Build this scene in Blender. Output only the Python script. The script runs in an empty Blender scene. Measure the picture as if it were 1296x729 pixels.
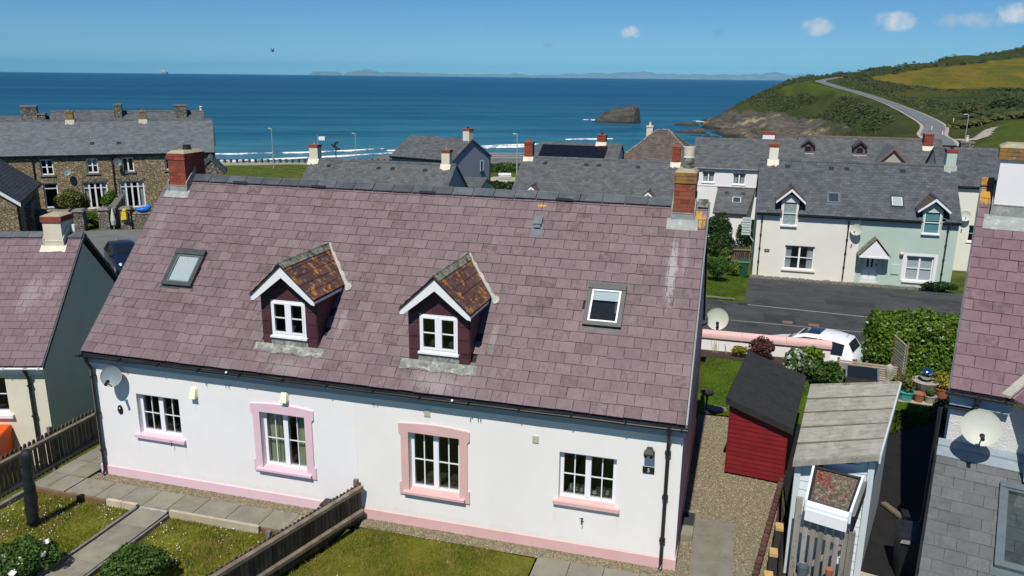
import bpy, math, random
import numpy as np
from mathutils import Vector, Matrix

SC = bpy.context.scene
COL = SC.collection
RND = random.Random(7)
NPR = np.random.default_rng(11)
PI = math.pi

# ------------------------------------------------------------------ camera, sky, sun, exposure
CAM = Vector((12.9503, -12.9279, 8.5391))
def make_camera():
    f, pitch, roll, yaw = 1010.7, .2604, .0112, .2743
    cy, sy = math.cos(yaw), math.sin(yaw)
    fw = Vector((-sy * math.cos(pitch), cy * math.cos(pitch), -math.sin(pitch)))
    r = Vector((cy, sy, 0)); u = r.cross(fw)
    r2 = r * math.cos(roll) + u * math.sin(roll); u2 = u * math.cos(roll) - r * math.sin(roll)
    cam = bpy.data.cameras.new('camera'); cam.sensor_width = 36; cam.lens = 36 * f / 1296
    cam.clip_start = .1; cam.clip_end = 90000
    o = bpy.data.objects.new('camera', cam); COL.objects.link(o)
    m = Matrix((( r2.x, u2.x, -fw.x, CAM.x), (r2.y, u2.y, -fw.y, CAM.y), (r2.z, u2.z, -fw.z, CAM.z), (0, 0, 0, 1)))
    o.matrix_world = m
    SC.camera = o
make_camera()
SUN_EL = math.radians(55); SUN_AZ = PI + .04
W = bpy.data.worlds.new('World'); SC.world = W; W.use_nodes = True
def make_world():
    nt = W.node_tree; N = nt.nodes; N.clear()
    out = N.new('ShaderNodeOutputWorld'); bg = N.new('ShaderNodeBackground'); bg.inputs[1].default_value = .059
    sky = N.new('ShaderNodeTexSky'); sky.sky_type = 'NISHITA'; sky.sun_disc = False
    sky.sun_elevation = SUN_EL; sky.sun_rotation = SUN_AZ
    sky.air_density = .9; sky.dust_density = 0; sky.ozone_density = 7; sky.altitude = 1500
    tint = N.new('ShaderNodeMix'); tint.data_type = 'RGBA'; tint.blend_type = 'MULTIPLY'; tint.inputs[0].default_value = 1
    tint.inputs[7].default_value = (.80, 1.16, 1.36, 1)
    nt.links.new(sky.outputs[0], tint.inputs[6])
    cur = tint.outputs[2]
    # a few small fair-weather clouds, low over the sea and the headland
    geo = N.new('ShaderNodeTexCoord')
    nz = N.new('ShaderNodeTexNoise'); nz.inputs['Scale'].default_value = 70; nz.inputs['Detail'].default_value = 7; nz.inputs['Roughness'].default_value = .62
    nt.links.new(geo.outputs['Generated'], nz.inputs['Vector'])
    def math_(op, a, b=None, clamp=False):
        m = N.new('ShaderNodeMath'); m.operation = op; m.use_clamp = clamp
        for i, x in enumerate((a, b)):
            if x is None: continue
            if isinstance(x, (int, float)): m.inputs[i].default_value = x
            else: nt.links.new(x, m.inputs[i])
        return m.outputs[0]
    for (d, rx, rz, gain, col) in CLOUDS:
        v = Vector(d).normalized()
        sub = N.new('ShaderNodeVectorMath'); sub.operation = 'SUBTRACT'; sub.inputs[1].default_value = v
        nt.links.new(geo.outputs['Generated'], sub.inputs[0])
        mul = N.new('ShaderNodeVectorMath'); mul.operation = 'MULTIPLY'; mul.inputs[1].default_value = (1 / rx, 1 / rx, 1 / rz)
        nt.links.new(sub.outputs[0], mul.inputs[0])
        ln = N.new('ShaderNodeVectorMath'); ln.operation = 'LENGTH'; nt.links.new(mul.outputs[0], ln.inputs[0])
        fall = math_('SUBTRACT', 1.0, ln.outputs['Value'])
        dens = math_('ADD', fall, math_('MULTIPLY', math_('SUBTRACT', nz.outputs[0], .5), 2.6))
        dens = math_('MULTIPLY', dens, gain, True)
        dens = math_('MULTIPLY', dens, math_('MULTIPLY', fall, 3.0, True), True)
        mx = N.new('ShaderNodeMix'); mx.data_type = 'RGBA'
        nt.links.new(dens, mx.inputs[0]); nt.links.new(cur, mx.inputs[6]); mx.inputs[7].default_value = (*col, 1)
        cur = mx.outputs[2]
    nt.links.new(cur, bg.inputs[0]); nt.links.new(bg.outputs[0], out.inputs[0])
CLOUDS = [
    ((-.136, .989, .050), .0135, .009, 1.1, (11.5, 12, 12.5)),
    ((.071, .996, .056), .020, .012, 1.0, (10.5, 11.2, 12)),
    ((.149, .987, .061), .027, .013, 1.0, (11.5, 12, 12.5)),
    ((.224, .973, .060), .045, .011, .6, (9, 10, 11)),
    ((.258, .964, .067), .022, .012, 1.0, (12, 12.5, 13)),
    ((-.034, .998, .050), .013, .006, .35, (3.4, 4.6, 6.6)),
    ((-.231, .972, .035), .012, .004, .35, (3.4, 4.6, 6.6)),
]
make_world()
sl = bpy.data.lights.new('sun', 'SUN'); sl.energy = 4.75; sl.angle = math.radians(.55); sl.color = (1, .955, .89)
so = bpy.data.objects.new('sun', sl); COL.objects.link(so)
so.location = (0, -40, 60)
sd = Vector((math.sin(.04) * math.cos(SUN_EL), math.cos(.04) * math.cos(SUN_EL), -math.sin(SUN_EL)))
so.rotation_euler = sd.to_track_quat('-Z', 'Y').to_euler()
SC.view_settings.view_transform = 'Standard'; SC.view_settings.look = 'None'
SC.view_settings.exposure = 0.0; SC.view_settings.gamma = 1
SC.render.engine = 'CYCLES'
SC.cycles.use_denoising = True
SC.cycles.max_bounces = 6; SC.cycles.diffuse_bounces = 3; SC.cycles.glossy_bounces = 3; SC.cycles.transparent_max_bounces = 12
SC.cycles.volume_bounces = 0
SC.cycles.caustics_reflective = False; SC.cycles.caustics_refractive = False

# ------------------------------------------------------------------ mesh helpers
class MB:
    def __init__(s): s.v = []; s.f = []; s.m = []
    def poly(s, pts, m=0):
        n = len(s.v); s.v += [tuple(p) for p in pts]; s.f.append(tuple(range(n, n + len(pts)))); s.m.append(m)
    def hexa(s, p, m=0):          # p: bottom 4 ccw, top 4 ccw
        n = len(s.v); s.v += [tuple(q) for q in p]
        for a in ((3, 2, 1, 0), (4, 5, 6, 7), (0, 1, 5, 4), (1, 2, 6, 5), (2, 3, 7, 6), (3, 0, 4, 7)):
            s.f.append(tuple(n + i for i in a)); s.m.append(m)
    def box(s, x0, y0, z0, x1, y1, z1, m=0):
        s.hexa([(x0, y0, z0), (x1, y0, z0), (x1, y1, z0), (x0, y1, z0), (x0, y0, z1), (x1, y0, z1), (x1, y1, z1), (x0, y1, z1)], m)
    def prism(s, pts, ext, m=0):
        n = len(s.v); k = len(pts); e = Vector(ext)
        s.v += [tuple(p) for p in pts] + [tuple(Vector(p) + e) for p in pts]
        s.f.append(tuple(range(n + k - 1, n - 1, -1))); s.m.append(m)
        s.f.append(tuple(range(n + k, n + 2 * k))); s.m.append(m)
        for i in range(k):
            j = (i + 1) % k
            s.f.append((n + i, n + j, n + k + j, n + k + i)); s.m.append(m)
    def tube(s, path, r, n=8, m=0, r1=None, cap=True):
        path = [Vector(p) for p in path]; base = len(s.v); k = len(path)
        up0 = None
        for i, p in enumerate(path):
            t = (path[min(i + 1, k - 1)] - path[max(i - 1, 0)]).normalized()
            a = Vector((0, 0, 1)) if abs(t.z) < .9 else Vector((1, 0, 0))
            u = t.cross(a).normalized(); w = t.cross(u).normalized()
            rr = r if r1 is None else r + (r1 - r) * i / max(k - 1, 1)
            for j in range(n):
                q = 2 * PI * j / n
                s.v.append(tuple(p + (u * math.cos(q) + w * math.sin(q)) * rr))
        for i in range(k - 1):
            for j in range(n):
                a = base + i * n + j; b = base + i * n + (j + 1) % n
                s.f.append((a, b, b + n, a + n)); s.m.append(m)
        if cap:
            s.f.append(tuple(base + j for j in range(n))); s.m.append(m)
            s.f.append(tuple(base + (k - 1) * n + j for j in range(n - 1, -1, -1))); s.m.append(m)
    def lathe(s, prof, c=(0, 0, 0), n=16, m=0, mat=None):   # prof: (r, z)
        base = len(s.v); k = len(prof); c = Vector(c)
        for (r, z) in prof:
            for j in range(n):
                q = 2 * PI * j / n; p = Vector((r * math.cos(q), r * math.sin(q), z))
                if mat is not None: p = mat @ p
                s.v.append(tuple(p + c))
        for i in range(k - 1):
            for j in range(n):
                a = base + i * n + j; b = base + i * n + (j + 1) % n
                s.f.append((a, b, b + n, a + n)); s.m.append(m)
        s.f.append(tuple(base + j for j in range(n - 1, -1, -1))); s.m.append(m)
        s.f.append(tuple(base + (k - 1) * n + j for j in range(n))); s.m.append(m)
    def ball(s, c, r, nu=12, nv=8, m=0, jit=0):
        if not isinstance(r, (tuple, list)): r = (r, r, r)
        base = len(s.v)
        for i in range(nv + 1):
            th = PI * i / nv
            for j in range(nu):
                ph = 2 * PI * j / nu; q = 1 + (RND.uniform(-jit, jit) if 0 < i < nv else 0)
                s.v.append((c[0] + r[0] * q * math.sin(th) * math.cos(ph), c[1] + r[1] * q * math.sin(th) * math.sin(ph), c[2] + r[2] * q * math.cos(th)))
        for i in range(nv):
            for j in range(nu):
                a = base + i * nu + j; b = base + i * nu + (j + 1) % nu
                s.f.append((a, a + nu, b + nu, b)); s.m.append(m)
    def mesh(s, name, mats, smooth=False):
        me = bpy.data.meshes.new(name); me.from_pydata(s.v, [], s.f)
        for x in (mats if isinstance(mats, (list, tuple)) else [mats]): me.materials.append(x)
        if max(s.m, default=0) > 0: me.polygons.foreach_set('material_index', s.m)
        if smooth: me.polygons.foreach_set('use_smooth', [True] * len(me.polygons))
        me.update(); return me
    def build(s, name, mats, parent=None, smooth=False, **props):
        return link(name, s.mesh(name, mats, smooth), parent, **props)

def link(name, data, parent=None, loc=None, rot=None, **props):
    o = bpy.data.objects.new(name, data); COL.objects.link(o)
    if parent is not None: o.parent = parent
    if loc is not None: o.location = loc
    if rot is not None: o.rotation_euler = rot
    for k, v in props.items():
        if v is not None: o[k] = v
    return o
def thing(name, label, cat, loc=(0, 0, 0), rz=0, group=None):
    return link(name, None, None, loc, (0, 0, rz), label=label, category=cat, group=group)
def quads(name, arr, mat, parent=None, tri=False, **props):     # arr (N,4,3) or (N,3,3)
    arr = np.asarray(arr, dtype=np.float32); n, k = arr.shape[0], arr.shape[1]
    me = bpy.data.meshes.new(name)
    me.vertices.add(n * k); me.vertices.foreach_set('co', arr.reshape(-1))
    me.loops.add(n * k); me.loops.foreach_set('vertex_index', np.arange(n * k, dtype=np.int32))
    me.polygons.add(n); me.polygons.foreach_set('loop_start', np.arange(0, n * k, k, dtype=np.int32))
    me.polygons.foreach_set('loop_total', np.full(n, k, dtype=np.int32))
    me.materials.append(mat); me.update(calc_edges=True); me.validate()
    return link(name, me, parent, **props)

# ------------------------------------------------------------------ materials
def new_mat(name):
    m = bpy.data.materials.new(name); m.use_nodes = True
    nt = m.node_tree; N = nt.nodes
    return m, nt, N, N['Principled BSDF']
class NB:
    """tiny node helper"""
    def __init__(s, nt): s.nt = nt; s.N = nt.nodes; s._pos = None
    def set(s, sock, x):
        if isinstance(x, (int, float)): sock.default_value = x
        elif isinstance(x, (tuple, list)): sock.default_value = tuple(x) if len(x) == len(sock.default_value) else (*x, 1)
        else: s.nt.links.new(x, sock)
    def pos(s):
        if s._pos is None: s._pos = s.N.new('ShaderNodeNewGeometry').outputs['Position']
        return s._pos
    def obj(s): return s.N.new('ShaderNodeTexCoord').outputs['Object']
    def noise(s, scale, detail=5, rough=.6, vec=None, stretch=None, dist=0):
        n = s.N.new('ShaderNodeTexNoise'); n.inputs['Scale'].default_value = scale; n.inputs['Detail'].default_value = detail
        n.inputs['Roughness'].default_value = rough; n.inputs['Distortion'].default_value = dist
        v = vec if vec is not None else s.pos()
        if stretch: v = s.vmul(v, stretch)
        s.nt.links.new(v, n.inputs['Vector']); return n.outputs[0]
    def vor(s, scale, feature='F1', vec=None, stretch=None, out='Distance', rnd=1):
        n = s.N.new('ShaderNodeTexVoronoi'); n.feature = feature; n.inputs['Scale'].default_value = scale
        n.inputs['Randomness'].default_value = rnd
        v = vec if vec is not None else s.pos()
        if stretch: v = s.vmul(v, stretch)
        s.nt.links.new(v, n.inputs['Vector']); return n.outputs[out]
    def vmul(s, v, k):
        m = s.N.new('ShaderNodeVectorMath'); m.operation = 'MULTIPLY'; s.set(m.inputs[0], v); m.inputs[1].default_value = k; return m.outputs[0]
    def vsub(s, v, k):
        m = s.N.new('ShaderNodeVectorMath'); m.operation = 'SUBTRACT'; s.set(m.inputs[0], v); m.inputs[1].default_value = k; return m.outputs[0]
    def vlen(s, v):
        m = s.N.new('ShaderNodeVectorMath'); m.operation = 'LENGTH'; s.set(m.inputs[0], v); return m.outputs['Value']
    def vrot(s, v, rz):
        m = s.N.new('ShaderNodeVectorRotate'); m.rotation_type = 'Z_AXIS'; s.set(m.inputs['Vector'], v); m.inputs['Angle'].default_value = rz; return m.outputs[0]
    def math(s, op, a, b=0., clamp=False):
        m = s.N.new('ShaderNodeMath'); m.operation = op; m.use_clamp = clamp; s.set(m.inputs[0], a); s.set(m.inputs[1], b); return m.outputs[0]
    def ramp(s, x, lo, hi, a=0., b=1.):
        m = s.N.new('ShaderNodeMapRange'); m.clamp = True; s.set(m.inputs[0], x)
        m.inputs[1].default_value = lo; m.inputs[2].default_value = hi; m.inputs[3].default_value = a; m.inputs[4].default_value = b; return m.outputs[0]
    def mix(s, f, a, b, blend='MIX'):
        m = s.N.new('ShaderNodeMix'); m.data_type = 'RGBA'; m.blend_type = blend
        s.set(m.inputs[0], f); s.set(m.inputs[6], a); s.set(m.inputs[7], b); return m.outputs[2]
    def value(s, col, v):
        h = s.N.new('ShaderNodeHueSaturation'); s.set(h.inputs['Color'], col); s.set(h.inputs['Value'], v); return h.outputs[0]
    def rand(s, seed=0.):
        g = s.N.new('ShaderNodeNewGeometry').outputs['Random Per Island']; o = s.N.new('ShaderNodeObjectInfo').outputs['Random']
        w = s.N.new('ShaderNodeTexWhiteNoise'); w.noise_dimensions = '3D'
        c = s.N.new('ShaderNodeCombineXYZ'); s.nt.links.new(g, c.inputs[0]); s.nt.links.new(o, c.inputs[1]); c.inputs[2].default_value = seed
        s.nt.links.new(c.outputs[0], w.inputs['Vector']); return w.outputs['Value']
    def bump(s, h, strength=.3, dist=.01, prev=None):
        b = s.N.new('ShaderNodeBump'); b.inputs['Strength'].default_value = strength; b.inputs['Distance'].default_value = dist
        s.set(b.inputs['Height'], h)
        if prev is not None: s.nt.links.new(prev, b.inputs['Normal'])
        return b.outputs[0]
    def sep(s, v):
        n = s.N.new('ShaderNodeSeparateXYZ'); s.set(n.inputs[0], v); return n.outputs
    def attr(s, name):
        n = s.N.new('ShaderNodeAttribute'); n.attribute_name = name; return n.outputs['Color']

def spec(b, v):
    b.inputs['Specular IOR Level'].default_value = v
def mat(name, c, c2=None, scale=3., rough=.8, bump=.25, bscale=60., bdist=.006, isl=0., stretch=None, spots=(), blobs=(), metal=0, sp=.3, contrast=(.35, .65), detail=6):
    """general weathered surface: two tones by noise, per-piece value, optional spots (colour, scale, lo, hi, amount) and
    blobs (centre, radii, colour, amount, noise scale) for stains and lichen that sit at a place"""
    m, nt, N, B = new_mat(name); h = NB(nt)
    col = c
    if c2 is not None:
        col = h.mix(h.ramp(h.noise(scale, detail, .65, stretch=stretch), *contrast), c, c2)
    if isl: col = h.value(col, h.math('ADD', h.math('MULTIPLY', h.rand(), 2 * isl), 1 - isl))
    for (sc_, ss, lo, hi, am) in spots:
        col = h.mix(h.math('MULTIPLY', h.ramp(h.noise(ss, 4, .7), lo, hi), am), col, sc_)
    for (cc, rr, bc, am, ns) in blobs:
        d = h.vlen(h.vmul(h.vsub(h.pos(), cc), tuple(1 / r for r in rr)))
        k = h.math('SUBTRACT', 1.15, d)
        k = h.math('ADD', k, h.math('MULTIPLY', h.math('SUBTRACT', h.noise(ns, 6, .7), .5), 2.4))
        col = h.mix(h.math('MULTIPLY', h.ramp(k, .35, .75), am), col, bc)
    h.set(B.inputs['Base Color'], col)
    B.inputs['Roughness'].default_value = rough; B.inputs['Metallic'].default_value = metal; spec(B, sp)
    if bump: nt.links.new(h.bump(h.noise(bscale, 5, .7), bump, bdist), B.inputs['Normal'])
    return m
def glass_mat(name, tint=(.55, .6, .62), rough=.02):
    m, nt, N, B = new_mat(name); N.remove(B)
    out = N['Material Output']
    t = N.new('ShaderNodeBsdfTransparent'); t.inputs[0].default_value = (*tint, 1)
    g = N.new('ShaderNodeBsdfGlossy'); g.inputs['Roughness'].default_value = rough; g.inputs[0].default_value = (1, 1, 1, 1)
    f = N.new('ShaderNodeFresnel'); gb = N.new('ShaderNodeNewGeometry'); mr = N.new('ShaderNodeMapRange'); mr.inputs[3].default_value = 1.5; mr.inputs[4].default_value = 1 / 1.5
    nt.links.new(gb.outputs['Backfacing'], mr.inputs[0]); nt.links.new(mr.outputs[0], f.inputs[0])   # same reflectance from both sides of a pane
    x = N.new('ShaderNodeMixShader'); nt.links.new(f.outputs[0], x.inputs[0]); nt.links.new(t.outputs[0], x.inputs[1]); nt.links.new(g.outputs[0], x.inputs[2])
    nt.links.new(x.outputs[0], out.inputs[0]); return m
def slate_mat(name, c, c2, stain, isl=.16, blobs=(), spots=(), rough=.62):
    m, nt, N, B = new_mat(name); h = NB(nt)
    n1 = h.noise(2.2, 6, .7)
    col = h.mix(h.ramp(n1, .35, .68), c, c2)
    fine = h.noise(26, 5, .7, stretch=(1.6, .35, .35))
    col = h.mix(h.ramp(fine, .42, .75, 0, .45), col, stain)
    r = h.rand()
    col = h.value(col, h.math('ADD', h.math('MULTIPLY', r, 2 * isl), 1 - isl))
    # a few slates browner, a few paler
    r2 = h.rand(3.7)
    col = h.mix(h.math('MULTIPLY', h.ramp(r2, .70, .97, 0, .8), h.ramp(h.noise(9, 5, .7), .42, .62)), col, tuple(x * .72 for x in stain))
    r3 = h.rand(9.1)
    col = h.mix(h.math('MULTIPLY', h.ramp(r3, .55, .99, 0, .40), h.ramp(h.noise(24, 4, .7, stretch=(1.8, .4, .4)), .40, .60)), col, tuple(min(1, x * 1.35) for x in c2))
    dark = h.noise(7, 6, .75)
    col = h.mix(h.ramp(dark, .55, .78, 0, .6), col, tuple(x * .42 for x in stain))
    for (sc_, ss, lo, hi, am) in spots:
        col = h.mix(h.math('MULTIPLY', h.ramp(h.noise(ss, 4, .7), lo, hi), am), col, sc_)
    for (cc, rr, bc, am, ns) in blobs:
        d = h.vlen(h.vmul(h.vsub(h.pos(), cc), tuple(1 / q for q in rr)))
        k = h.math('SUBTRACT', 1.15, d)
        k = h.math('ADD', k, h.math('MULTIPLY', h.math('SUBTRACT', h.noise(ns, 6, .7, stretch=(1.8, .6, .6)), .5), 2.4))
        col = h.mix(h.math('MULTIPLY', h.ramp(k, .35, .8), am), col, bc)
    h.set(B.inputs['Base Color'], col); B.inputs['Roughness'].default_value = rough; spec(B, .32)
    nt.links.new(h.bump(h.noise(45, 5, .7, stretch=(1, .5, .5)), .35, .006), B.inputs['Normal'])
    return m
def leaf_mat(name, c, c2, isl=.3, rough=.55, tr=.25):
    m, nt, N, B = new_mat(name); h = NB(nt)
    col = h.mix(h.rand(), c, c2)
    col = h.value(col, h.math('ADD', h.math('MULTIPLY', h.rand(5.), 2 * isl), 1 - isl))
    col = h.mix(h.ramp(h.noise(1.3, 3, .6), .4, .7, 0, .35), col, tuple(x * .6 for x in c))
    h.set(B.inputs['Base Color'], col); B.inputs['Roughness'].default_value = rough; spec(B, .35)
    t = N.new('ShaderNodeBsdfTranslucent'); h.set(t.inputs[0], col)
    x = N.new('ShaderNodeMixShader'); x.inputs[0].default_value = tr
    nt.links.new(B.outputs[0], x.inputs[1]); nt.links.new(t.outputs[0], x.inputs[2]); nt.links.new(x.outputs[0], N['Material Output'].inputs[0])
    return m
def grass_mat(name, c, c2, c3, sc=1.2):
    m, nt, N, B = new_mat(name); h = NB(nt)
    col = h.mix(h.ramp(h.noise(sc, 5, .65), .38, .62), c, c2)
    col = h.mix(h.ramp(h.noise(sc * 2.7, 5, .7), .5, .72, 0, .8), col, c3)
    col = h.value(col, h.math('ADD', h.math('MULTIPLY', h.rand(), .7), .65))
    fine = h.noise(70, 3, .7)
    col = h.value(col, h.ramp(fine, .3, .7, .7, 1.3))
    h.set(B.inputs['Base Color'], col); B.inputs['Roughness'].default_value = .8; spec(B, .15)
    nt.links.new(h.bump(h.noise(90, 4, .8), .6, .02), B.inputs['Normal'])
    return m

M = {}
# rain splash above the plinth and run marks below the sill ends
WALL_DIRT = [((6.2, 0, .20), (9, .4, .14), (.66, .63, .57), .3, 9)] + [((x, 0, z), (.035, .2, .26), (.64, .63, .61), .4, 25) for x, z in ((1.05, .80), (2.22, .78), (10.18, .72), (11.34, .72), (2.57, 1.95), (7.69, 2.2))]
M['purple_slate'] = slate_mat('purple_slate', (.150, .103, .113), (.202, .147, .156), (.100, .074, .066), isl=.085, blobs=(
    ((.33, 2.1, 5.1), (.26, .95, .95), (.34, .32, .32), .20, 18),
    ((11.88, 2.0, 5.0), (.13, 1.0, 1.0), (.44, .42, .42), .55, 16),
    ((12.1, 2.2, 5.2), (.10, .7, .7), (.40, .38, .38), .22, 26),
    ((12.2, 2.85, 5.85), (.32, .28, .28), (.5, .26, .03), .95, 12),
    ((4.75, .0, 2.95), (.62, .3, .3), (.34, .32, .31), .32, 22),
    ((7.85, .05, 3.0), (.7, .34, .34), (.36, .34, .33), .36, 22),
    ((1.6, .85, 3.84), (.55, .25, .25), (.125, .080, .072), .5, 9),
    ((5.6, .75, 3.7), (.12, .5, .5), (.38, .35, .35), .32, 20), ((8.75, .75, 3.7), (.12, .5, .5), (.38, .35, .35), .32, 20),
    ((9.1, 2.95, 5.95), (.14, .06, .06), (.55, .30, .03), .9, 20),
  ), spots=(((.40, .20, .03), 3.1, .735, .79, .75), ((.40, .38, .34), 5.2, .75, .79, .5)))
M['purple_slate_b'] = slate_mat('purple_slate_b', (.150, .098, .112), (.19, .133, .147), (.115, .078, .078), isl=.08, blobs=(
    ((-5.1, 3.5, 2.7), (.4, .8, .8), (.34, .31, .31), .4, 16), ((-4.65, 3.7, 2.9), (.25, .6, .6), (.34, .31, .31), .35, 16)))
M['purple_slate_c'] = slate_mat('purple_slate_c', (.155, .095, .113), (.19, .122, .138), (.118, .075, .077), isl=.07, spots=(((.5, .24, .02), 1.9, .70, .75, .9),), blobs=(
    ((17.5, 4.05, 6.4), (.3, .3, .3), (.5, .25, .02), .9, 10),))
M['lichen_slate'] = slate_mat('lichen_slate', (.10, .05, .045), (.13, .07, .06), (.07, .04, .035), spots=(((.50, .19, .02), 5.0, .53, .61, .85), ((.33, .29, .19), 10, .58, .66, .75), ((.04, .035, .025), 7, .52, .68, .8)))
M['wall_tile'] = slate_mat('wall_tile', (.062, .022, .030), (.085, .033, .042), (.05, .02, .025), isl=.2)
M['grey_slate'] = slate_mat('grey_slate', (.066, .076, .086), (.105, .113, .12), (.055, .057, .055), isl=.18, rough=.55)
M['grey_slate_b'] = slate_mat('grey_slate_b', (.078, .088, .096), (.12, .125, .125), (.10, .095, .08), isl=.2, rough=.55)
M['blue_slate'] = slate_mat('blue_slate', (.10, .118, .132), (.155, .168, .178), (.13, .125, .115), isl=.13, rough=.5)
M['brown_slate'] = slate_mat('brown_slate', (.088, .068, .060), (.125, .098, .088), (.07, .05, .042), isl=.2, spots=(((.28, .13, .045), 1.6, .55, .66, .55),))
M['dark_slate'] = slate_mat('dark_slate', (.035, .04, .045), (.06, .065, .07), (.04, .04, .04), isl=.25)
M['ridge_tile'] = mat('ridge_tile', (.055, .066, .075), (.10, .11, .115), 3, .6, .3, 50, isl=.22, spots=(((.35, .35, .3), 5, .66, .72, .7),))
M['white_wall'] = mat('white_wall', (.82, .80, .785), (.785, .768, .755), .9, .85, .35, 60, .006, spots=(((.68, .68, .68), 1.3, .50, .8, .16),), blobs=WALL_DIRT)
M['warm_wall'] = mat('warm_wall', (.82, .80, .765), (.785, .765, .735), .9, .85, .35, 60, .006, spots=(((.68, .675, .66), 1.3, .50, .8, .16),), blobs=WALL_DIRT)
M['pink_lilac'] = mat('pink_lilac', (.74, .53, .585), (.70, .50, .555), 2, .8, .2, 90)
M['pink_salmon'] = mat('pink_salmon', (.68, .445, .42), (.63, .41, .385), 2, .8, .2, 90)
M['cream_wall'] = mat('cream_wall', (.72, .69, .55), (.66, .63, .50), 1.2, .9, .3, 90, .005)
M['pale_cream'] = mat('pale_cream', (.76, .745, .66), (.72, .70, .62), .8, .9, .2, 60)
M['mint_wall'] = mat('mint_wall', (.46, .57, .49), (.42, .53, .455), .8, .9, .2, 60)
M['chalk_wall'] = mat('chalk_wall', (.80, .78, .78), (.75, .73, .73), .6, .9, .2, 60)
M['grey_blue_wall'] = mat('grey_blue_wall', (.30, .35, .41), (.27, .315, .37), .8, .9, .2, 60)
M['roughcast'] = mat('roughcast', (.80, .79, .76), (.72, .71, .68), 5, .9, 1.0, 38, .03)
M['fascia_paint'] = mat('fascia_paint', (.33, .41, .48), (.29, .365, .43), 2, .6, .1, 40)
M['white_paint'] = mat('white_paint', (.82, .82, .82), (.78, .785, .79), 2.5, .45, .08, 60, sp=.4)
M['grey_white'] = mat('grey_white', (.60, .66, .68), (.54, .60, .62), 2.5, .5, .1, 60, sp=.4)
M['upvc'] = mat('upvc', (.83, .84, .85), None, rough=.3, bump=0, sp=.5)
M['black_plastic'] = mat('black_plastic', (.012, .013, .015), (.022, .023, .025), 5, .38, .08, 60, sp=.5)
M['black_metal'] = mat('black_metal', (.02, .02, .022), (.035, .034, .034), 6, .5, .1, 60)
M['lead'] = mat('lead', (.33, .35, .33), (.22, .24, .235), 5, .6, .35, 26, .008, spots=(((.50, .51, .46), 6, .55, .66, .7), ((.27, .28, .19), 4, .55, .66, .6)))
M['old_lead'] = mat('old_lead', (.27, .28, .25), (.15, .16, .15), 7, .75, .5, 26, .01, spots=(((.44, .45, .38), 8, .52, .62, .75), ((.12, .115, .10), 11, .55, .64, .8), ((.36, .36, .22), 5, .6, .68, .6)))
M['mortar'] = mat('mortar', (.46, .45, .40), (.36, .355, .30), 6, .9, .5, 40, .01, spots=(((.42, .40, .20), 7, .58, .66, .7),))
M['mossy'] = mat('mossy', (.11, .11, .085), (.32, .31, .26), 9, .9, .6, 30, .015, spots=(((.035, .04, .03), 6, .5, .62, .85),))
M['brick'] = mat('brick', (.30, .065, .035), (.23, .05, .03), 5, .85, .4, 70, .006, isl=.25)
M['brick_lichen'] = mat('brick_lichen', (.27, .075, .04), (.21, .06, .035), 5, .85, .4, 70, .006, isl=.25, spots=(((.42, .24, .02), 5.0, .60, .68, .8),))
M['lichen_cap'] = mat('lichen_cap', (.36, .205, .025), (.20, .115, .055), 6, .9, .6, 40, .012, spots=(((.20, .08, .05), 8, .52, .6, .7), ((.42, .41, .36), 5, .6, .7, .7)))
M['brick_joint'] = mat('brick_joint', (.24, .15, .12), (.19, .11, .09), 8, .95, .4, 60)
M['flaunching'] = mat('flaunching', (.42, .38, .27), (.30, .27, .18), 6, .95, .6, 40, .015, spots=(((.40, .30, .06), 8, .58, .66, .7),))
M['cream_chimney'] = mat('cream_chimney', (.70, .66, .53), (.60, .56, .44), 3, .9, .4, 60, .008, spots=(((.35, .33, .26), 4, .6, .75, .5),))
M['terracotta'] = mat('terracotta', (.38, .14, .07), (.30, .11, .06), 5, .85, .3, 50)
M['glass'] = glass_mat('glass', (.84, .87, .87))
M['glass_dark'] = glass_mat('glass_dark', (.25, .28, .30))
M['interior'] = mat('interior', (.06, .055, .05), (.03, .03, .03), 2, .9, 0)
M['curtain'] = mat('curtain', (.66, .66, .48), (.36, .40, .25), 9, .9, .2, 40, stretch=(1, 1, .1))
M['net_curtain'] = mat('net_curtain', (.80, .82, .80), (.50, .53, .51), 7, .9, .2, 40)
M['blind'] = mat('blind', (.78, .79, .80), None, rough=.7, bump=0)
M['teal_blind'] = mat('teal_blind', (.22, .48, .50), (.18, .42, .44), 3, .7, 0)
M['skylight_frame'] = mat('skylight_frame', (.035, .042, .04), (.055, .062, .056), 5, .45, .1, 40, sp=.5)
M['grey_frame'] = mat('grey_frame', (.10, .125, .14), (.13, .155, .17), 5, .4, .1, 40, sp=.5)
M['dish'] = mat('dish', (.60, .63, .58), (.50, .53, .47), 3, .5, .1, 40, spots=(((.36, .38, .30), 3, .55, .75, .5),))
M['dish_grey'] = mat('dish_grey', (.24, .29, .30), (.19, .235, .245), 4, .5, .1, 40)
M['dish_cream'] = mat('dish_cream', (.54, .55, .48), (.48, .49, .42), 3, .5, .1, 40)
M['vent_cream'] = mat('vent_cream', (.78, .76, .58), (.72, .70, .52), 4, .6, .1, 50)
M['vent_beige'] = mat('vent_beige', (.56, .54, .44), (.50, .48, .38), 8, .7, .3, 60)
M['fence_wood'] = mat('fence_wood', (.115, .085, .06), (.06, .045, .034), 4, .85, .5, 50, .006, isl=.35, stretch=(2, 2, .25), spots=(((.19, .165, .13), 5, .55, .7, .6),))
M['fence_rail'] = mat('fence_rail', (.24, .20, .145), (.155, .125, .09), 4, .85, .5, 50, .006, isl=.2, spots=(((.10, .085, .07), 5, .5, .68, .7),))
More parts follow.
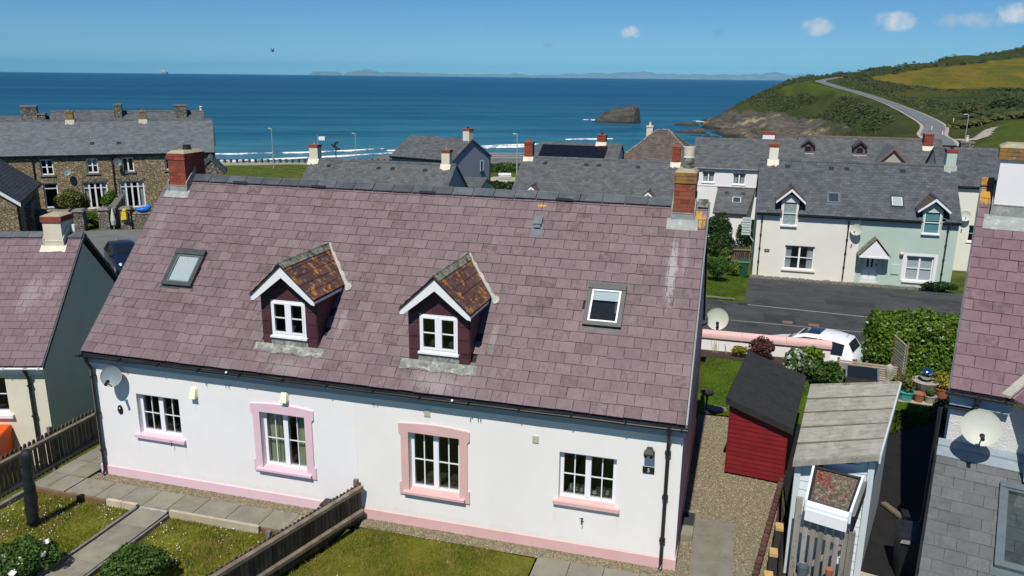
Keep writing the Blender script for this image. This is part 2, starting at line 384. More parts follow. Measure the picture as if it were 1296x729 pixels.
M['grey_wood'] = mat('grey_wood', (.30, .285, .245), (.20, .185, .155), 4, .85, .5, 50, .006, isl=.25, stretch=(3, 3, .3), spots=(((.12, .11, .09), 7, .55, .68, .7),))
M['pale_wood'] = mat('pale_wood', (.56, .38, .15), (.46, .30, .11), 6, .8, .3, 50, isl=.15)
M['edge_wood'] = mat('edge_wood', (.22, .13, .06), (.15, .09, .045), 4, .85, .4, 50, isl=.2)
M['edge_cream'] = mat('edge_cream', (.50, .44, .32), (.40, .35, .25), 4, .85, .4, 50, isl=.15)
M['red_board'] = mat('red_board', (.195, .011, .014), (.155, .008, .011), 4, .5, .2, 40, .004, isl=.10, sp=.4)
M['felt'] = mat('felt', (.022, .022, .023), (.034, .034, .034), 5, .9, .8, 160, .008, spots=(((.09, .08, .06), 6, .68, .75, .5),))
M['sheet_grey'] = mat('sheet_grey', (.44, .425, .365), (.31, .30, .25), 3, .8, .6, 40, .01, isl=.10, stretch=(.5, 2.8, 2.5), spots=(((.22, .21, .155), 6, .50, .68, .8), ((.12, .115, .085), 9, .66, .74, .6)))
M['gate_dark'] = mat('gate_dark', (.03, .027, .025), (.05, .043, .038), 5, .8, .3, 50)
M['dryer_cover'] = mat('dryer_cover', (.006, .007, .009), (.012, .013, .016), 4, .65, .6, 14, .03, stretch=(1, 1, .3), sp=.5)
M['orange_plastic'] = mat('orange_plastic', (.80, .11, .012), (.72, .09, .01), 3, .45, .05, 40)
M['green_plastic'] = mat('green_plastic', (.018, .085, .040), (.014, .07, .035), 3, .45, .05, 40)
M['blue_plastic'] = mat('blue_plastic', (.02, .16, .60), (.02, .13, .5), 3, .4, .1, 30)
M['yellow_cloth'] = mat('yellow_cloth', (.72, .50, .02), (.62, .42, .02), 3, .8, .2, 30)
M['slab'] = mat('slab', (.26, .245, .19), (.195, .185, .145), 2.2, .88, .4, 70, .006, isl=.12, spots=(((.12, .115, .085), 4, .55, .7, .6), ((.40, .39, .36), 9, .67, .72, .6)))
M['gravel'] = mat('gravel', (.235, .20, .12), (.14, .118, .075), 38, .9, .9, 45, .02, contrast=(.4, .6), spots=(((.48, .44, .32), 60, .55, .62, .8),))
M['pebble'] = mat('pebble', (.30, .255, .165), (.175, .15, .10), 11, .85, .2, 60, isl=.55)
M['tarmac'] = mat('tarmac', (.066, .067, .066), (.043, .044, .044), .45, .9, .6, 130, .006, spots=(((.115, .114, .105), 1.3, .52, .75, .6), ((.026, .026, .027), .9, .56, .66, .7), ((.12, .118, .11), 14, .66, .74, .5)))
M['tarmac_pale'] = mat('tarmac_pale', (.155, .165, .16), (.12, .13, .125), .6, .9, .5, 80, .006)
M['far_road'] = mat('far_road', (.17, .18, .185), (.135, .145, .15), .2, .9, 0)
M['far_verge'] = mat('far_verge', (.42, .39, .33), (.32, .29, .24), .3, .9, 0)
M['road_line'] = mat('road_line', (.42, .41, .36), (.26, .26, .235), 5, .8, .2, 60)
M['soil'] = mat('soil', (.065, .042, .028), (.035, .024, .018), 9, .95, .9, 30, .03)
M['shade_ground'] = mat('shade_ground', (.009, .009, .010), (.016, .015, .014), 4, .95, .6, 30, .02)  # near-black: the alley's shade is put into this ground colour
M['concrete_pale'] = mat('concrete_pale', (.46, .42, .33), (.36, .33, .26), 3, .9, .4, 50)
M['stone_kerb'] = mat('stone_kerb', (.22, .21, .19), (.14, .135, .12), 6, .9, .6, 30, .02)
M['mat_black'] = mat('mat_black', (.02, .022, .022), (.045, .048, .047), 60, .95, .6, 120)
M['steel_ball'] = mat('steel_ball', (.75, .76, .78), None, rough=.06, bump=0, metal=1)
M['stone_pot'] = mat('stone_pot', (.40, .385, .33), (.28, .27, .22), 6, .9, .5, 40, .01)
M['turquoise'] = mat('turquoise', (.08, .42, .36), (.06, .35, .30), 4, .3, .1, 30, sp=.5)
M['solar'] = mat('solar', (.006, .007, .011), (.010, .011, .016), 3, .22, 0, sp=.5)
M['cladding'] = mat('cladding', (.72, .78, .80), (.66, .72, .75), 2.5, .5, .1, 50, sp=.4)
M['sedum'] = mat('sedum', (.26, .215, .165), (.15, .125, .095), 14, .95, 1, 30, .04, spots=(((.30, .05, .035), 3.4, .53, .60, .85), ((.20, .30, .02), 3.9, .58, .64, .95), ((.50, .47, .40), 22, .55, .62, .75)))
M['white_car'] = mat('white_car', (.80, .82, .84), None, rough=.2, bump=0, sp=.6)
M['blue_car'] = mat('blue_car', (.008, .014, .035), None, rough=.18, bump=0, sp=.6)
M['car_glass'] = mat('car_glass', (.012, .016, .02), None, rough=.05, bump=0, sp=.7)
M['tyre'] = mat('tyre', (.014, .014, .014), None, rough=.85, bump=.2)
M['rim'] = mat('rim', (.45, .46, .47), None, rough=.35, bump=0, metal=.7)
M['red_lamp'] = mat('red_lamp', (.42, .012, .012), None, rough=.2, bump=0, sp=.6)
M['galv'] = mat('galv', (.45, .47, .48), (.38, .40, .41), 3, .5, 0, metal=.3)
M['black'] = mat('black', (.01, .01, .01), None, rough=.8, bump=0)
M['lettering'] = mat('lettering', (.60, .60, .56), None, rough=.5, bump=0)
M['hull_red'] = mat('hull_red', (.55, .10, .09), None, rough=.6, bump=0)
M['bark'] = mat('bark', (.09, .065, .045), (.05, .038, .028), 8, .95, .6, 40)
M['leaf_mid'] = leaf_mat('leaf_mid', (.045, .10, .014), (.085, .15, .022))
M['leaf_dark'] = leaf_mat('leaf_dark', (.020, .050, .010), (.045, .085, .016))
M['leaf_hedge'] = leaf_mat('leaf_hedge', (.075, .15, .012), (.15, .235, .022), isl=.35, rough=.38)
M['leaf_olive'] = leaf_mat('leaf_olive', (.10, .12, .025), (.17, .17, .045))
M['leaf_red'] = leaf_mat('leaf_red', (.07, .022, .022), (.13, .045, .03))
M['leaf_yellow'] = leaf_mat('leaf_yellow', (.32, .28, .02), (.20, .22, .03))
M['leaf_grey'] = leaf_mat('leaf_grey', (.32, .36, .28), (.45, .48, .38))
M['leaf_gorse'] = leaf_mat('leaf_gorse', (.034, .052, .011), (.055, .070, .014), isl=.2, tr=.15)
M['leaf_gorse_olive'] = leaf_mat('leaf_gorse_olive', (.065, .072, .014), (.10, .095, .020), isl=.2, tr=.15)
M['petal_white'] = mat('petal_white', (.82, .80, .70), None, rough=.6, bump=0)
M['daisy'] = mat('daisy', (.75, .75, .66), None, rough=.7, bump=0)
M['lawn'] = grass_mat('lawn', (.15, .155, .016), (.11, .13, .013), (.24, .19, .045))
M['lawn_green'] = grass_mat('lawn_green', (.085, .135, .010), (.06, .11, .008), (.13, .155, .018))
def blade_mat(name, g1, g2, straw, sc, lo):
    m, nt, N, B = new_mat(name); h = NB(nt)
    col = h.mix(h.ramp(h.noise(sc, 6, .7), .40, .60), g1, g2)
    k = h.math('MULTIPLY', h.ramp(h.noise(sc * 2.1, 6, .72), lo, lo + .16), h.ramp(h.rand(2.), .1, .7, .35, 1.))
    col = h.mix(k, col, straw)
    col = h.value(col, h.math('ADD', h.math('MULTIPLY', h.rand(), .6), .70))
    h.set(B.inputs['Base Color'], col); B.inputs['Roughness'].default_value = .6; spec(B, .25)
    t = N.new('ShaderNodeBsdfTranslucent'); h.set(t.inputs[0], col); x = N.new('ShaderNodeMixShader'); x.inputs[0].default_value = .3
    nt.links.new(B.outputs[0], x.inputs[1]); nt.links.new(t.outputs[0], x.inputs[2]); nt.links.new(x.outputs[0], N['Material Output'].inputs[0]); return m
M['blade'] = blade_mat('blade', (.105, .145, .012), (.19, .20, .018), (.34, .27, .085), 1.1, .45)
M['blade_green'] = blade_mat('blade_green', (.06, .12, .008), (.115, .16, .013), (.20, .20, .05), .8, .58)

def stone_wall_mat(name, scale, cols, joint, bump=1.0, bd=.06, stretch=(1, 1, 1.5)):
    m, nt, N, B = new_mat(name); h = NB(nt)
    v = h.vmul(h.pos(), stretch)
    w = N.new('ShaderNodeVectorMath'); w.operation = 'ADD'; h.set(w.inputs[0], v)
    nz = N.new('ShaderNodeTexNoise'); nz.inputs['Scale'].default_value = scale * .9; nt.links.new(v, nz.inputs['Vector'])
    h.set(w.inputs[1], h.vmul(nz.outputs['Color'], (.25 / scale * 1.6,) * 3)); v2 = w.outputs[0]
    c = h.vor(scale, vec=v2, out='Color'); e = h.vor(scale, 'DISTANCE_TO_EDGE', vec=v2)
    s = h.sep(c)
    col = h.mix(h.ramp(s[0], .2, .8), cols[0], cols[1]); col = h.mix(h.ramp(s[1], .55, .9), col, cols[2])
    col = h.value(col, h.ramp(h.noise(scale * 4, 4, .7), .3, .7, .8, 1.2))
    k = h.ramp(e, .03, .09)
    col = h.mix(k, joint, col)
    h.set(B.inputs['Base Color'], col); B.inputs['Roughness'].default_value = .92; spec(B, .2)
    nt.links.new(h.bump(h.math('ADD', k, h.math('MULTIPLY', h.noise(scale * 6, 4, .7), .4)), bump, bd), B.inputs['Normal'])
    return m
M['rubble'] = stone_wall_mat('rubble', 4.6, ((.36, .28, .155), (.25, .195, .115), (.44, .37, .25)), (.18, .145, .095))
M['rubble_grey'] = stone_wall_mat('rubble_grey', 4.6, ((.24, .21, .165), (.17, .15, .12), (.33, .30, .245)), (.09, .082, .07))

# ------------------------------------------------------------------ building helpers
def wall_panel(b, x0, x1, z0, z1, holes=(), y=0., rev=.14, m=0, mr=None):
    """front face of a wall in the plane y with rectangular openings and their reveals"""
    mr = m if mr is None else mr
    xs = sorted({x0, x1, *[q for h in holes for q in (h[0], h[1])]}); zs = sorted({z0, z1, *[q for h in holes for q in (h[2], h[3])]})
    for i in range(len(xs) - 1):
        for j in range(len(zs) - 1):
            cx, cz = (xs[i] + xs[i + 1]) / 2, (zs[j] + zs[j + 1]) / 2
            if any(h[0] < cx < h[1] and h[2] < cz < h[3] for h in holes): continue
            b.poly([(xs[i], y, zs[j]), (xs[i + 1], y, zs[j]), (xs[i + 1], y, zs[j + 1]), (xs[i], y, zs[j + 1])], m)
    for (a, c, d, e) in holes:
        b.poly([(a, y, d), (a, y, e), (a, y + rev, e), (a, y + rev, d)], mr); b.poly([(c, y, e), (c, y, d), (c, y + rev, d), (c, y + rev, e)], mr)
        b.poly([(a, y, e), (c, y, e), (c, y + rev, e), (a, y + rev, e)], mr); b.poly([(c, y, d), (a, y, d), (a, y + rev, d), (c, y + rev, d)], mr)

def window(parent, x0, x1, z0, z1, y=0., rev=.11, cas=2, bars=(2, 2), fw=.068, bw=.022, mull=.105, depth=.7, frame='upvc', glass='glass',
           curtain=None, blind=None, name='window', sub='', curtain_w=.28, transom=None):
    """frame mesh + a pane per light + interior (+ curtains / blind), set back in the wall by rev"""
    f = MB(); ya, yb = y + rev, y + rev + .07
    f.box(x0, ya, z0, x1, yb, z0 + fw); f.box(x0, ya, z1 - fw, x1, yb, z1)
    f.box(x0, ya, z0 + fw, x0 + fw, yb, z1 - fw); f.box(x1 - fw, ya, z0 + fw, x1, yb, z1 - fw)
    cw = (x1 - x0 - 2 * fw - (cas - 1) * mull) / cas; panes = []
    for i in range(cas):
        a = x0 + fw + i * (cw + mull); c = a + cw
        if i: f.box(a - mull, ya - .012, z0 + fw, a, yb - .004, z1 - fw)
        zz = [(z0 + fw, z1 - fw)]
        if transom:
            t = z0 + (z1 - z0) * transom; f.box(a, ya + .003, t - .03, c, yb - .003, t + .03); zz = [(z0 + fw, t - .03), (t + .03, z1 - fw)]
        for (za, zb) in zz:
            nx, nz = bars
            for k in range(1, nx): q = a + cw * k / nx; f.box(q - bw / 2, ya + .012, za, q + bw / 2, ya + .04, zb)
            for k in range(1, nz): q = za + (zb - za) * k / nz; f.box(a, ya + .016, q - bw / 2, c, ya + .036, q + bw / 2)
            for p in range(nx):
                for r in range(nz):
                    panes.append((a + cw * p / nx + (bw / 2 if p else 0), a + cw * (p + 1) / nx - (bw / 2 if p < nx - 1 else 0),
                                  za + (zb - za) * r / nz + (bw / 2 if r else 0), za + (zb - za) * (r + 1) / nz - (bw / 2 if r < nz - 1 else 0)))
    w = f.build(name, M[frame], parent)
    tgt = w if parent is None or parent.parent is None else parent
    for (a, c, d, e) in panes:
        p = MB(); p.box(a, ya + .026, d, c, ya + .032, e); p.build('pane' + sub, M[glass], tgt)
    r = MB(); yo, yd = ya + .07, ya + .07 + depth
    for q in ([(x0, yd, z0), (x1, yd, z0), (x1, yd, z1), (x0, yd, z1)], [(x0, yo, z0), (x0, yd, z0), (x0, yd, z1), (x0, yo, z1)], [(x1, yd, z0), (x1, yo, z0), (x1, yo, z1), (x1, yd, z1)],
              [(x0, yo, z1), (x0, yd, z1), (x1, yd, z1), (x1, yo, z1)], [(x0, yd, z0), (x0, yo, z0), (x1, yo, z0), (x1, yd, z0)]): r.poly(q)
    r.build('interior' + sub, M['interior'], tgt)
    if curtain:
        for (a, c) in ((x0 + .03, x0 + .03 + curtain_w * (x1 - x0)), (x1 - .03 - curtain_w * (x1 - x0), x1 - .03)):
            q = MB(); n = 10
            for k in range(n):
                u0, u1 = a + (c - a) * k / n, a + (c - a) * (k + 1) / n; d0, d1 = (.0, .04) if k % 2 else (.04, .0)
                q.poly([(u0, ya + .10 + d0, z0 + .02), (u1, ya + .10 + d1, z0 + .02), (u1, ya + .10 + d1, z1 - .02), (u0, ya + .10 + d0, z1 - .02)])
            q.build('curtain' + sub, M[curtain], tgt)
    if blind:
        q = MB(); q.box(x0 + .04, ya + .085, z0 + (z1 - z0) * blind[1], x1 - .04, ya + .095, z1 - .03); q.build('blind' + sub, M[blind[0]], tgt)
    return w

_slate_cache = {}
def slate_mesh(w, ln, th, mt):
    k = (round(w, 3), round(ln, 3), th, mt)
    if k not in _slate_cache:
        b = MB(); c = .004
        # local: x along the eave, y up the slope, z off the roof; front edge a touch ragged
        b.hexa([(0, 0, 0), (w, .004, 0), (w, ln, 0), (0, ln, 0), (0, .003, th), (w, .0, th), (w, ln, th), (0, ln, th)])
        _slate_cache[k] = b.mesh('slate', M[mt])
    return _slate_cache[k]
def slating(roof, o, u, s, L, S, mt, sw=.3, gauge=.2235, lap=.05, th=.010, keep=None, n_ind=0, near=None, gap=.0075, clip=None, name='slating'):
    """courses of slates on the slope that starts at o (parent coordinates), u along the eave, s up the slope.
    The n_ind slates nearest to `near` become objects of their own, the rest one joined part."""
    o, u, s = Vector(o), Vector(u).normalized(), Vector(s).normalized(); nrm = u.cross(s)
    rows = int(round(S / gauge)); gauge = S / rows; items = []
    for r in range(rows):
        x = -sw / 2 if r % 2 else 0.
        while x < L - .01:
            a, c = max(x, 0), min(x + sw, L)
            if clip: 
                ca, cc = clip(r * gauge + gauge / 2); a, c = max(a, ca), min(c, cc)
            if c - a > .03 and (keep is None or keep((a + c) / 2, r * gauge + gauge / 2, a, c)): items.append((a, c - gap, r))
            x += sw
    def frame(a, r):
        top = r == rows - 1
        ln = gauge + (0 if top else lap)
        tilt = math.atan2(th * 1.35, gauge) + RND.uniform(-.005, .005)
        p = o + u * a + s * (r * gauge + RND.uniform(-.005, .005) - (RND.uniform(.015, .035) if RND.random() < .012 else 0)) + nrm * (th * 1.55 + RND.uniform(0, .005))
        s2 = (s * math.cos(tilt) - nrm * math.sin(tilt)); n2 = u.cross(s2)
        ry = RND.uniform(-.012, .012)
        u2 = (u + s2 * ry).normalized(); s3 = n2.cross(u2)
        return ln, Matrix(((u2.x, s3.x, n2.x, p.x), (u2.y, s3.y, n2.y, p.y), (u2.z, s3.z, n2.z, p.z), (0, 0, 0, 1)))
    if n_ind and near is not None:
        nv = Vector(near)
        items.sort(key=lambda t: (o + u * ((t[0] + t[1]) / 2) + s * (t[2] * gauge) - nv).length)
    rest = MB()
    for i, (a, c, r) in enumerate(items):
        ln, mx = frame(a, r); w = c - a
        me = slate_mesh(w, ln, th, mt)
        if i < n_ind:
            ob = link('slate', me, roof); ob.matrix_local = mx
        else:
            n = len(rest.v); rest.v += [tuple(mx @ v.co) for v in me.vertices]
            rest.f += [tuple(n + q for q in p.vertices) for p in me.polygons]; rest.m += [0] * len(me.polygons)
    if rest.f: rest.build(name, M[mt], roof, kind='stuff')
def ridge_tiles(roof, a, b, n, mt='ridge_tile', leg=.17, drop=.12, single=False, ax=None, name='ridge_tile', th=.014):
    a, b = Vector(a), Vector(b); d = (b - a) / n; t = d.normalized(); side = Vector((-t.y, t.x, 0))
    all_ = MB()
    for i in range(n):
        q = MB() if not single else all_
        p0 = a + d * i + t * .004; p1 = a + d * (i + 1) - t * .008
        dz = Vector((0, 0, RND.uniform(-.004, .006)))
        for sg in (-1, 1):
            lo = side * sg * leg - Vector((0, 0, drop)); up = Vector((0, 0, th))
            q.hexa([p0 + lo + dz, p1 + lo + dz, p1 + dz, p0 + dz, p0 + lo + up + dz, p1 + lo + up + dz, p1 + up * 1.3 + dz, p0 + up * 1.3 + dz])
        q.tube([p0 + dz + Vector((0, 0, .004)), p1 + dz + Vector((0, 0, .004))], .022, 6)
        if not single: q.build(name, M[mt], roof)
    if single: all_.build(name, M[mt], roof)
def brick_stack(parent, x0, x1, y0, y1, z0, z1, mt='brick', course=.075, bl=.215, proud=.006, cap=None, capz=0, name='brickwork', joint='brick_joint'):
    """a mortar core with courses of separate bricks on all four faces, joined as one part"""
    b = MB(); b.box(x0, y0, z0, x1, y1, z1, 1)
    n = max(1, int(round((z1 - z0) / course))); ch = (z1 - z0) / n
    def face(p0, p1, out):
        L = (p1 - p0).length; t = (p1 - p0) / L
        for r in range(n):
            x = -bl / 2 if r % 2 else 0.
            while x < L - .01:
                a, c = max(x, 0) + .005, min(x + bl, L) - .005; x += bl
                if c - a < .03: continue
                za, zb = z0 + r * ch + .005, z0 + (r + 1) * ch - .005; k = proud + RND.uniform(-.002, .002)
                A, C = p0 + t * a, p0 + t * c; o = out * k
                b.hexa([A + Vector((0, 0, za)), C + Vector((0, 0, za)), C + Vector((0, 0, za)) - out * .02, A + Vector((0, 0, za)) - out * .02][::1] if False else
                       [A + o + Vector((0, 0, za)), C + o + Vector((0, 0, za)), C - out * .004 + Vector((0, 0, za)), A - out * .004 + Vector((0, 0, za)),
                        A + o + Vector((0, 0, zb)), C + o + Vector((0, 0, zb)), C - out * .004 + Vector((0, 0, zb)), A - out * .004 + Vector((0, 0, zb))])
    V = Vector
    face(V((x0, y0, 0)), V((x1, y0, 0)), V((0, -1, 0))); face(V((x1, y0, 0)), V((x1, y1, 0)), V((1, 0, 0)))
    face(V((x1, y1, 0)), V((x0, y1, 0)), V((0, 1, 0))); face(V((x0, y1, 0)), V((x0, y0, 0)), V((-1, 0, 0)))
    return b.build(name, [M[mt], M[joint]], parent, kind='stuff')
def pot(parent, x, y, z, r, h, mt, name='chimney_pot', n=14):
    b = MB(); b.lathe([(r * .95, 0), (r, h * .15), (r * .86, h * .3), (r * .82, h * .82), (r * 1.0, h * .9), (r * 1.0, h), (r * .75, h), (r * .7, h * .6)], (x, y, z), n)
    return b.build(name, M[mt], parent, smooth=False)
def gutter(parent, x0, x1, y, z, r=.055, mt='black_plastic', sag=0.):
    b = MB(); n = 24; prof = [(-r, 0), (-r * .9, -r * .55), (-r * .4, -r * .98), (r * .4, -r * .98), (r * .9, -r * .55), (r, 0), (r * .86, 0), (r * .78, -r * .45), (r * .35, -r * .84), (-r * .35, -r * .84), (-r * .78, -r * .45), (-r * .86, 0)]
    k = len(prof)
    for i in range(n + 1):
        x = x0 + (x1 - x0) * i / n; dz = -sag * math.sin(PI * i / n) + .004 * math.sin(i * 1.9)
        b.v += [(x, y + p, z + q + dz) for p, q in prof]
    for i in range(n):
        for j in range(k):
            a = i * k + j; c = i * k + (j + 1) % k; b.f.append((a, a + k, c + k, c)); b.m.append(0)
    for base in (0, n * k): b.f.append(tuple(base + j for j in range(k))); b.m.append(0)
    nb = max(2, int((x1 - x0) / .9))
    for i in range(nb + 1):
        x = x0 + .1 + (x1 - x0 - .2) * i / nb
        b.box(x - .012, y - r - .006, z - r * .8, x + .012, y + r + .05, z + .004)
    return b.build('gutter', M[mt], parent)
def downpipe(parent, x, yw, ztop, yg, zb, r=.034, mt='black_plastic', shoe=True):
    b = MB(); b.tube([(x, yg, ztop), (x, yg, ztop - .10), (x, yw - .065, ztop - .32), (x, yw - .065, zb + (.12 if shoe else 0))] + ([(x, yw - .13, zb + .03)] if shoe else []), r, 10)
    b.tube([(x, yg, ztop + .01), (x, yg, ztop - .07)], r * 1.35, 10)
    p = b.build('downpipe', M[mt], parent)
    z = ztop - .5
    while z > zb + .25:
        q = MB(); q.box(x - r * 1.5, yw - .09, z - .022, x + r * 1.5, yw - .002, z + .022); q.tube([(x, yw - .065, z - .03), (x, yw - .065, z + .03)], r * 1.22, 10); q.build('bracket', M[mt], p); z -= .85
    return p
def satellite_dish(name, label, foot, centre, normal, r, mt, group=None, arm_len=None, squash=1.0):
    """offset dish: shallow bowl with a rim, back bracket and mast to the foot on the wall, arm and receiver"""
    t = thing(name, label, 'satellite dish', foot, 0, group)
    F = Vector(foot); c = Vector(centre) - F; n = Vector(normal).normalized()
    q = n.to_track_quat('Z', 'Y').to_matrix().to_4x4()
    b = MB(); D = r * .22
    prof = [(0.001, 0)] + [(r * k / 7, D * (k / 7) ** 2) for k in range(1, 8)] + [(r * 1.015, D + .004), (r * 1.0, D - .012)] + [(r * k / 7, D * (k / 7) ** 2 - .014) for k in range(6, 0, -1)] + [(0.001, -.014)]
    b.lathe(prof, c - n * D, 28, 0, q)
    b.build('bowl', M[mt], t, smooth=True)
    right = (Vector((0, 0, 1)).cross(n)).normalized(); up = n.cross(right)
    L = arm_len or r * 1.5
    tip = c - up * r * .55 + n * L * .78
    a = MB(); a.tube([c - up * r * .95, c - up * r * .8 + n * .05, tip], .011, 6); a.build('arm', M['black_metal'], t)
    l = MB(); ax = (c - tip).normalized(); l.tube([tip - ax * .05, tip + ax * .06], .032, 10); l.tube([tip + ax * .06, tip + ax * .085], .04, 10); l.build('receiver', M['black_plastic'], t)
    m = MB(); m.tube([c - n * D, c - n * (D + .09)], .035, 8); m.tube([c - n * (D + .07), Vector((0, 0, 0)) + (c - n * (D + .07) ) * .35 + Vector((0, 0, 0)), (0, 0, 0)], .017, 8); m.build('mast', M['black_metal'], t)
    return t
def lettering(name, text, size, parent, loc, rot, mt='lettering', depth=.003, align='CENTER'):
    cu = bpy.data.curves.new(name, 'FONT'); cu.body = text; cu.size = size; cu.extrude = depth; cu.align_x = align; cu.align_y = 'CENTER'
    tmp = bpy.data.objects.new(name, cu); COL.objects.link(tmp)
    dg = bpy.context.evaluated_depsgraph_get(); me = bpy.data.meshes.new_from_object(tmp.evaluated_get(dg))
    bpy.data.objects.remove(tmp); me.materials.clear(); me.materials.append(M[mt])
    return link(name, me, parent, loc, rot)
def roof_window(parent, o, u, s, x0, x1, s0, s1, blind=None, sash='white_paint', frame='skylight_frame', sky=False, h=.095, name='roof_window'):
    o, u, s = Vector(o), Vector(u).normalized(), Vector(s).normalized(); n = u.cross(s)
    mx = Matrix(((u.x, s.x, n.x, o.x), (u.y, s.y, n.y, o.y), (u.z, s.z, n.z, o.z), (0, 0, 0, 1)))
    b = MB(); w = .085
    b.box(x0, s0, -.02, x1, s0 + w, h); b.box(x0, s1 - w * 1.5, -.02, x1, s1, h + .02); b.box(x0, s0 + w, -.02, x0 + w, s1 - w * 1.5, h); b.box(x1 - w, s0 + w, -.02, x1, s1 - w * 1.5, h)
    b.box(x0 - .05, s0 - .14, .012, x1 + .05, s0, .022)          # lead-grey apron below
    f = b.build(name, M[frame], parent); f.matrix_local = mx
    a = MB(); v = .034; X0, X1, S0, S1 = x0 + w, x1 - w, s0 + w, s1 - w * 1.5
    a.box(X0, S0, -.02, X1, S0 + v, h - .012); a.box(X0, S1 - v, -.02, X1, S1, h - .012); a.box(X0, S0 + v, -.02, X0 + v, S1 - v, h - .012); a.box(X1 - v, S0 + v, -.02, X1, S1 - v, h - .012)
    a.build('sash', M[sash], f)
    g = MB(); g.box(X0 + v, S0 + v, h - .03, X1 - v, S1 - v, h - .024); g.build('pane', M['glass'], f)
    if blind:
        e = MB(); k = 9 if blind > .6 else 3; za, zb = S1 - v - (S1 - S0 - 2 * v) * blind, S1 - v
        for i in range(k):
            p, q = za + (zb - za) * i / k, za + (zb - za) * (i + 1) / k
            e.hexa([(X0 + v, p, h - .052), (X1 - v, p, h - .052), (X1 - v, q, h - .044), (X0 + v, q, h - .044), (X0 + v, p, h - .048), (X1 - v, p, h - .048), (X1 - v, q, h - .038), (X0 + v, q, h - .038)])
        e.build('blind', M['blind'], f)
    return f
def flashing(parent, x0, x1, y, z, slope=1., apron=.2, up=.12, mt='lead', side=.10):
    """lead apron on a 45 degree slope below a stack whose front face is at y, foot at z, with upstand and side pieces"""
    b = MB(); c = apron * .707
    b.hexa([(x0 - side, y - c, z - c * slope + .035), (x1 + side, y - c + .01, z - c * slope + .035), (x1 + side, y - .002, z + .04), (x0 - side, y - .002, z + .04),
            (x0 - side, y - c, z - c * slope + .045), (x1 + side, y - c + .01, z - c * slope + .045), (x1 + side, y - .002, z + .05), (x0 - side, y - .002, z + .05)])
    b.box(x0 - .012, y - .016, z + .03, x1 + .012, y - .003, z + up + .03)
    b.box(x0 - .02, y - .024, z + up + .03, x1 + .02, y + .002, z + up + .05)
    for xs in (x0 - .03, x1 + .012):
        b.hexa([(xs, y - .03, z + .02), (xs + .02, y - .03, z + .02), (xs + .02, y + .34, z + .36), (xs, y + .34, z + .36), (xs, y - .03, z + .24), (xs + .02, y - .03, z + .24), (xs + .02, y + .34, z + .56), (xs, y + .34, z + .56)])
    return b.build('flashing', M[mt], parent)

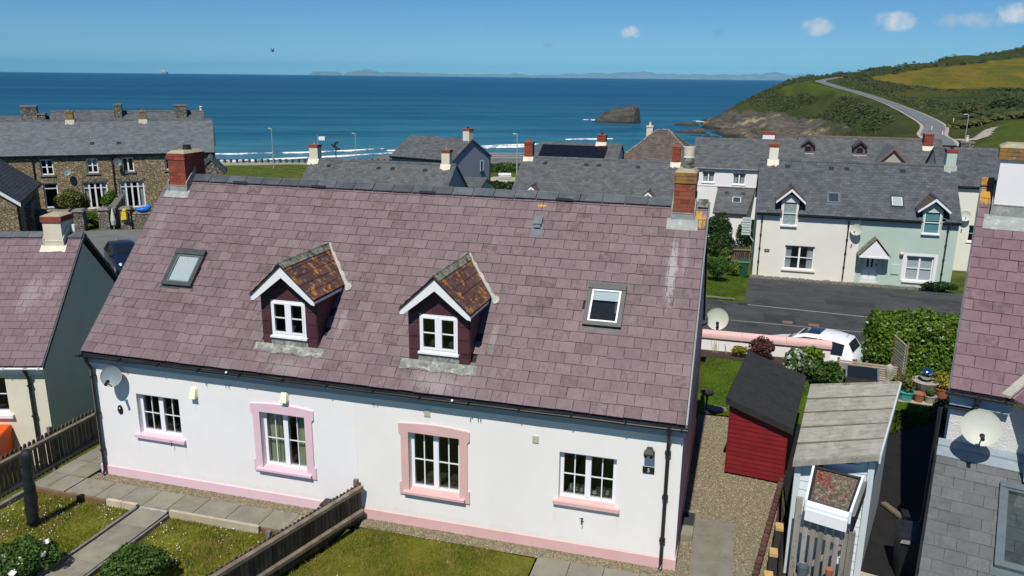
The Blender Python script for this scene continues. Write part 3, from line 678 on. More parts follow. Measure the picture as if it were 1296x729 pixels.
# ------------------------------------------------------------------ the cottage with the purple slate roof
EY, EZ, RY, RZ = -.1396, 2.8467, 3.1752, 6.1603        # eave and ridge of the front slope
LX = 12.4
DORM = (4.68, 7.82)
def cottage():
    c = thing('cottage', 'white rendered cottage with purple slate roof, two dormers and pink plinth, in the middle', 'house')
    w = {1: (1.11, 2.16, 1.07, 1.98), 2: (4.08, 5.09, .74, 1.97), 3: (7.30, 8.33, .74, 1.97), 4: (10.24, 11.28, 1.03, 1.98)}
    b = MB(); wall_panel(b, 0, 6.2, .19, 2.64, [w[1], w[2]], 0, .12)
    b.build('wall', M['white_wall'], c)
    b = MB(); wall_panel(b, 6.2, LX, .19, 2.64, [w[3], w[4]], 0, .12)
    b.build('wall', M['warm_wall'], c)
    for (x, mt) in ((0, 'white_wall'), (LX - .25, 'pink_salmon')):
        b = MB(); b.prism([(x, .002, -.3), (x, 6.35, -.3), (x, 6.35, 2.64), (x, 3.175, 5.86), (x, .002, 2.64)], (.25, 0, 0)); b.build('gable_wall', M[mt], c)
    b = MB(); b.box(.25, 6.1, -.3, LX - .25, 6.348, 2.64); b.build('rear_wall', M['white_wall'], c)
    for (a, e, mt) in ((-.022, 6.2, 'pink_lilac'), (6.2, LX + .022, 'pink_salmon')):
        b = MB(); b.hexa([(a, -.024, -.35), (e, -.024, -.35), (e, .02, -.35), (a, .02, -.35), (a, -.024, .175), (e, -.024, .175), (e, .02, .195), (a, .02, .195)])
        b.build('plinth', M[mt], c)
    b = MB(); b.box(LX + .001, .02, -.35, LX + .022, 6.3, .19); b.build('plinth', M['pink_salmon'], c)
    # movement joint, a thin groove filler between the two halves
    b = MB(); b.box(6.19, -.004, .2, 6.205, .003, 2.63); b.build('joint_strip', M['fascia_paint'] if False else M['warm_wall'], c)
    b = MB(); b.hexa([(-.03, -.10, 2.60), (LX + .03, -.10, 2.60), (LX + .03, -.003, 2.56), (-.03, -.003, 2.56), (-.03, -.115, 2.80), (LX + .03, -.115, 2.80), (LX + .03, -.003, 2.80), (-.03, -.003, 2.80)])
    b.build('fascia', M['fascia_paint'], c)
    gutter(c, -.09, LX + .07, -.19, 2.79, .055)
    downpipe(c, .115, 0, 2.76, -.19, -.02); downpipe(c, 12.16, 0, 2.76, -.19, -.02)
    # windows
    window(c, *w[1], cas=2, bars=(2, 2), bw=.018)
    wn = window(c, *w[2], cas=2, bars=(2, 2), bw=.018, curtain='curtain', curtain_w=.30)
    window(c, *w[3], cas=2, bars=(2, 2), bw=.022)
    wd = window(c, *w[4], cas=2, bars=(2, 2), bw=.020)
    q = MB()
    for (x, h, r) in ((10.42, .14, .03), (10.5, .08, .05), (10.62, .07, .035), (10.70, .10, .03), (11.1, .10, .04), (10.86, .05, .05)):
        q.lathe([(r * .6, 0), (r, h * .4), (r * .7, h * .8), (r * .8, h)], (x, .27, 1.085), 10)
    q.build('ornament', M['leaf_grey'], wd)
    for k, mt in ((1, 'pink_lilac'), (4, 'pink_salmon')):
        a, e, z0, _ = w[k]; b = MB(); b.hexa([(a - .09, -.075, z0 - .075), (e + .09, -.075, z0 - .075), (e + .09, .11, z0 - .06), (a - .09, .11, z0 - .06), (a - .09, -.075, z0 - .008), (e + .09, -.075, z0 - .008), (e + .09, .11, z0 + .01), (a - .09, .11, z0 + .01)])
        b.build('window_sill', M[mt], c)
    for k, mt, m2 in ((2, 'pink_lilac', 'pink_lilac'), (3, 'pink_salmon', 'pink_salmon')):
        a, e, z0, z1 = w[k]; S0 = .645; S1 = 2.125
        b = MB(); yb, yf = -.0, -.032
        def plate(pts): b.prism([(x, yf, z) for x, z in pts], (0, .034, 0))
        # eared surround: head with shallow arched top edge, two jambs, foot
        n = 8; top = [(a - .20 + (e - a + .40) * i / n, S1 + .045 * math.sin(PI * i / n)) for i in range(n + 1)]
        plate([(a - .20, z1 - .03), (a - .155, z1 - .075), (a, z1 - .075 + .075), (e, z1), (e + .155, z1 - .075), (e + .20, z1 - .03)] + top[::-1])
        for s_ in (0, 1):
            xo, xi = (a - .155, a) if s_ == 0 else (e, e + .155)
            plate([(xo, S0 + .27), (xi, S0 + .27), (xi, z1 - .0), (xo, z1 - .075)] if s_ == 0 else [(xo, S0 + .27), (xi, S0 + .27), (xi, z1 - .075), (xo, z1)])
        plate([(a - .20, S0), (e + .20, S0), (e + .20, S0 + .24), (e + .155, S0 + .27), (e, S0 + .27), (e, z0), (a, z0), (a, S0 + .27), (a - .155, S0 + .27), (a - .20, S0 + .24)])
        b.build('window_surround', M[mt], c)
        b = MB(); b.hexa([(a - .11, -.10, z0 - .055), (e + .11, -.10, z0 - .055), (e + .11, .11, z0 - .04), (a - .11, .11, z0 - .04), (a - .11, -.10, z0 - .004), (e + .11, -.10, z0 - .004), (e + .11, .11, z0 + .015), (a - .11, .11, z0 + .015)]) if False else b.hexa([(a - .11, -.10, z0 - .05), (e + .11, -.10, z0 - .05), (e + .11, -.033, z0 - .05), (a - .11, -.033, z0 - .05), (a - .11, -.10, z0 - .004), (e + .11, -.10, z0 - .004), (e + .11, -.033, z0 + .006), (a - .11, -.033, z0 + .006)])
        b.hexa([(a + .002, -.033, z0 + .002), (e - .002, -.033, z0 + .002), (e - .002, .115, z0 + .012), (a + .002, .115, z0 + .012), (a + .002, -.033, z0 + .008), (e - .002, -.033, z0 + .008), (e - .002, .115, z0 + .03), (a + .002, .115, z0 + .03)])
        b.build('window_sill', M[m2], c)
    # small fittings on the wall
    for (x, z) in ((2.57, 2.18), (4.68, 2.36)):
        b = MB(); b.hexa([(x - .075, -.11, z - .10), (x + .075, -.11, z - .10), (x + .075, -.002, z - .09), (x - .075, -.002, z - .09), (x - .06, -.03, z + .10), (x + .06, -.03, z + .10), (x + .06, -.002, z + .11), (x - .06, -.002, z + .11)])
        b.box(x - .085, -.012, z - .08, x + .085, -.001, z + .09); b.build('wall_vent', M['vent_cream'], c)
    for (x, z) in ((7.69, 2.40), (9.79, 2.16)):
        b = MB(); b.box(x - .06, -.016, z - .07, x + .06, -.001, z + .07)
        for k in range(6): b.box(x - .05, -.022, z - .06 + k * .02, x + .05, -.017, z - .05 + k * .02)
        b.build('wall_vent', M['vent_beige'], c)
    b = MB(); b.box(11.79, -.03, 2.14, 11.90, -.002, 2.22); b.box(11.755, -.20, 2.22, 11.935, -.002, 2.235); b.hexa([(11.77, -.16, 2.235), (11.92, -.16, 2.235), (11.92, -.01, 2.235), (11.77, -.01, 2.235), (11.80, -.11, 2.31), (11.89, -.11, 2.31), (11.89, -.01, 2.31), (11.80, -.01, 2.31)])
    for dx in (-.055, .045): b.box(11.845 + dx - .03, -.13, 2.15, 11.845 + dx + .02, -.06, 2.18)
    b.build('wall_lamp', M['black_metal'], c)
    b = MB(); b.box(11.74, -.02, 1.805, 11.945, -.002, 1.925); p = b.build('number_plaque', M['black'], c)
    lettering('number', '5', .105, p, (11.845, -.021, 1.862), (PI / 2, 0, 0))
    b = MB(); b.lathe([(.001, 0), (.085, 0), (.085, .018), (.07, .024), (.001, .024)], (0, 0, 0), 20, 0, Matrix.Diagonal((.75, 1.2, 1, 1)))
    p = b.build('oval_plaque', M['black'], c, ); p.location = (.67, -.001, 1.56); p.rotation_euler = (PI / 2, 0, 0)
    q = MB(); q.ball((0, .035, .026), (.022, .022, .006), 10, 6); q.build('emblem', M['dish'], p)
    for (x, z) in ((1.94, .99), (10.70, .70)):
        b = MB(); b.box(x - .012, -.05, z - .02, x + .012, -.002, z + .02); b.tube([(x, -.045, z), (x, -.08, z + .02), (x, -.085, z - .07)], .011, 6); b.tube([(x - .035, -.07, z + .04), (x + .03, -.07, z + .045)], .008, 6); b.build('tap', M['black_metal'], c)
    for (x, z) in ((3.35, 2.44), (3.42, 2.44), (2.9, 2.42), (8.55, 2.40), (8.7, 2.42), (8.75, 2.42), (6.6, 2.46)):
        b = MB(); b.tube([(x, -.003, z), (x, -.03, z + .02), (x, -.03, z - .05)], .006, 6); b.build('hook', M['black_metal'], c)
    for x in (3.52, 8.26):
        b = MB(); b.ball((x, -.20, 2.80), .026, 10, 6); b.build('sensor', M['white_paint'], c, smooth=True)
    # ---- roof
    r = MB(); e0 = EZ - .012
    r.prism([(-.035, EY + .02, e0), (-.035, RY, RZ - .012), (-.035, 2 * RY - EY, e0), (-.035, 2 * RY - EY - .08, e0 - .06), (-.035, RY, RZ - .16), (-.035, EY + .03, e0 - .09)], (LX + .07, 0, 0))
    roof = r.build('roof', M['felt'], c)
    def keep(x, s, a, e):
        for d in DORM:
            X = x - .022
            if abs(X - d) < .60 and s > .62 and s < 1.5: return False
            if abs(X - d) < .55 * max(0, (3.1 - s) / 1.6) and 1.5 <= s < 3.0: return False
        for (p, q) in ((1.17, 1.91), (10.38, 11.10)):
            if p - .02 < x - .022 and x - .022 < q + .02 and p + .03 < (a + e) / 2 - .022 + .15 and (a + e) / 2 - .022 - .15 < q - .03 and 1.76 < s < 2.56 and a - .022 > p - .10 and e - .022 < q + .10: return False
        return True
    slating(roof, (-.022, EY, EZ), (1, 0, 0), (0, RY - EY, RZ - EZ), LX + .049, 4.687, 'purple_slate', keep=keep, n_ind=300, near=CAM)
    slating(roof, (LX + .022, 2 * RY - EY, EZ), (-1, 0, 0), (0, EY - RY, RZ - EZ), LX + .049, 4.687, 'purple_slate', sw=.6)
    b = MB()
    for x in (LX + .028,):
        b.hexa([(x, EY, EZ - .11), (x + .03, EY, EZ - .11), (x + .03, RY, RZ - .11), (x, RY, RZ - .11), (x, EY, EZ + .012), (x + .03, EY, EZ + .012), (x + .03, RY, RZ + .012), (x, RY, RZ + .012)])
    b.build('verge_capping', M['grey_frame'], roof)
    b = MB(); x = -.052
    b.hexa([(x, EY, EZ - .11), (x + .026, EY, EZ - .11), (x + .026, RY, RZ - .11), (x, RY, RZ - .11), (x, EY, EZ + .006), (x + .026, EY, EZ + .006), (x + .026, RY, RZ + .006), (x, RY, RZ + .006)]); b.build('verge_capping', M['ridge_tile'], roof)
    ridge_tiles(roof, (.66, RY, RZ + .035), (11.72, RY, RZ + .035), 24)
    ridge_tiles(roof, (12.22, RY, RZ + .035), (12.43, RY, RZ + .035), 1, 'mossy')
    for x in (1.75, 3.75, 6.35, 9.35):
        b = MB(); b.box(x + .03, RY - .185, RZ - .085, x + .39, RY - .165, RZ - .035); b.build('ridge_vent', M['dark_slate'], roof)
    # slate vent near the ridge
    b = MB(); u = Vector((0, .707, .707)); n = Vector((0, -.707, .707)); o = Vector((9.03, 2.47, EZ + 2.47 - EY))
    def slab(x0, x1, s0, s1, h0, h1, bb): bb.hexa([o + Vector((x, 0, 0)) + u * s + n * h for (x, s, h) in ((x0, s0, h0), (x1, s0, h0), (x1, s1, h0), (x0, s1, h0), (x0, s0, h1), (x1, s0, h1), (x1, s1, h1), (x0, s1, h1))])
    slab(-.03, .20, -.06, .22, .022, .030, b); slab(0, .17, .17, .36, .03, .10, b); slab(.02, .15, .10, .17, .03, .075, b)
    b.build('slate_vent', M['grey_frame'], roof)
    # chimneys
    for (x0, x1, y0, y1, zt, zc, mt, ct) in ((.19, .635, 2.83, 3.56, 6.56, 6.71, 'brick', 'brick'), (11.77, 12.165, 2.83, 3.45, 6.55, 6.76, 'brick_lichen', 'lichen_cap')):
        ch = MB(); ch.box(x0 + .02, y0 + .02, 5.4, x1 - .02, y1 - .02, zt - .02); ch = ch.build('chimney', M['brick_joint'], c)
        brick_stack(ch, x0, x1, y0, y1, 5.62, zt, mt)
        brick_stack(ch, x0 - .015, x1 + .015, y0 - .015, y1 + .015, zt + .002, zc, ct if ct == 'brick' else ct, name='capping_course')
        b = MB(); n = len(b.v); x_, y_ = (x0 + x1) / 2, (y0 + y1) / 2
        b.hexa([(x0 - .01, y0 - .01, zc + .001), (x1 + .01, y0 - .01, zc + .001), (x1 + .01, y1 + .01, zc + .001), (x0 - .01, y1 + .01, zc + .001), (x0 + .06, y0 + .08, zc + .06), (x1 - .06, y0 + .08, zc + .06), (x1 - .06, y1 - .08, zc + .06), (x0 + .06, y1 - .08, zc + .06)])
        b.build('flaunching', M['flaunching'], ch)
        flashing(ch, x0, x1, y0, EZ + y0 - EY, apron=.20 if mt == 'brick' else .26)
    b = MB(); b.lathe([(.10, 0), (.105, .05), (.09, .06), (.09, .12), (.07, .12)], (.42, 3.25, 6.76), 14); b.build('chimney_pot', M['black_metal'], c)
    b = MB(); b.lathe([(.105, 0), (.11, .06), (.10, .10), (.10, .19), (.08, .2)], (11.99, 3.15, 6.80), 14); b.build('chimney_pot', M['mossy'], c)
    b = MB(); b.lathe([(.095, 0), (.11, .03), (.10, .05), (.115, .20), (.12, .23), (.09, .23), (.085, .1)], (11.99, 3.15, 7.0), 16); b.build('chimney_pot', M['cream_chimney'], c)
    # roof windows
    o = (0, EY, EZ); s = (0, RY - EY, RZ - EZ)
    roof_window(c, o, (1, 0, 0), s, 1.17, 1.91, 1.72, 2.62, blind=1.0, sash='grey_frame')
    roof_window(c, o, (1, 0, 0), s, 10.38, 11.10, 1.70, 2.60, blind=.30)
    for d in DORM: dormer(c, d)
    return c

def zroof(y): return EZ + (y - EY)
def dormer(c, cx):
    hw, y0 = .60, .31; ze = 4.37; za = 4.37 + .60 * .92
    b = MB()
    # carcass: front gable wall with window opening, two cheeks running back into the roof
    zb = zroof(y0) - .05; wx = .375; w0, w1 = 3.51, 4.235
    yk = ze - EZ + EY + .1
    b.prism([(cx - hw, y0 + .03, zb), (cx - hw, yk, ze), (cx - hw, y0 + .03, ze)], (.05, 0, 0)); b.prism([(cx + hw - .05, y0 + .03, zb), (cx + hw - .05, yk, ze), (cx + hw - .05, y0 + .03, ze)], (.05, 0, 0))
    for (x0, x1, z0, z1) in ((-hw, -wx, zb, ze), (wx, hw, zb, ze), (-wx, wx, zb, w0), (-wx, wx, w1, ze)): b.box(cx + x0, y0 + .02, z0, cx + x1, y0 + .06, z1)
    b.prism([(cx - hw, y0 + .02, ze), (cx + hw, y0 + .02, ze), (cx, y0 + .02, za)], (0, .04, 0))
    d = b.build('dormer', M['wall_tile'], c)
    # tile hanging, one piece each
    def tile(x0, x1, z0, z1, zt0=None):
        q = MB(); k = .012 + RND.uniform(0, .003)
        zl, zr = (z1, z1) if zt0 is None else zt0
        q.hexa([(x0, y0 - .004, z0), (x1, y0 - .004, z0), (x1, y0 + .019, z0), (x0, y0 + .019, z0), (x0, y0 + .006, zl), (x1, y0 + .006, zr), (x1, y0 + .019, zr), (x0, y0 + .019, zl)])
        q.build('wall_tile', M['wall_tile'], d)
    for sg in (-1, 1):
        for i in range(4):
            z0 = 3.27 + i * .262; a, e = sorted((cx + sg * hw, cx + sg * (wx + .005))); tile(a, e - .004, z0, z0 + .255)
    def roofz(x): return za - abs(x - cx) * .92 - .02
    for (z0, z1, xs) in ((w1 + .01, 4.47, (-.36, -.12, .12, .36)), (4.475, 4.70, (-.34, -.02, .30)),):
        for a, e in zip(xs[:-1], xs[1:]):
            q0, q1 = cx + a, cx + e - .005; tile(q0, q1, z0, z1, (min(z1, roofz(q0)), min(z1, roofz(q1))))
    q = MB(); q.prism([(cx - .18, y0 - .002, 4.705), (cx + .18, y0 - .002, 4.705), (cx, y0 - .002, za - .02)], (0, .02, 0)); q.build('wall_tile', M['wall_tile'], d)
    for sg in (-1, 1):                 # cheeks: courses of tiles stepping back up the roof
        for i in range(5):
            z0 = zb + .05 + i * .22; z1 = z0 + .215; ys = z0 - EZ + EY + .03; x = cx + sg * hw
            if z1 > ze: z1 = ze
            yy = y0 + .02
            while yy < yk - .05:
                ye = min(yy + .28, yk); yl0, yl1 = yy, ye
                if zroof(yy) < z1:
                    q = MB(); xo = x + sg * .016; lo0, lo1 = max(z0, zroof(yl0) - .03), max(z0, zroof(yl1) - .03)
                    if lo1 > z1: lo1 = z1
                    P = [(x, yl0, lo0), (x, yl1 - .004, lo1), (x, yl1 - .004, z1), (x, yl0, z1)]
                    q.prism(P, (sg * .014, 0, 0)); q.build('wall_tile', M['wall_tile'], d)
                yy = ye
    window(d, cx - wx, cx + wx, w0, w1, y=y0 - .02, rev=.01, cas=2, bars=(1, 2), fw=.045, mull=.07, bw=.022, depth=.35, name='window_frame')
    q = MB()
    for sg in (-1, 1):                 # opening sash frames
        a, e = sorted((cx + sg * .035, cx + sg * (wx - .04)))
        for (p0, p1, r0, r1) in ((a, e, w0 + .045, w0 + .077), (a, e, w1 - .077, w1 - .045), (a, a + .032, w0 + .077, w1 - .077), (e - .032, e, w0 + .077, w1 - .077)): q.box(p0, y0 - .022, r0, p1, y0 + .03, r1)
    q.box(cx - wx - .03, y0 - .06, w0 - .04, cx + wx + .03, y0 + .02, w0 - .002)
    q.build('sash', M['upvc'], d)
    # barge boards with kicked tails, soffit shadow gap behind them
    t = math.atan(.92); dr = .205
    for sg in (-1, 1):
        q = MB(); yb = .115
        pts = [(0, za + .075), (sg * .58, za + .075 - .58 * .92 - .005), (sg * .69, 4.40), (sg * .69, 4.245), (sg * .62, 4.26), (sg * .52, 4.335), (sg * .40, 4.43), (sg * .0, za - .175)]
        q.prism([(cx + x, yb, z) for x, z in (pts if sg > 0 else pts[::-1])], (0, .032, 0)); q.build('barge_board', M['white_paint'], d)
        q = MB(); x = cx + sg * .655; yb2 = 4.26 - EZ + EY
        q.prism([(x, .15, 4.265), (x, yb2 + .02, 4.265), (x, yb2 + .20, 4.40), (x, .15, 4.40)], (sg * .022, 0, 0)); q.build('fascia', M['white_paint'], d)
    # dormer roof
    zr = za + .085; yr = zr - EZ + EY
    q = MB()
    for sg in (-1, 1):
        xe, zee = cx + sg * .70, zr - .70 * .92; ye = zee - EZ + EY
        A, Bp, Cc, D_ = Vector((cx, .09, zr - .03)), Vector((xe, .09, zee - .03)), Vector((xe, ye + .02, zee - .03)), Vector((cx, yr + .02, zr - .03))
        up = Vector((0, 0, .024)); q.hexa([A, Bp, Cc, D_, A + up, Bp + up, Cc + up, D_ + up] if sg < 0 else [Bp, A, D_, Cc, Bp + up, A + up, D_ + up, Cc + up])
    q.build('roof_board', M['felt'], d)
    for sg in (-1, 1):
        S = math.hypot(.70, .70 * .92); rows = 5; g = S / rows
        sv = Vector((-sg * .70, 0, .70 * .92)).normalized(); uv = Vector((0, sg, 0)); nv = uv.cross(sv)
        for r_ in range(rows):
            x = cx + sg * (.70 - .70 * r_ / rows); z = zr - .70 * .92 + .70 * .92 * r_ / rows
            yy = .07 - (.15 if r_ % 2 else 0); yend = z + g * .35 - EZ + EY + .02
            while yy < yend - .02:
                a, e = max(yy, .07), min(yy + .3, yend); yy += .3
                if e - a < .03: continue
                ln = g + .03; tl = .05; s2 = (sv * math.cos(tl) - nv * math.sin(tl)); n2 = uv.cross(s2)
                st = a if sg > 0 else e - .005
                p = Vector((x, st, z)) + nv * .014
                ob = link('roof_slate', slate_mesh(round(e - a - .005, 2), round(ln, 2), .009, 'lichen_slate'), d)
                ob.matrix_local = Matrix(((uv.x, s2.x, n2.x, p.x), (uv.y, s2.y, n2.y, p.y), (uv.z, s2.z, n2.z, p.z), (0, 0, 0, 1)))
    ridge_tiles(d, (cx, .06, zr + .035), (cx, yr + .06, zr + .035), 5, 'mossy', leg=.11, drop=.10)
    # mortar fillets in the two valleys, and lead at the foot
    for sg in (-1, 1):
        q = MB(); P0 = Vector((cx + sg * .02, yr + .02, zr + .03)); xe, zee = cx + sg * .76, zr - .76 * .92 ; P1 = Vector((xe, zee - EZ + EY, zee + .03))
        n_ = 9
        for i in range(n_):
            a = P0.lerp(P1, i / n_); e = P0.lerp(P1, (i + 1) / n_); k0, k1 = .035 + .02 * RND.random(), .035 + .02 * RND.random()
            q.hexa([a + Vector((-k0, -.02, -.05)), a + Vector((k0, .03, -.05)), e + Vector((k1, .03, -.05)), e + Vector((-k1, -.02, -.05)), a + Vector((-k0 * .7, -.02, .028)), a + Vector((k0, .03, .02)), e + Vector((k1, .03, .02)), e + Vector((-k1 * .7, -.02, .028))])
        if sg > 0:
            f = P1 + Vector((.03, -.02, -.0)); pts = [f + Vector((math.cos(a_) * .085 * (1 if math.cos(a_) > 0 else .6), math.sin(a_) * .065, math.sin(a_) * .065)) for a_ in [2 * PI * i / 12 for i in range(12)]]
            q.prism([p + Vector((0, .01, -.01)) for p in pts], (0, -.014, .014))
        q.build('valley_mortar', M['mortar'], d)
    q = MB(); f0 = y0 - .015
    def sl(y, h): return (y, zroof(y) + h)
    y_, z_ = sl(f0 - .13, .03); y2, z2 = f0, zroof(f0) + .035
    xs = [cx - .76 + 1.52 * i / 12 for i in range(13)]; jit = [RND.uniform(-.025, .025) for _ in xs]
    for i in range(12):
        q.hexa([(xs[i], y_ + jit[i], z_ + jit[i]), (xs[i + 1], y_ + jit[i + 1], z_ + jit[i + 1]), (xs[i + 1], y2, z2), (xs[i], y2, z2), (xs[i], y_ + jit[i], z_ + jit[i] + .012), (xs[i + 1], y_ + jit[i + 1], z_ + jit[i + 1] + .012), (xs[i + 1], y2, z2 + .012), (xs[i], y2, z2 + .012)])
    q.box(cx - wx - .03, f0 - .004, zroof(f0) + .0, cx + wx + .03, f0 + .02, w0 - .042)
    q.build('flashing', M['old_lead'], d)
cottage()
satellite_dish('satellite_dish', 'grey satellite dish high on the white wall beside the black downpipe', (.74, 0, 2.36), (.76, -.24, 2.41), (.35, -.86, .25), .215, 'dish_grey')
satellite_dish('satellite_dish', 'round pale satellite dish past the roof edge above the pink-topped wall', (12.4, 5.35, 2.95), (12.74, 5.25, 3.18), (.10, -.97, .22), .25, 'dish_cream', arm_len=.2)

# ------------------------------------------------------------------ vegetation
def leaves_on(pts, nrm, size, jitter=.9, aspect=.62):
    """small bent leaf quads at pts (N,3), loosely facing nrm"""
    n = len(pts); d = nrm + NPR.normal(0, jitter, (n, 3)); d /= np.linalg.norm(d, axis=1)[:, None] + 1e-9
    a = NPR.normal(0, 1, (n, 3)); a -= (a * d).sum(1)[:, None] * d; a /= np.linalg.norm(a, axis=1)[:, None] + 1e-9
    b = np.cross(d, a); s = size * NPR.uniform(.6, 1.35, (n, 1))
    return np.stack([pts - a * s, pts - b * s * aspect, pts + a * s, pts + b * s * aspect], 1)
def blob_points(n, c, r, lumps=9, seed=0, flat=.0, shell=.5):
    g = np.random.default_rng(seed); cc = []; 
    L = g.normal(0, 1, (lumps, 3)); L /= np.linalg.norm(L, axis=1)[:, None]; L[:, 2] = np.abs(L[:, 2]) * .9 - .15
    cen = L * .58; rad = g.uniform(.34, .56, lumps)
    cen = np.vstack([cen, [[0, 0, 0]]]); rad = np.append(rad, .66)
    k = g.choice(len(rad), n, p=rad ** 2 / (rad ** 2).sum())
    d = g.normal(0, 1, (n, 3)); d /= np.linalg.norm(d, axis=1)[:, None]
    q = rad[k] * (1 - shell * g.random(n) ** 2); p = cen[k] + d * q[:, None]
    p = p * np.array(r) + np.array(c); z0 = c[2] - r[2] * .92
    p[:, 2] = np.maximum(p[:, 2], z0 + .02 * g.random(n))
    return p, d
def shrub(name, label, cat, loc, r, n, mt, size, seed=1, group=None, lumps=10, stems=5, extra=None):
    t = thing(name, label, cat, loc, 0, group)
    p, d = blob_points(n, (0, 0, r[2] * .95), r, lumps, seed)
    d[:, 2] += .35
    quads('foliage', leaves_on(p, d, size), M[mt], t)
    b = MB(); g = random.Random(seed)
    for i in range(stems):
        a = g.uniform(0, 2 * PI); k = g.uniform(.2, .7)
        b.tube([(0, 0, -.05), (math.cos(a) * r[0] * k * .4, math.sin(a) * r[1] * k * .4, r[2] * .6), (math.cos(a) * r[0] * k, math.sin(a) * r[1] * k, r[2] * 1.35)], .022 * max(r), 5, r1=.006 * max(r))
    b.build('stem', M['bark'], t)
    if extra:
        (mt2, n2, s2, top) = extra
        p2, d2 = blob_points(n2 * 3, (0, 0, r[2] * .95), (r[0] * 1.06, r[1] * 1.06, r[2] * 1.06), lumps, seed, shell=.1)
        sel = np.argsort(-(p2[:, 2] + NPR.normal(0, r[2] * .5, len(p2))) if top else NPR.random(len(p2)))[:n2]
        pp = np.repeat(p2[sel], 5, 0) + NPR.normal(0, s2 * .45, (n2 * 5, 3))
        quads('blossom', leaves_on(pp, np.repeat(d2[sel], 5, 0), s2, .5, .9), M[mt2], t)
    return t
def hedge(name, label, loc, ext, n, mt, size, seed=3, rz=0):
    """clipped hedge: box of leaves with a soft, lumpy skin"""
    t = thing(name, label, 'hedge', loc, rz)
    g = np.random.default_rng(seed); X, Y, Z = ext
    A = np.array([X * Z, X * Z, Y * Z, Y * Z, X * Y]); f = g.choice(5, n, p=A / A.sum()); u, v = g.random(n), g.random(n)
    p = np.zeros((n, 3)); d = np.zeros((n, 3))
    for k, (nx, ny, nz) in enumerate(((0, -1, 0), (0, 1, 0), (-1, 0, 0), (1, 0, 0), (0, 0, 1))):
        s = f == k; d[s] = (nx, ny, nz)
        if k < 2: p[s] = np.c_[(u[s] - .5) * X, np.full(s.sum(), (k - .5) * Y), v[s] * Z]
        elif k < 4: p[s] = np.c_[np.full(s.sum(), (k - 2.5) * X), (u[s] - .5) * Y, v[s] * Z]
        else: p[s] = np.c_[(u[s] - .5) * X, (v[s] - .5) * Y, np.full(s.sum(), Z)]
    lump = np.sin(p[:, 0] * 3.1 + seed) * np.sin(p[:, 2] * 3.7 + 1) * .07 + np.sin(p[:, 0] * 7.3) * np.sin(p[:, 1] * 6.1 + 2) * .05
    # rounded shoulders
    e = np.maximum(0, p[:, 2] - (Z - .35)) / .35; p[:, 1] *= 1 - .30 * e ** 2; p[:, 0] *= 1 - .05 * e ** 2
    p += d * (lump[:, None] + g.normal(0, .05, (n, 1)) - .13 * g.random((n, 1)) ** 2)
    d[:, 2] += .3
    quads('foliage', leaves_on(p, d, size, .8), M[mt], t)
    b = MB()
    b.box(-X / 2 + .25, -Y / 2 + .2, 0, X / 2 - .25, Y / 2 - .2, Z - .3); b.build('inner_growth', M['black'] if False else M['leaf_dark'], t)
    return t
def grass_blades(name, poly, z, n, mt, h=(.03, .07), w=.006, parent=None, keep=None):
    poly = np.array(poly); lo, hi = poly.min(0), poly.max(0); out = []
    p = NPR.random((int(n * 1.6), 2)) * (hi - lo) + lo; k = len(poly); ins = np.zeros(len(p), bool)
    for i in range(k):
        a, b = poly[i], poly[(i + 1) % k]
        c = ((a[1] > p[:, 1]) != (b[1] > p[:, 1])) & (p[:, 0] < (b[0] - a[0]) * (p[:, 1] - a[1]) / (b[1] - a[1] + 1e-12) + a[0]); ins ^= c
    p = p[ins][:n]; m = len(p)
    if keep is not None: p = p[keep(p)]; m = len(p)
    a = NPR.uniform(0, 2 * PI, m); hh = NPR.uniform(*h, m) * (1 + .6 * np.sin(p[:, 0] * 3.3 + 1) * np.sin(p[:, 1] * 2.7)); dx, dy = np.cos(a) * w, np.sin(a) * w
    lean = NPR.normal(0, .45, (m, 2)) * hh[:, None]; zz = z if np.isscalar(z) else z(p)
    z0 = np.full(m, zz) if np.isscalar(zz) else zz
    tri = np.stack([np.c_[p[:, 0] - dx, p[:, 1] - dy, z0], np.c_[p[:, 0] + dx, p[:, 1] + dy, z0], np.c_[p[:, 0] + lean[:, 0], p[:, 1] + lean[:, 1], z0 + hh]], 1)
    return quads(name, tri, M[mt], parent, kind='stuff')
def in_poly(p, poly):
    poly = np.array(poly); ins = np.zeros(len(p), bool); k = len(poly)
    for i in range(k):
        a, b = poly[i], poly[(i + 1) % k]
        ins ^= ((a[1] > p[:, 1]) != (b[1] > p[:, 1])) & (p[:, 0] < (b[0] - a[0]) * (p[:, 1] - a[1]) / (b[1] - a[1] + 1e-12) + a[0])
    return ins
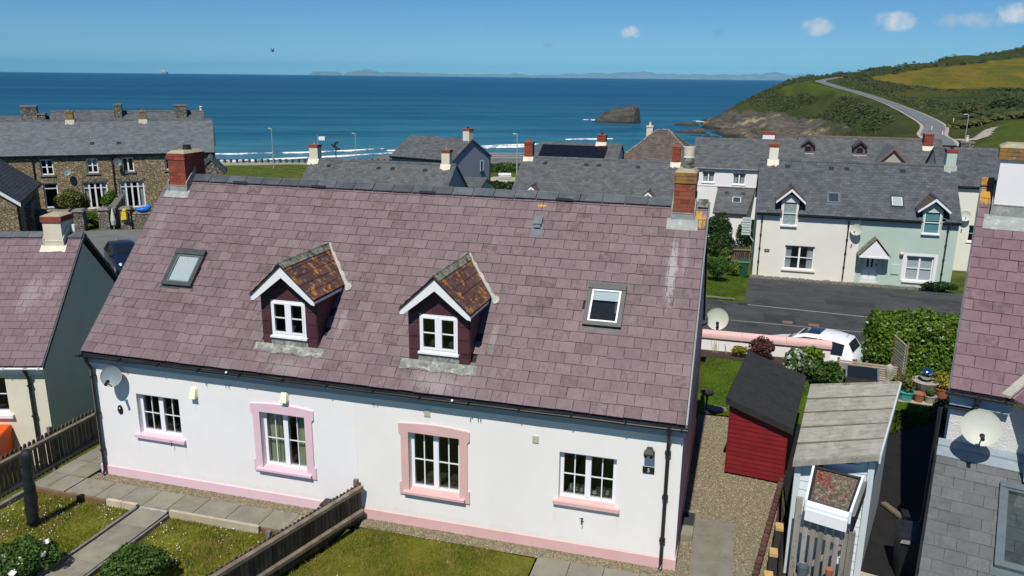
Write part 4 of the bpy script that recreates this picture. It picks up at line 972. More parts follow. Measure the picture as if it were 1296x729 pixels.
def pebbles(name, poly, z, n, mt, r=(.008, .018)):
    poly = np.array(poly); lo, hi = poly.min(0), poly.max(0); p = NPR.random((n * 2, 2)) * (hi - lo) + lo; p = p[in_poly(p, poly)][:n]; m = len(p)
    R = NPR.uniform(*r, m); a = NPR.uniform(0, 2 * PI, m); ca, sa = np.cos(a), np.sin(a); e = NPR.uniform(.6, 1, m)
    C_ = np.c_[p, np.full(m, z) + R * .25]
    X = np.c_[ca * R, sa * R, NPR.normal(0, .25, m) * R]; Y = np.c_[-sa * R * e, ca * R * e, NPR.normal(0, .25, m) * R]; Z = np.c_[np.zeros(m), np.zeros(m), R * .65]
    V = [C_ + X, C_ + Y, C_ - X, C_ - Y]; T = C_ + Z; out = []
    for i in range(4): out.append(np.stack([V[i], V[(i + 1) % 4], T], 1))
    # keep each pebble's four faces adjacent and welded so that it counts as one island
    verts = np.stack([*V, T], 1).reshape(-1, 3).astype(np.float32); base = (np.arange(m) * 5)[:, None]
    f = np.concatenate([base + np.array([i, (i + 1) % 4, 4]) for i in range(4)], 1).reshape(-1, 3)
    me = bpy.data.meshes.new(name); me.vertices.add(len(verts)); me.vertices.foreach_set('co', verts.reshape(-1)); nf = len(f)
    me.loops.add(nf * 3); me.loops.foreach_set('vertex_index', f.reshape(-1).astype(np.int32)); me.polygons.add(nf)
    me.polygons.foreach_set('loop_start', np.arange(0, nf * 3, 3, dtype=np.int32)); me.polygons.foreach_set('loop_total', np.full(nf, 3, dtype=np.int32))
    me.materials.append(M[mt]); me.update(calc_edges=True); return link(name, me, None, kind='stuff')
def sheet(name, poly, z, mt, th=.0, kind='structure', parent=None, sub=0):
    b = MB(); zf = z if callable(z) else (lambda x, y: z)
    if th: b.prism([(x, y, zf(x, y) - th) for x, y in poly], (0, 0, th))
    else: b.poly([(x, y, zf(x, y)) for x, y in poly])
    return b.build(name, M[mt], parent, kind=kind)

# ------------------------------------------------------------------ front garden
LZ = -.13                                                   # lawns lie a step below the path
FM0, FM1 = Vector((6.30, -.10)), Vector((5.05, -4.4))       # fence between the two gardens
lawn_a = [(-.98, -5.2), (1.70, -5.2), (1.70, -.98), (-.96, -.98)]
lawn_b = [(2.52, -5.2), (4.78, -5.2), (5.96, -.98), (2.52, -.98)]
lawn_c = [(4.95, -5.2), (9.92, -5.2), (9.92, -.36), (6.40, -.30)]
for nm, pl, mt, bl in (('lawn', lawn_a, 'lawn', 'blade'), ('lawn', lawn_b, 'lawn', 'blade'), ('lawn', lawn_c, 'lawn', 'blade')):
    z = LZ if pl is not lawn_c else -.05
    sheet(nm, pl, z, mt); grass_blades('grass', pl, z, 42000, bl, (.025, .06), .006)
def daisies(poly, z, n, dens):
    p = NPR.random((n * 4, 2)); poly = np.array(poly); lo, hi = poly.min(0), poly.max(0); p = p * (hi - lo) + lo; p = p[in_poly(p, poly)]
    w = np.sin(p[:, 0] * 1.9 + 2) * np.sin(p[:, 1] * 2.3) + .6 * np.sin(p[:, 0] * 5 + p[:, 1] * 4); p = p[w + NPR.normal(0, .5, len(p)) > dens][:n]
    m = len(p); c = np.c_[p, np.full(m, z + .055)]; d = np.tile([0, 0, 1.], (m, 1))
    quads('daisies', leaves_on(c, d, .0095, .5, 1.), M['daisy'], kind='stuff')
daisies(lawn_a, LZ, 800, .1); daisies(lawn_b, LZ, 600, .3); daisies(lawn_c, -.05, 40, .9)
# paving: front path, walk down the garden, side passage, slabs at the right, each slab a piece of its own
def paving(name, slabs, z=.0, th=.06, mt='slab'):
    b = MB(); xs = [q for s in slabs for q in (s[0], s[2])]; ys = [q for s in slabs for q in (s[1], s[3])]
    b.box(min(xs) + .01, min(ys) + .01, z - th - .12, max(xs) - .01, max(ys) - .01, z - .022)
    p = b.build(name, M['soil'], None, kind='structure')
    for (x0, y0, x1, y1) in slabs:
        q = MB(); g = .006; dz = [RND.uniform(-.006, .003) for _ in range(4)]; zt = z(0, 0) if callable(z) else z
        q.hexa([(x0 + g, y0 + g, zt - .03), (x1 - g, y0 + g, zt - .03), (x1 - g, y1 - g, zt - .03), (x0 + g, y1 - g, zt - .03), (x0 + g, y0 + g, zt + dz[0]), (x1 - g, y0 + g, zt + dz[1]), (x1 - g, y1 - g, zt + dz[2]), (x0 + g, y1 - g, zt + dz[3])])
        q.build('paving_slab', M[mt], p)
    return p
sl_ = []
x = -.12
while x < 6.0:
    w = RND.choice((.58, .60, .75)); e = min(x + w, 6.0); sl_.append((x, -.95, e, -.34)); x = e
paving('path', sl_)
sl_ = []
for j in range(8):
    y = -.95 + j * .62
    sl_ += [(-1.04, y, -.62, y + .60), (-.62, y, -.14, y + .60)]
paving('path', sl_)
sl_ = []
y = -.98
for w in (.62, .60, .62, .60, .62, .6, .6): sl_.append((1.78, y - w, 2.45, y)); y -= w
pz = paving('path', sl_, -.035)
sl_ = [(9.96 + i * .62, -.34 - (j + 1) * .6, 9.96 + (i + 1) * .62, -.34 - j * .6) for i in range(4) for j in range(3)]
paving('path', sl_, .0)
sl_ = [(12.66, y, 13.42, y + .64) for y in (-2.6, -1.96, -1.32, -.68, -.04, .6, 1.24)]
paving('path', sl_, .0)
b = MB(); b.box(1.79, -1.02, -.05, 2.44, -.955, -.012); b.build('cement_strip', M['road_line'], None, kind='structure')
# timber and concrete edgings of the lawns
def edging(name, a, b_, z0, z1, th, mt, label, pieces=1, gap=.004):
    A, B_ = Vector((*a, 0)), Vector((*b_, 0)); L = (B_ - A).length; t = (B_ - A) / L; s = Vector((-t.y, t.x, 0)) * th / 2
    r = thing(name, label, 'edging', (0, 0, 0)); 
    for i in range(pieces):
        p, q = A + t * (L * i / pieces + gap), A + t * (L * (i + 1) / pieces - gap); d = RND.uniform(-.008, .008); k = MB()
        k.hexa([p - s + Vector((0, 0, z0)), q - s + Vector((0, 0, z0)), q + s + Vector((0, 0, z0)), p + s + Vector((0, 0, z0)), p - s + Vector((0, 0, z1 + d)), q - s + Vector((0, 0, z1 + d * .5)), q + s + Vector((0, 0, z1 + d * .5)), p + s + Vector((0, 0, z1 + d))])
        k.build('edge_board', M[mt[i % len(mt)] if isinstance(mt, tuple) else mt], r)
    return r
edging('timber_edging', (-1.0, -.975), (.95, -.975), -.2, -.015, .045, 'edge_wood', 'brown timber board holding the path edge above the left lawn', 1)
edging('concrete_edging', (.98, -.985), (1.72, -.985), -.2, .03, .07, 'edge_cream', 'short cream kerb piece at the path corner beside the garden walk', 2)
edging('concrete_edging', (2.50, -.985), (4.55, -.985), -.2, .03, .07, ('edge_cream', 'edge_wood'), 'long cream kerb along the path above the daisy lawn', 1)
edging('timber_edging', (4.58, -.975), (6.0, -.975), -.2, -.01, .045, 'edge_wood', 'brown timber board at the path edge by the middle fence', 1)
edging('garden_kerb', (1.735, -1.02), (1.735, -5.2), -.25, .0, .06, 'stone_kerb', 'dark kerb along the left side of the garden walk', 5)
edging('garden_kerb', (2.487, -1.02), (2.487, -5.2), -.25, -.045, .05, 'stone_kerb', 'low dark kerb along the right side of the garden walk', 5)
edging('garden_kerb', (-1.0, -.99), (-1.03, -5.2), -.25, -.03, .10, 'stone_kerb', 'kerb between the left lawn and the dark picket fence', 5)
# gravel
gr_a = [(-.1, -.33), (6.2, -.33), (6.2, -.02), (-.1, -.02)]
gr_b = [(6.36, -.35), (12.45, -.35), (12.45, -.02), (6.30, -.02)]
gr_c = [(12.43, -5), (13.55, -5), (14.35, 3.6), (14.6, 7.25), (12.43, 7.15)]
sheet('gravel', gr_a, -.03, 'gravel'); sheet('gravel', gr_b, -.035, 'gravel'); sheet('gravel', gr_c, -.03, 'gravel')
pebbles('pebbles', gr_a, -.03, 5200, 'pebble'); pebbles('pebbles', gr_b, -.035, 5000, 'pebble'); pebbles('pebbles', gr_c, -.03, 26000, 'pebble', (.009, .02))
# doorstep and mat at the side door
b = MB(); b.box(12.425, .98, -.2, 12.655, 1.95, .10); t = b.build('doorstep', M['slab'], None, kind='structure')
b = MB(); b.box(12.43, 1.36, .101, 12.650, 1.82, .118); b.build('door_mat', M['mat_black'], None, label='black ribbed door mat on the step at the cottage side', category='door mat')

# ------------------------------------------------------------------ fences
def pale_fence(name, label, a, e, h, step, pw, side, rails, z0=0., post_every=1.8, zfun=None, top_jit=.01, gap_ok=True, cut=None, pale_mt='fence_wood', rail_mt='fence_rail', post_h=.06):
    """rails on `side` (+1 left of a->e), pales on the other face, posts between"""
    A, E_ = Vector((*a, 0)), Vector((*e, 0)); L = (E_ - A).length; t = (E_ - A) / L; n = Vector((-t.y, t.x, 0)) * side
    r = thing(name, label, 'fence', (A.x, A.y, 0)); zf = zfun or (lambda s: z0)
    for zr in rails:
        q = MB(); k = max(1, int(round(L / 2.4)))
        for i in range(k):
            q = MB(); s0, s1 = L * i / k + .003, L * (i + 1) / k - .003; p0, p1 = t * s0, t * s1; za, zb = zf(s0) + zr * h, zf(s1) + zr * h; o = n * .075
            q.hexa([p0 + Vector((0, 0, za - .05)), p1 + Vector((0, 0, zb - .05)), p1 + o + Vector((0, 0, zb - .05)), p0 + o + Vector((0, 0, za - .05)), p0 + Vector((0, 0, za + .035)), p1 + Vector((0, 0, zb + .035)), p1 + o + Vector((0, 0, zb + .02)), p0 + o + Vector((0, 0, za + .02))] if side > 0 else
                   [p0 + o + Vector((0, 0, za - .05)), p1 + o + Vector((0, 0, zb - .05)), p1 + Vector((0, 0, zb - .05)), p0 + Vector((0, 0, za - .05)), p0 + o + Vector((0, 0, za + .02)), p1 + o + Vector((0, 0, zb + .02)), p1 + Vector((0, 0, zb + .035)), p0 + Vector((0, 0, za + .035))])
            q.build('rail', M[rail_mt], r)
    s = step / 2
    while s < L:
        p = t * s; z = zf(s); hh = h + RND.uniform(-top_jit, top_jit); w = pw / 2; o = -n * .024; tl = RND.uniform(-.006, .006); q = MB()
        A0, A1 = p - t * w, p + t * w; dz = Vector((0, 0, 1)); T = t * tl
        prof = [(A0, z + .03), (A1, z + .03), (A1 + T, z + hh - .05), (A1 - t * w * .45 + T, z + hh - .012), (p + T, z + hh), (A0 + t * w * .45 + T, z + hh - .012), (A0 + T, z + hh - .05)]
        q.prism([v + dz * zz for v, zz in (prof if side > 0 else prof[::-1])], o); q.build('pale', M[pale_mt], r); s += step * RND.uniform(.96, 1.04)
    k = max(1, int(round(L / post_every)))
    for i in range(k + 1):
        s = L * i / k; p = t * min(max(s, .05), L - .05) - n * .075; z = zf(s); q = MB(); q.box(p.x - .04, p.y - .04, z - .4, p.x + .04, p.y + .04, z + h + post_h); q.build('post', M[rail_mt], r)
    return r
pale_fence('picket_fence', 'weathered brown picket fence dividing the two front gardens, running out from the white wall', FM0, FM1, .82, .098, .085, 1, (.90, .26), -.03)
def lf(s): return -.06 - .0 * s
pale_fence('picket_fence', 'dark brown picket fence with open gaps between the cream cottage and the lawn', (-1.13, -5.0), (-1.17, 1.55), .92, .112, .075, -1, (.86, .18), -.05)
pale_fence('picket_fence', 'dark board fence closing the passage between the two slate-roofed cottages', (-2.6, 3.1), (-1.0, 3.25), 1.15, .10, .092, -1, (.8, .25), -.55)
# folded rotary dryer in its cover on the lawn
t = thing('rotary_dryer', 'folded rotary clothes dryer in a black cover standing on the left lawn', 'clothes dryer', (.18, -2.05, LZ))
b = MB(); prof = []
k = 18
for i in range(k + 1):
    z = .10 + 1.55 * i / k; r = .092 + .03 * math.sin(i * .45) * .3 + (.012 if i % 3 == 0 else 0) + .018 * (1 - i / k) + (-.045 if i == k else 0); prof.append((r, z))
b.lathe(prof, (0, 0, 0), 14); 
for i, v in enumerate(b.v): b.v[i] = (v[0] * (1 + .12 * math.sin(v[2] * 9 + v[1] * 30)) + .10 * v[2] / 1.6, v[1] * (1 + .1 * math.sin(v[2] * 7 + 2)), v[2])
b.build('cover', M['dryer_cover'], t, smooth=True)
b = MB(); b.tube([(0, 0, -.05), (.0, 0, .2)], .024, 8); b.build('pole', M['galv'], t)
for i in range(3):
    a = i * 2.1; q = MB(); q.tube([(.07 * math.cos(a), .07 * math.sin(a), .14), (.05 * math.cos(a), .05 * math.sin(a), .02)], .012, 6); q.build('cover_flap', M['dryer_cover'], t)
# water meter box / drain by the fence
t = thing('gully_box', 'small dark-lidded plastic box by the wall beside the middle fence', 'drain box', (5.62, -.17, 0))
b = MB(); b.box(-.13, -.12, -.02, .13, .12, .24); b.build('body', M['dish_grey'], t)
b = MB(); b.hexa([(-.15, -.14, .24), (.15, -.14, .24), (.15, .14, .24), (-.15, .14, .24), (-.13, -.12, .285), (.13, -.12, .285), (.13, .12, .285), (-.13, .12, .285)]); b.build('lid', M['black_plastic'], t)
shrub('shrub', 'dark green bushy shrub on the daisy lawn at the bottom of the photo', 'shrub', (3.42, -2.95, LZ), (.62, .55, .36), 9000, 'leaf_mid', .030, 5, lumps=14)
shrub('rose_bush', 'bush with big white blooms at the bottom left corner of the lawn', 'rose bush', (1.42, -3.32, LZ), (.62, .5, .40), 7000, 'leaf_mid', .034, 8, extra=('petal_white', 22, .055, True))
shrub('shrub', 'reddish low plant at the left edge of the lawn', 'shrub', (.55, -3.35, LZ), (.22, .2, .12), 900, 'leaf_red', .03, 12)

# ------------------------------------------------------------------ side yard: red shed, lean-to, gate
def shed():
    x0, y0, psi = 13.20, 4.0, -.14
    t = thing('garden_shed', 'small red boarded shed with black felt pent roof on the gravel', 'shed', (x0, y0, 0), psi)
    Wd, Dp, zl, zr = 1.20, 3.15, 1.72, 1.34
    def zt(x): return zl + (zr - zl) * x / Wd
    b = MB(); b.prism([(.02, .02, .02), (Wd - .02, .02, .02), (Wd - .02, .02, zr - .02), (.02, .02, zl - .02)], (0, Dp - .04, 0)); b.build('frame', M['gate_dark'], t)
    n = 16; h = 1.70 / n
    for i in range(n + 1):
        z0 = .03 + i * h; z1 = z0 + h + .010
        if z0 > zl: break
        for (p0, p1, o) in (((0, 0), (Wd, 0), (0, -1)), ((0, Dp), (0, 0), (-1, 0)), ((Wd, 0), (Wd, Dp), (1, 0)), ((Wd, Dp), (0, Dp), (0, 1))):
            ta, tb = zt(p0[0]), zt(p1[0]); L = math.hypot(p1[0] - p0[0], p1[1] - p0[1]); ux, uy = (p1[0] - p0[0]) / L, (p1[1] - p0[1]) / L
            # clip the board under the sloping roof
            if z0 >= max(ta, tb) - .03: continue
            def xz(z): return L if ta == tb else (z - ta) / (tb - ta) * L
            if min(ta, tb) >= z1: s0, s1, s2, s3 = 0, L, L, 0
            elif ta == tb: s0, s1, s2, s3 = 0, L, L, 0; z1 = min(z1, ta)
            elif ta > tb: s0, s3 = 0, 0; s1, s2 = min(L, xz(z0)), max(.02, min(L, xz(z1)))
            else: s1, s2 = L, L; s0, s3 = max(0, xz(z0)), min(L - .02, max(0, xz(z1)))
            if s1 - s0 < .05: continue
            f = lambda s, k: (p0[0] + ux * s + o[0] * k, p0[1] + uy * s + o[1] * k)
            q = MB(); P = []
            for (s, z, k) in ((s0, z0, .020), (s1, z0, .020), (s1, z0, -.01), (s0, z0, -.01), (s3, z1, .006), (s2, z1, .006), (s2, z1, -.012), (s3, z1, -.012)):
                a, c = f(s, k); P.append((a, c, z))
            q.hexa(P); q.build('board', M['red_board'], t)
    for (x, y) in ((-.012, -.012), (Wd + .012, -.012)):
        q = MB(); zz = zt(min(max(x, 0), Wd)) - .02; q.box(x - .016, y - .016, .02, x + .016, y + .012, zz); q.build('corner_trim', M['red_board'], t)
    for k, (a, c) in enumerate(((.03, .05), (Wd - .1, .05))):
        q = MB(); q.box(a, c, -.05, a + .08, Dp - .1, .03); q.build('bearer', M['gate_dark'], t)
    r = MB(); ov = .09
    def top(x): return zl + .05 + (zr - zl) * x / Wd
    xa, xb, ya, yb = -.10, Wd + .13, -.13, Dp + .1
    r.hexa([(xa, ya, top(xa) - .02), (xb, ya, top(xb) - .02), (xb, yb, top(xb) - .02), (xa, yb, top(xa) - .02), (xa, ya, top(xa) + .03), (xb, ya, top(xb) + .03), (xb, yb, top(xb) + .03), (xa, yb, top(xa) + .03)])
    roof = r.build('roof', M['felt'], t)
    q = MB(); q.hexa([(xa - .01, ya - .022, top(xa) - .11), (xb, ya - .022, top(xb) - .11), (xb, ya - .002, top(xb) - .11), (xa - .01, ya - .002, top(xa) - .11), (xa - .01, ya - .022, top(xa) + .034), (xb, ya - .022, top(xb) + .034), (xb, ya - .002, top(xb) + .034), (xa - .01, ya - .002, top(xa) + .034)])
    q.build('felt_edge', M['felt'], roof)
    q = MB(); q.hexa([(xa - .012, ya, top(xa) - .1), (xa - .002, ya, top(xa) - .1), (xa - .002, yb, top(xa) - .1), (xa - .012, yb, top(xa) - .1), (xa - .012, ya, top(xa) + .036), (xa + .16, ya, top(xa + .16) + .036), (xa + .16, yb, top(xa + .16) + .036), (xa - .012, yb, top(xa) + .036)]); q.build('felt_edge', M['felt'], roof)
    for k in range(1, 4):
        q = MB(); y = ya + (yb - ya) * k / 4; q.hexa([(xa + .16, y, top(xa + .16) + .031), (xb, y, top(xb) + .031), (xb, y + .03, top(xb) + .030), (xa + .16, y + .03, top(xa + .16) + .030), (xa + .16, y, top(xa + .16) + .037), (xb, y, top(xb) + .037), (xb, y + .03, top(xb) + .033), (xa + .16, y + .03, top(xa + .16) + .033)]); q.build('felt_seam', M['felt'], roof)
shed()
M['lap_shade_dark'] = mat('lap_shade_dark', (.15, .14, .105), (.09, .085, .065), 8, .95, .4, 50)  # dark tone standing in for shadow at the roof sheet laps
def lean_to():
    t = thing('lean_to', 'pale boarded lean-to with a grey sheeted roof beside the red shed', 'lean-to', (0, 0, 0))
    fl, fr, br, bl = Vector((14.24, .37, 2.20)), Vector((15.53, .17, 2.60)), Vector((16.42, 3.73, 2.60)), Vector((14.77, 4.10, 2.20))
    up = Vector((0, 0, 1))
    n = 5
    for i in range(n):                               # overlapping sheets, each lapping the one in front
        a, c = i / n - .004, (i + 1) / n + .012
        p = [fl.lerp(bl, a), fr.lerp(br, a), fr.lerp(br, c), fl.lerp(bl, c)]; lo, hi = .0, .036
        q = MB(); k = 8                              # shallow ribs
        for j in range(k):
            u0, u1 = j / k, (j + 1) / k
            A, B_, C_, D_ = p[0].lerp(p[1], u0), p[0].lerp(p[1], u1), p[3].lerp(p[2], u1), p[3].lerp(p[2], u0)
            q.hexa([A + up * (hi - .012), B_ + up * (hi - .012), C_ + up * lo, D_ + up * lo, A + up * (hi + .004), B_ + up * (hi + .004), C_ + up * (lo + .014), D_ + up * (lo + .014)])
        q.build('roof_sheet', M['sheet_grey'], t)
        if i:
            q = MB(); A, B_ = fl.lerp(bl, i / n - .016), fr.lerp(br, i / n - .009); C_, D_ = fr.lerp(br, i / n + .002), fl.lerp(bl, i / n + .002); q.hexa([A + up * .010, B_ + up * .010, C_ + up * .010, D_ + up * .010, A + up * .022, B_ + up * .022, C_ + up * .040, D_ + up * .040]); q.build('lap_shade', M['lap_shade_dark'], t)  # added dark strip paints the shadow line along each lap
    q = MB(); d = (fl - fr).normalized(); f = (fl - bl).normalized()
    q.hexa([fl + f * .05 - up * .07, fr + f * .05 - up * .07, fr - up * .07, fl - up * .07, fl + f * .05 + up * .018, fr + f * .05 + up * .018, fr + up * .022, fl + up * .022]); q.build('roof_edge', M['grey_wood'], t)
    q = MB(); q.hexa([bl - up * .1, br - up * .1, br - f * .04 - up * .1, bl - f * .04 - up * .1, bl + up * .05, br + up * .05, br - f * .04 + up * .05, bl - f * .04 + up * .05]); q.build('roof_edge', M['grey_wood'], t)
    q = MB(); e = Vector((.03, 0, 0))
    q.hexa([fr - up * .14, fr + e - up * .14, br + e - up * .14, br - up * .14, fr + up * .01, fr + e + up * .01, br + e + up * .04, br + up * .04]); q.build('barge_board', M['grey_white'], t)
    # walls: front boarded, right side sheeted
    a, c = Vector((14.34, .52, 0)), Vector((15.46, .36, 0)); g, hh = Vector((16.28, 3.62, 0)), Vector((14.82, 3.95, 0))
    def ztop(p): 
        k = (p.x - 14.3) / 1.25; return 2.10 + .36 * min(max(k, 0), 1)
    nb = 15
    for i in range(nb):
        z0, z1 = i * .165, (i + 1) * .165 + .01
        za, zc = min(z1, ztop(a)), min(z1, ztop(c))
        if zc <= z0: continue
        s = 0. if za > z0 + .01 else .35
        P = a.lerp(c, s); o = Vector((.0, -.018, 0)) + (a - c).normalized() * 0; q = MB()
        zl = min(z1, ztop(P))
        q.hexa([P + o + up * z0, c + o + up * z0, c + up * z0, P + up * z0, P + o * .3 + up * max(zl, z0 + .01), c + o * .3 + up * zc, c + up * zc, P + up * max(zl, z0 + .01)]); q.build('cladding_board', M['cladding'], t)
    q = MB(); w = .05
    for p, k in ((c, 0), (a, 1)):
        q = MB(); q.box(p.x - w, p.y - w - .02, -.1, p.x + w, p.y + w - .02, ztop(p) - .02); q.build('corner_post', M['grey_white'], t)
    q = MB(); o = Vector((.03, -.01, 0)); q.hexa([c - up * .1, c + o - up * .1, g + o - up * .1, g - up * .1, c + up * 2.4, c + o + up * 2.4, g + o + up * 2.5, g + up * 2.5]); q.build('side_panel', M['grey_white'], t)
    q = MB(); q.hexa([a - up * .1, hh - up * .1, hh + Vector((.02, 0, -.1)), a + Vector((.02, 0, -.1)), a + up * 2.1, hh + up * 2.15, hh + Vector((.02, 0, 2.15)), a + Vector((.02, 0, 2.1))]); q.build('side_panel', M['gate_dark'], t)
lean_to()
def canopy():
    t = thing('sedum_canopy', 'white-edged tray of red and green sedum above the grey picket gate', 'green roof', (0, 0, 0)); up = Vector((0, 0, 1))
    a, b_, c, d = Vector((14.585, .30, 2.2)), Vector((15.30, .10, 2.2)), Vector((15.10, -.36, 1.75)), Vector((14.475, -.15, 1.75))
    n = (b_ - a).cross(d - a).normalized(); n = n if n.z > 0 else -n
    q = MB(); q.hexa([d - n * .10, c - n * .10, b_ - n * .10, a - n * .10, d - n * .012, c - n * .012, b_ - n * .012, a - n * .012]); q.build('tray', M['gate_dark'], t)
    k = 14; s = MB(); g = [[None] * (k + 1) for _ in range(k + 1)]
    for i in range(k + 1):
        for j in range(k + 1):
            u, v = .07 + .86 * i / k, .07 + .86 * j / k; p = (d.lerp(c, u)).lerp(a.lerp(b_, u), v); edge = i in (0, k) or j in (0, k)
            g[i][j] = len(s.v); s.v.append(tuple(p + n * (0.0 if edge else RND.uniform(.0, .035))))
    for i in range(k):
        for j in range(k): s.f.append((g[i][j], g[i + 1][j], g[i + 1][j + 1], g[i][j + 1])); s.m.append(0)
    s.build('sedum', M['sedum'], t, smooth=True)
    pts = []
    for i in range(2600):
        u, v = RND.uniform(.08, .92), RND.uniform(.08, .92); pts.append((d.lerp(c, u)).lerp(a.lerp(b_, u), v) + n * RND.uniform(.015, .045))
    o = quads('sedum_leaves', leaves_on(np.array([tuple(p) for p in pts]), np.tile(np.array(n), (len(pts), 1)), .009, .7), M['sedum'], t, kind='stuff')
    for (p, r, w, mt) in ((a, b_, .035, 'felt'), (d, a, .035, 'felt'), (c, b_, .04, 'felt'), (d, c, .035, 'felt')):
        dv = (r - p).normalized(); si = n.cross(dv); cen = (a + b_ + c + d) / 4
        if si.dot(cen - p) < 0: si = -si
        q = MB(); P, R_ = p, r; q.hexa([P - n * .01, R_ - n * .01, R_ + si * w - n * .01, P + si * w - n * .01, P + n * .03, R_ + n * .03, R_ + si * w + n * .03, P + si * w + n * .03]); q.build('inner_rim', M[mt], t)
    fw = (d - a); fw.z = 0; fw.normalize()
    for (p, r, k0, k1) in ((d, c, .30, .03), ):
        o = fw * .10; q = MB()
        q.hexa([p + o - up * .10, r + o - up * .10, r - up * .10, p - up * .10, p + o * .9 + up * .0, r + o * .9 + up * .0, r + up * .045, p + up * .045]); q.build('front_board', M['cladding'], t)
        q = MB(); o2 = fw * .12; q.hexa([p + o2 - up * .26, r + o2 - up * .26, r + o2 * .8 - up * .26, p + o2 * .8 - up * .26, p + o2 - up * .06, r + o2 - up * .06, r + o2 * .8 - up * .06, p + o2 * .8 - up * .06]); q.build('front_board', M['white_paint'], t)
    for (p, r) in ((a, d), (b_, c)):
        si = Vector((p.x - (a + b_).x / 2, 0, 0)).normalized() * .035; q = MB(); q.hexa([r - up * .16, r + si - up * .16, p + si - up * .16, p - up * .16, r + up * .05, r + si + up * .05, p + si + up * .05, p + up * .05]); q.build('side_board', M['cladding'], t)
    q = MB(); si = Vector((.045, 0, 0)); q.hexa([c + si - up * .30, c + si * 2 - up * .30, b_ + si * 2 - up * .30, b_ + si - up * .30, c + si - up * .02, c + si * 2 - up * .02, b_ + si * 2 - up * .05, b_ + si - up * .05]); q.build('roof_gutter', M['black_plastic'], t)
canopy()
def gate():
    t = thing('picket_gate', 'weathered grey picket gate with tall posts below the sedum tray', 'gate', (14.42, -.10, 0))
    A, B_ = Vector((0, 0, 0)), Vector((.72, -.22, 0)); u = (B_ - A).normalized(); n = Vector((u.y, -u.x, 0))
    for s in (-.06, .80):
        p = A + u * s; q = MB(); q.box(p.x - .05, p.y - .05, -.1, p.x + .05, p.y + .05, 1.78 if s < 0 else 1.45); q.build('gate_post', M['grey_wood'], t)
    for i in range(6):
        p = A + u * (.05 + i * .125); q = MB(); e = p + u * .078; o = n * .022
        q.hexa([p + o + Vector((0, 0, .08)), e + o + Vector((0, 0, .08)), e + Vector((0, 0, .08)), p + Vector((0, 0, .08)), p + o + Vector((0, 0, 1.38)), e + o + Vector((0, 0, 1.38)), e + Vector((0, 0, 1.38)), p + Vector((0, 0, 1.38))]); q.build('pale', M['grey_wood'], t)
    for z in (.3, 1.15):
        q = MB(); q.hexa([A + Vector((0, 0, z)), B_ + Vector((0, 0, z)), B_ - n * .03 + Vector((0, 0, z)), A - n * .03 + Vector((0, 0, z)), A + Vector((0, 0, z + .09)), B_ + Vector((0, 0, z + .09)), B_ - n * .03 + Vector((0, 0, z + .09)), A - n * .03 + Vector((0, 0, z + .09))]); q.build('rail', M['grey_wood'], t)
    q = MB(); q.hexa([A - n * .031 + Vector((0, 0, .39)), A - n * .031 + Vector((.09, -.03, .39)), A - n * .055 + Vector((.09, -.03, .39)), A - n * .055 + Vector((0, 0, .39)), B_ - n * .031 + Vector((-.09, .03, 1.15)), B_ - n * .031 + Vector((0, 0, 1.15)), B_ - n * .055 + Vector((0, 0, 1.15)), B_ - n * .055 + Vector((-.09, .03, 1.15))]); q.build('brace', M['grey_wood'], t)
gate()
# low dark boarded fence between yard and lean-to, with pale sawn caps
t = thing('post_row', 'low dark boards with pale sawn post tops between the gravel and the gate', 'fence', (0, 0, 0))
for (x, y) in ((14.20, 1.18), (14.07, .28), (13.97, -.46), (13.9, -1.2)):
    q = MB(); q.box(x - .07, y - .10, -.05, x + .07, y + .10, .44); p = q.build('post', M['gate_dark'], t)
    q = MB(); q.box(x - .066, y - .115, .442, x + .074, y + .095, .50); q.build('cap', M['pale_wood'], p)
q = MB(); q.hexa([(13.98, -2.2, -.05), (14.02, -2.2, -.05), (14.32, 1.6, -.05), (14.28, 1.6, -.05), (13.98, -2.2, .38), (14.02, -2.2, .38), (14.32, 1.6, .38), (14.28, 1.6, .38)]); q.build('board', M['dryer_cover'], t)
M['log_wood'] = mat('log_wood', (.11, .055, .04), (.07, .038, .03), 6, .9, .4, 50, isl=.25)
t = thing('log_roll_edging', 'row of reddish stub logs edging the gravel yard', 'edging', (0, 0, 0))
for i in range(36):
    k = i / 35; x, y = 14.42 + (13.55 - 14.42) * k, 3.95 + (-1.6 - 3.95) * k; q = MB(); h = .12 + RND.uniform(-.01, .02); q.lathe([(.055, -.1), (.06, h - .015), (.045, h)], (x - .02, y, 0), 8); q.build('log', M['log_wood'], t)
sheet('yard_ground', [(14.42, -3), (15.5, -3), (15.45, .4), (16.2, 3.8), (16.95, 9), (15.2, 7.6), (14.62, 7.2), (14.45, 3.9)], -.028, 'shade_ground')  # same painted-shade colour fills the dark gap beside the shed
sheet('yard_edge', [(13.6, -3), (14.0, -3), (14.45, .4), (14.36, 3.9), (14.42, 3.95)], -.015, 'soil')
# things piled at the foot of the gate
t = thing('garden_bucket', 'blue-grey bucket at the foot of the picket gate', 'bucket', (14.52, -.28, .0)); b = MB(); b.lathe([(.07, 0), (.10, .22), (.106, .23), (.094, .22), (.07, .05)], (0, 0, .42), 14); b.build('bucket_body', M['grey_frame'], t)
b = MB(); b.box(-.13, -.13, 0, .13, .13, .42); b.build('crate', M['grey_wood'], t)
t = thing('garden_sack', 'crumpled pale sack of pots in front of the picket gate', 'sack', (14.78, -.50, .0)); b = MB(); b.ball((0, 0, .36), (.17, .15, .24), 10, 7, jit=.12); b.build('sack_body', M['stone_pot'], t)
b = MB(); b.lathe([(.05, 0), (.065, .12), (.07, .13)], (.12, .02, .66), 10); b.build('flowerpot', M['terracotta'], t)
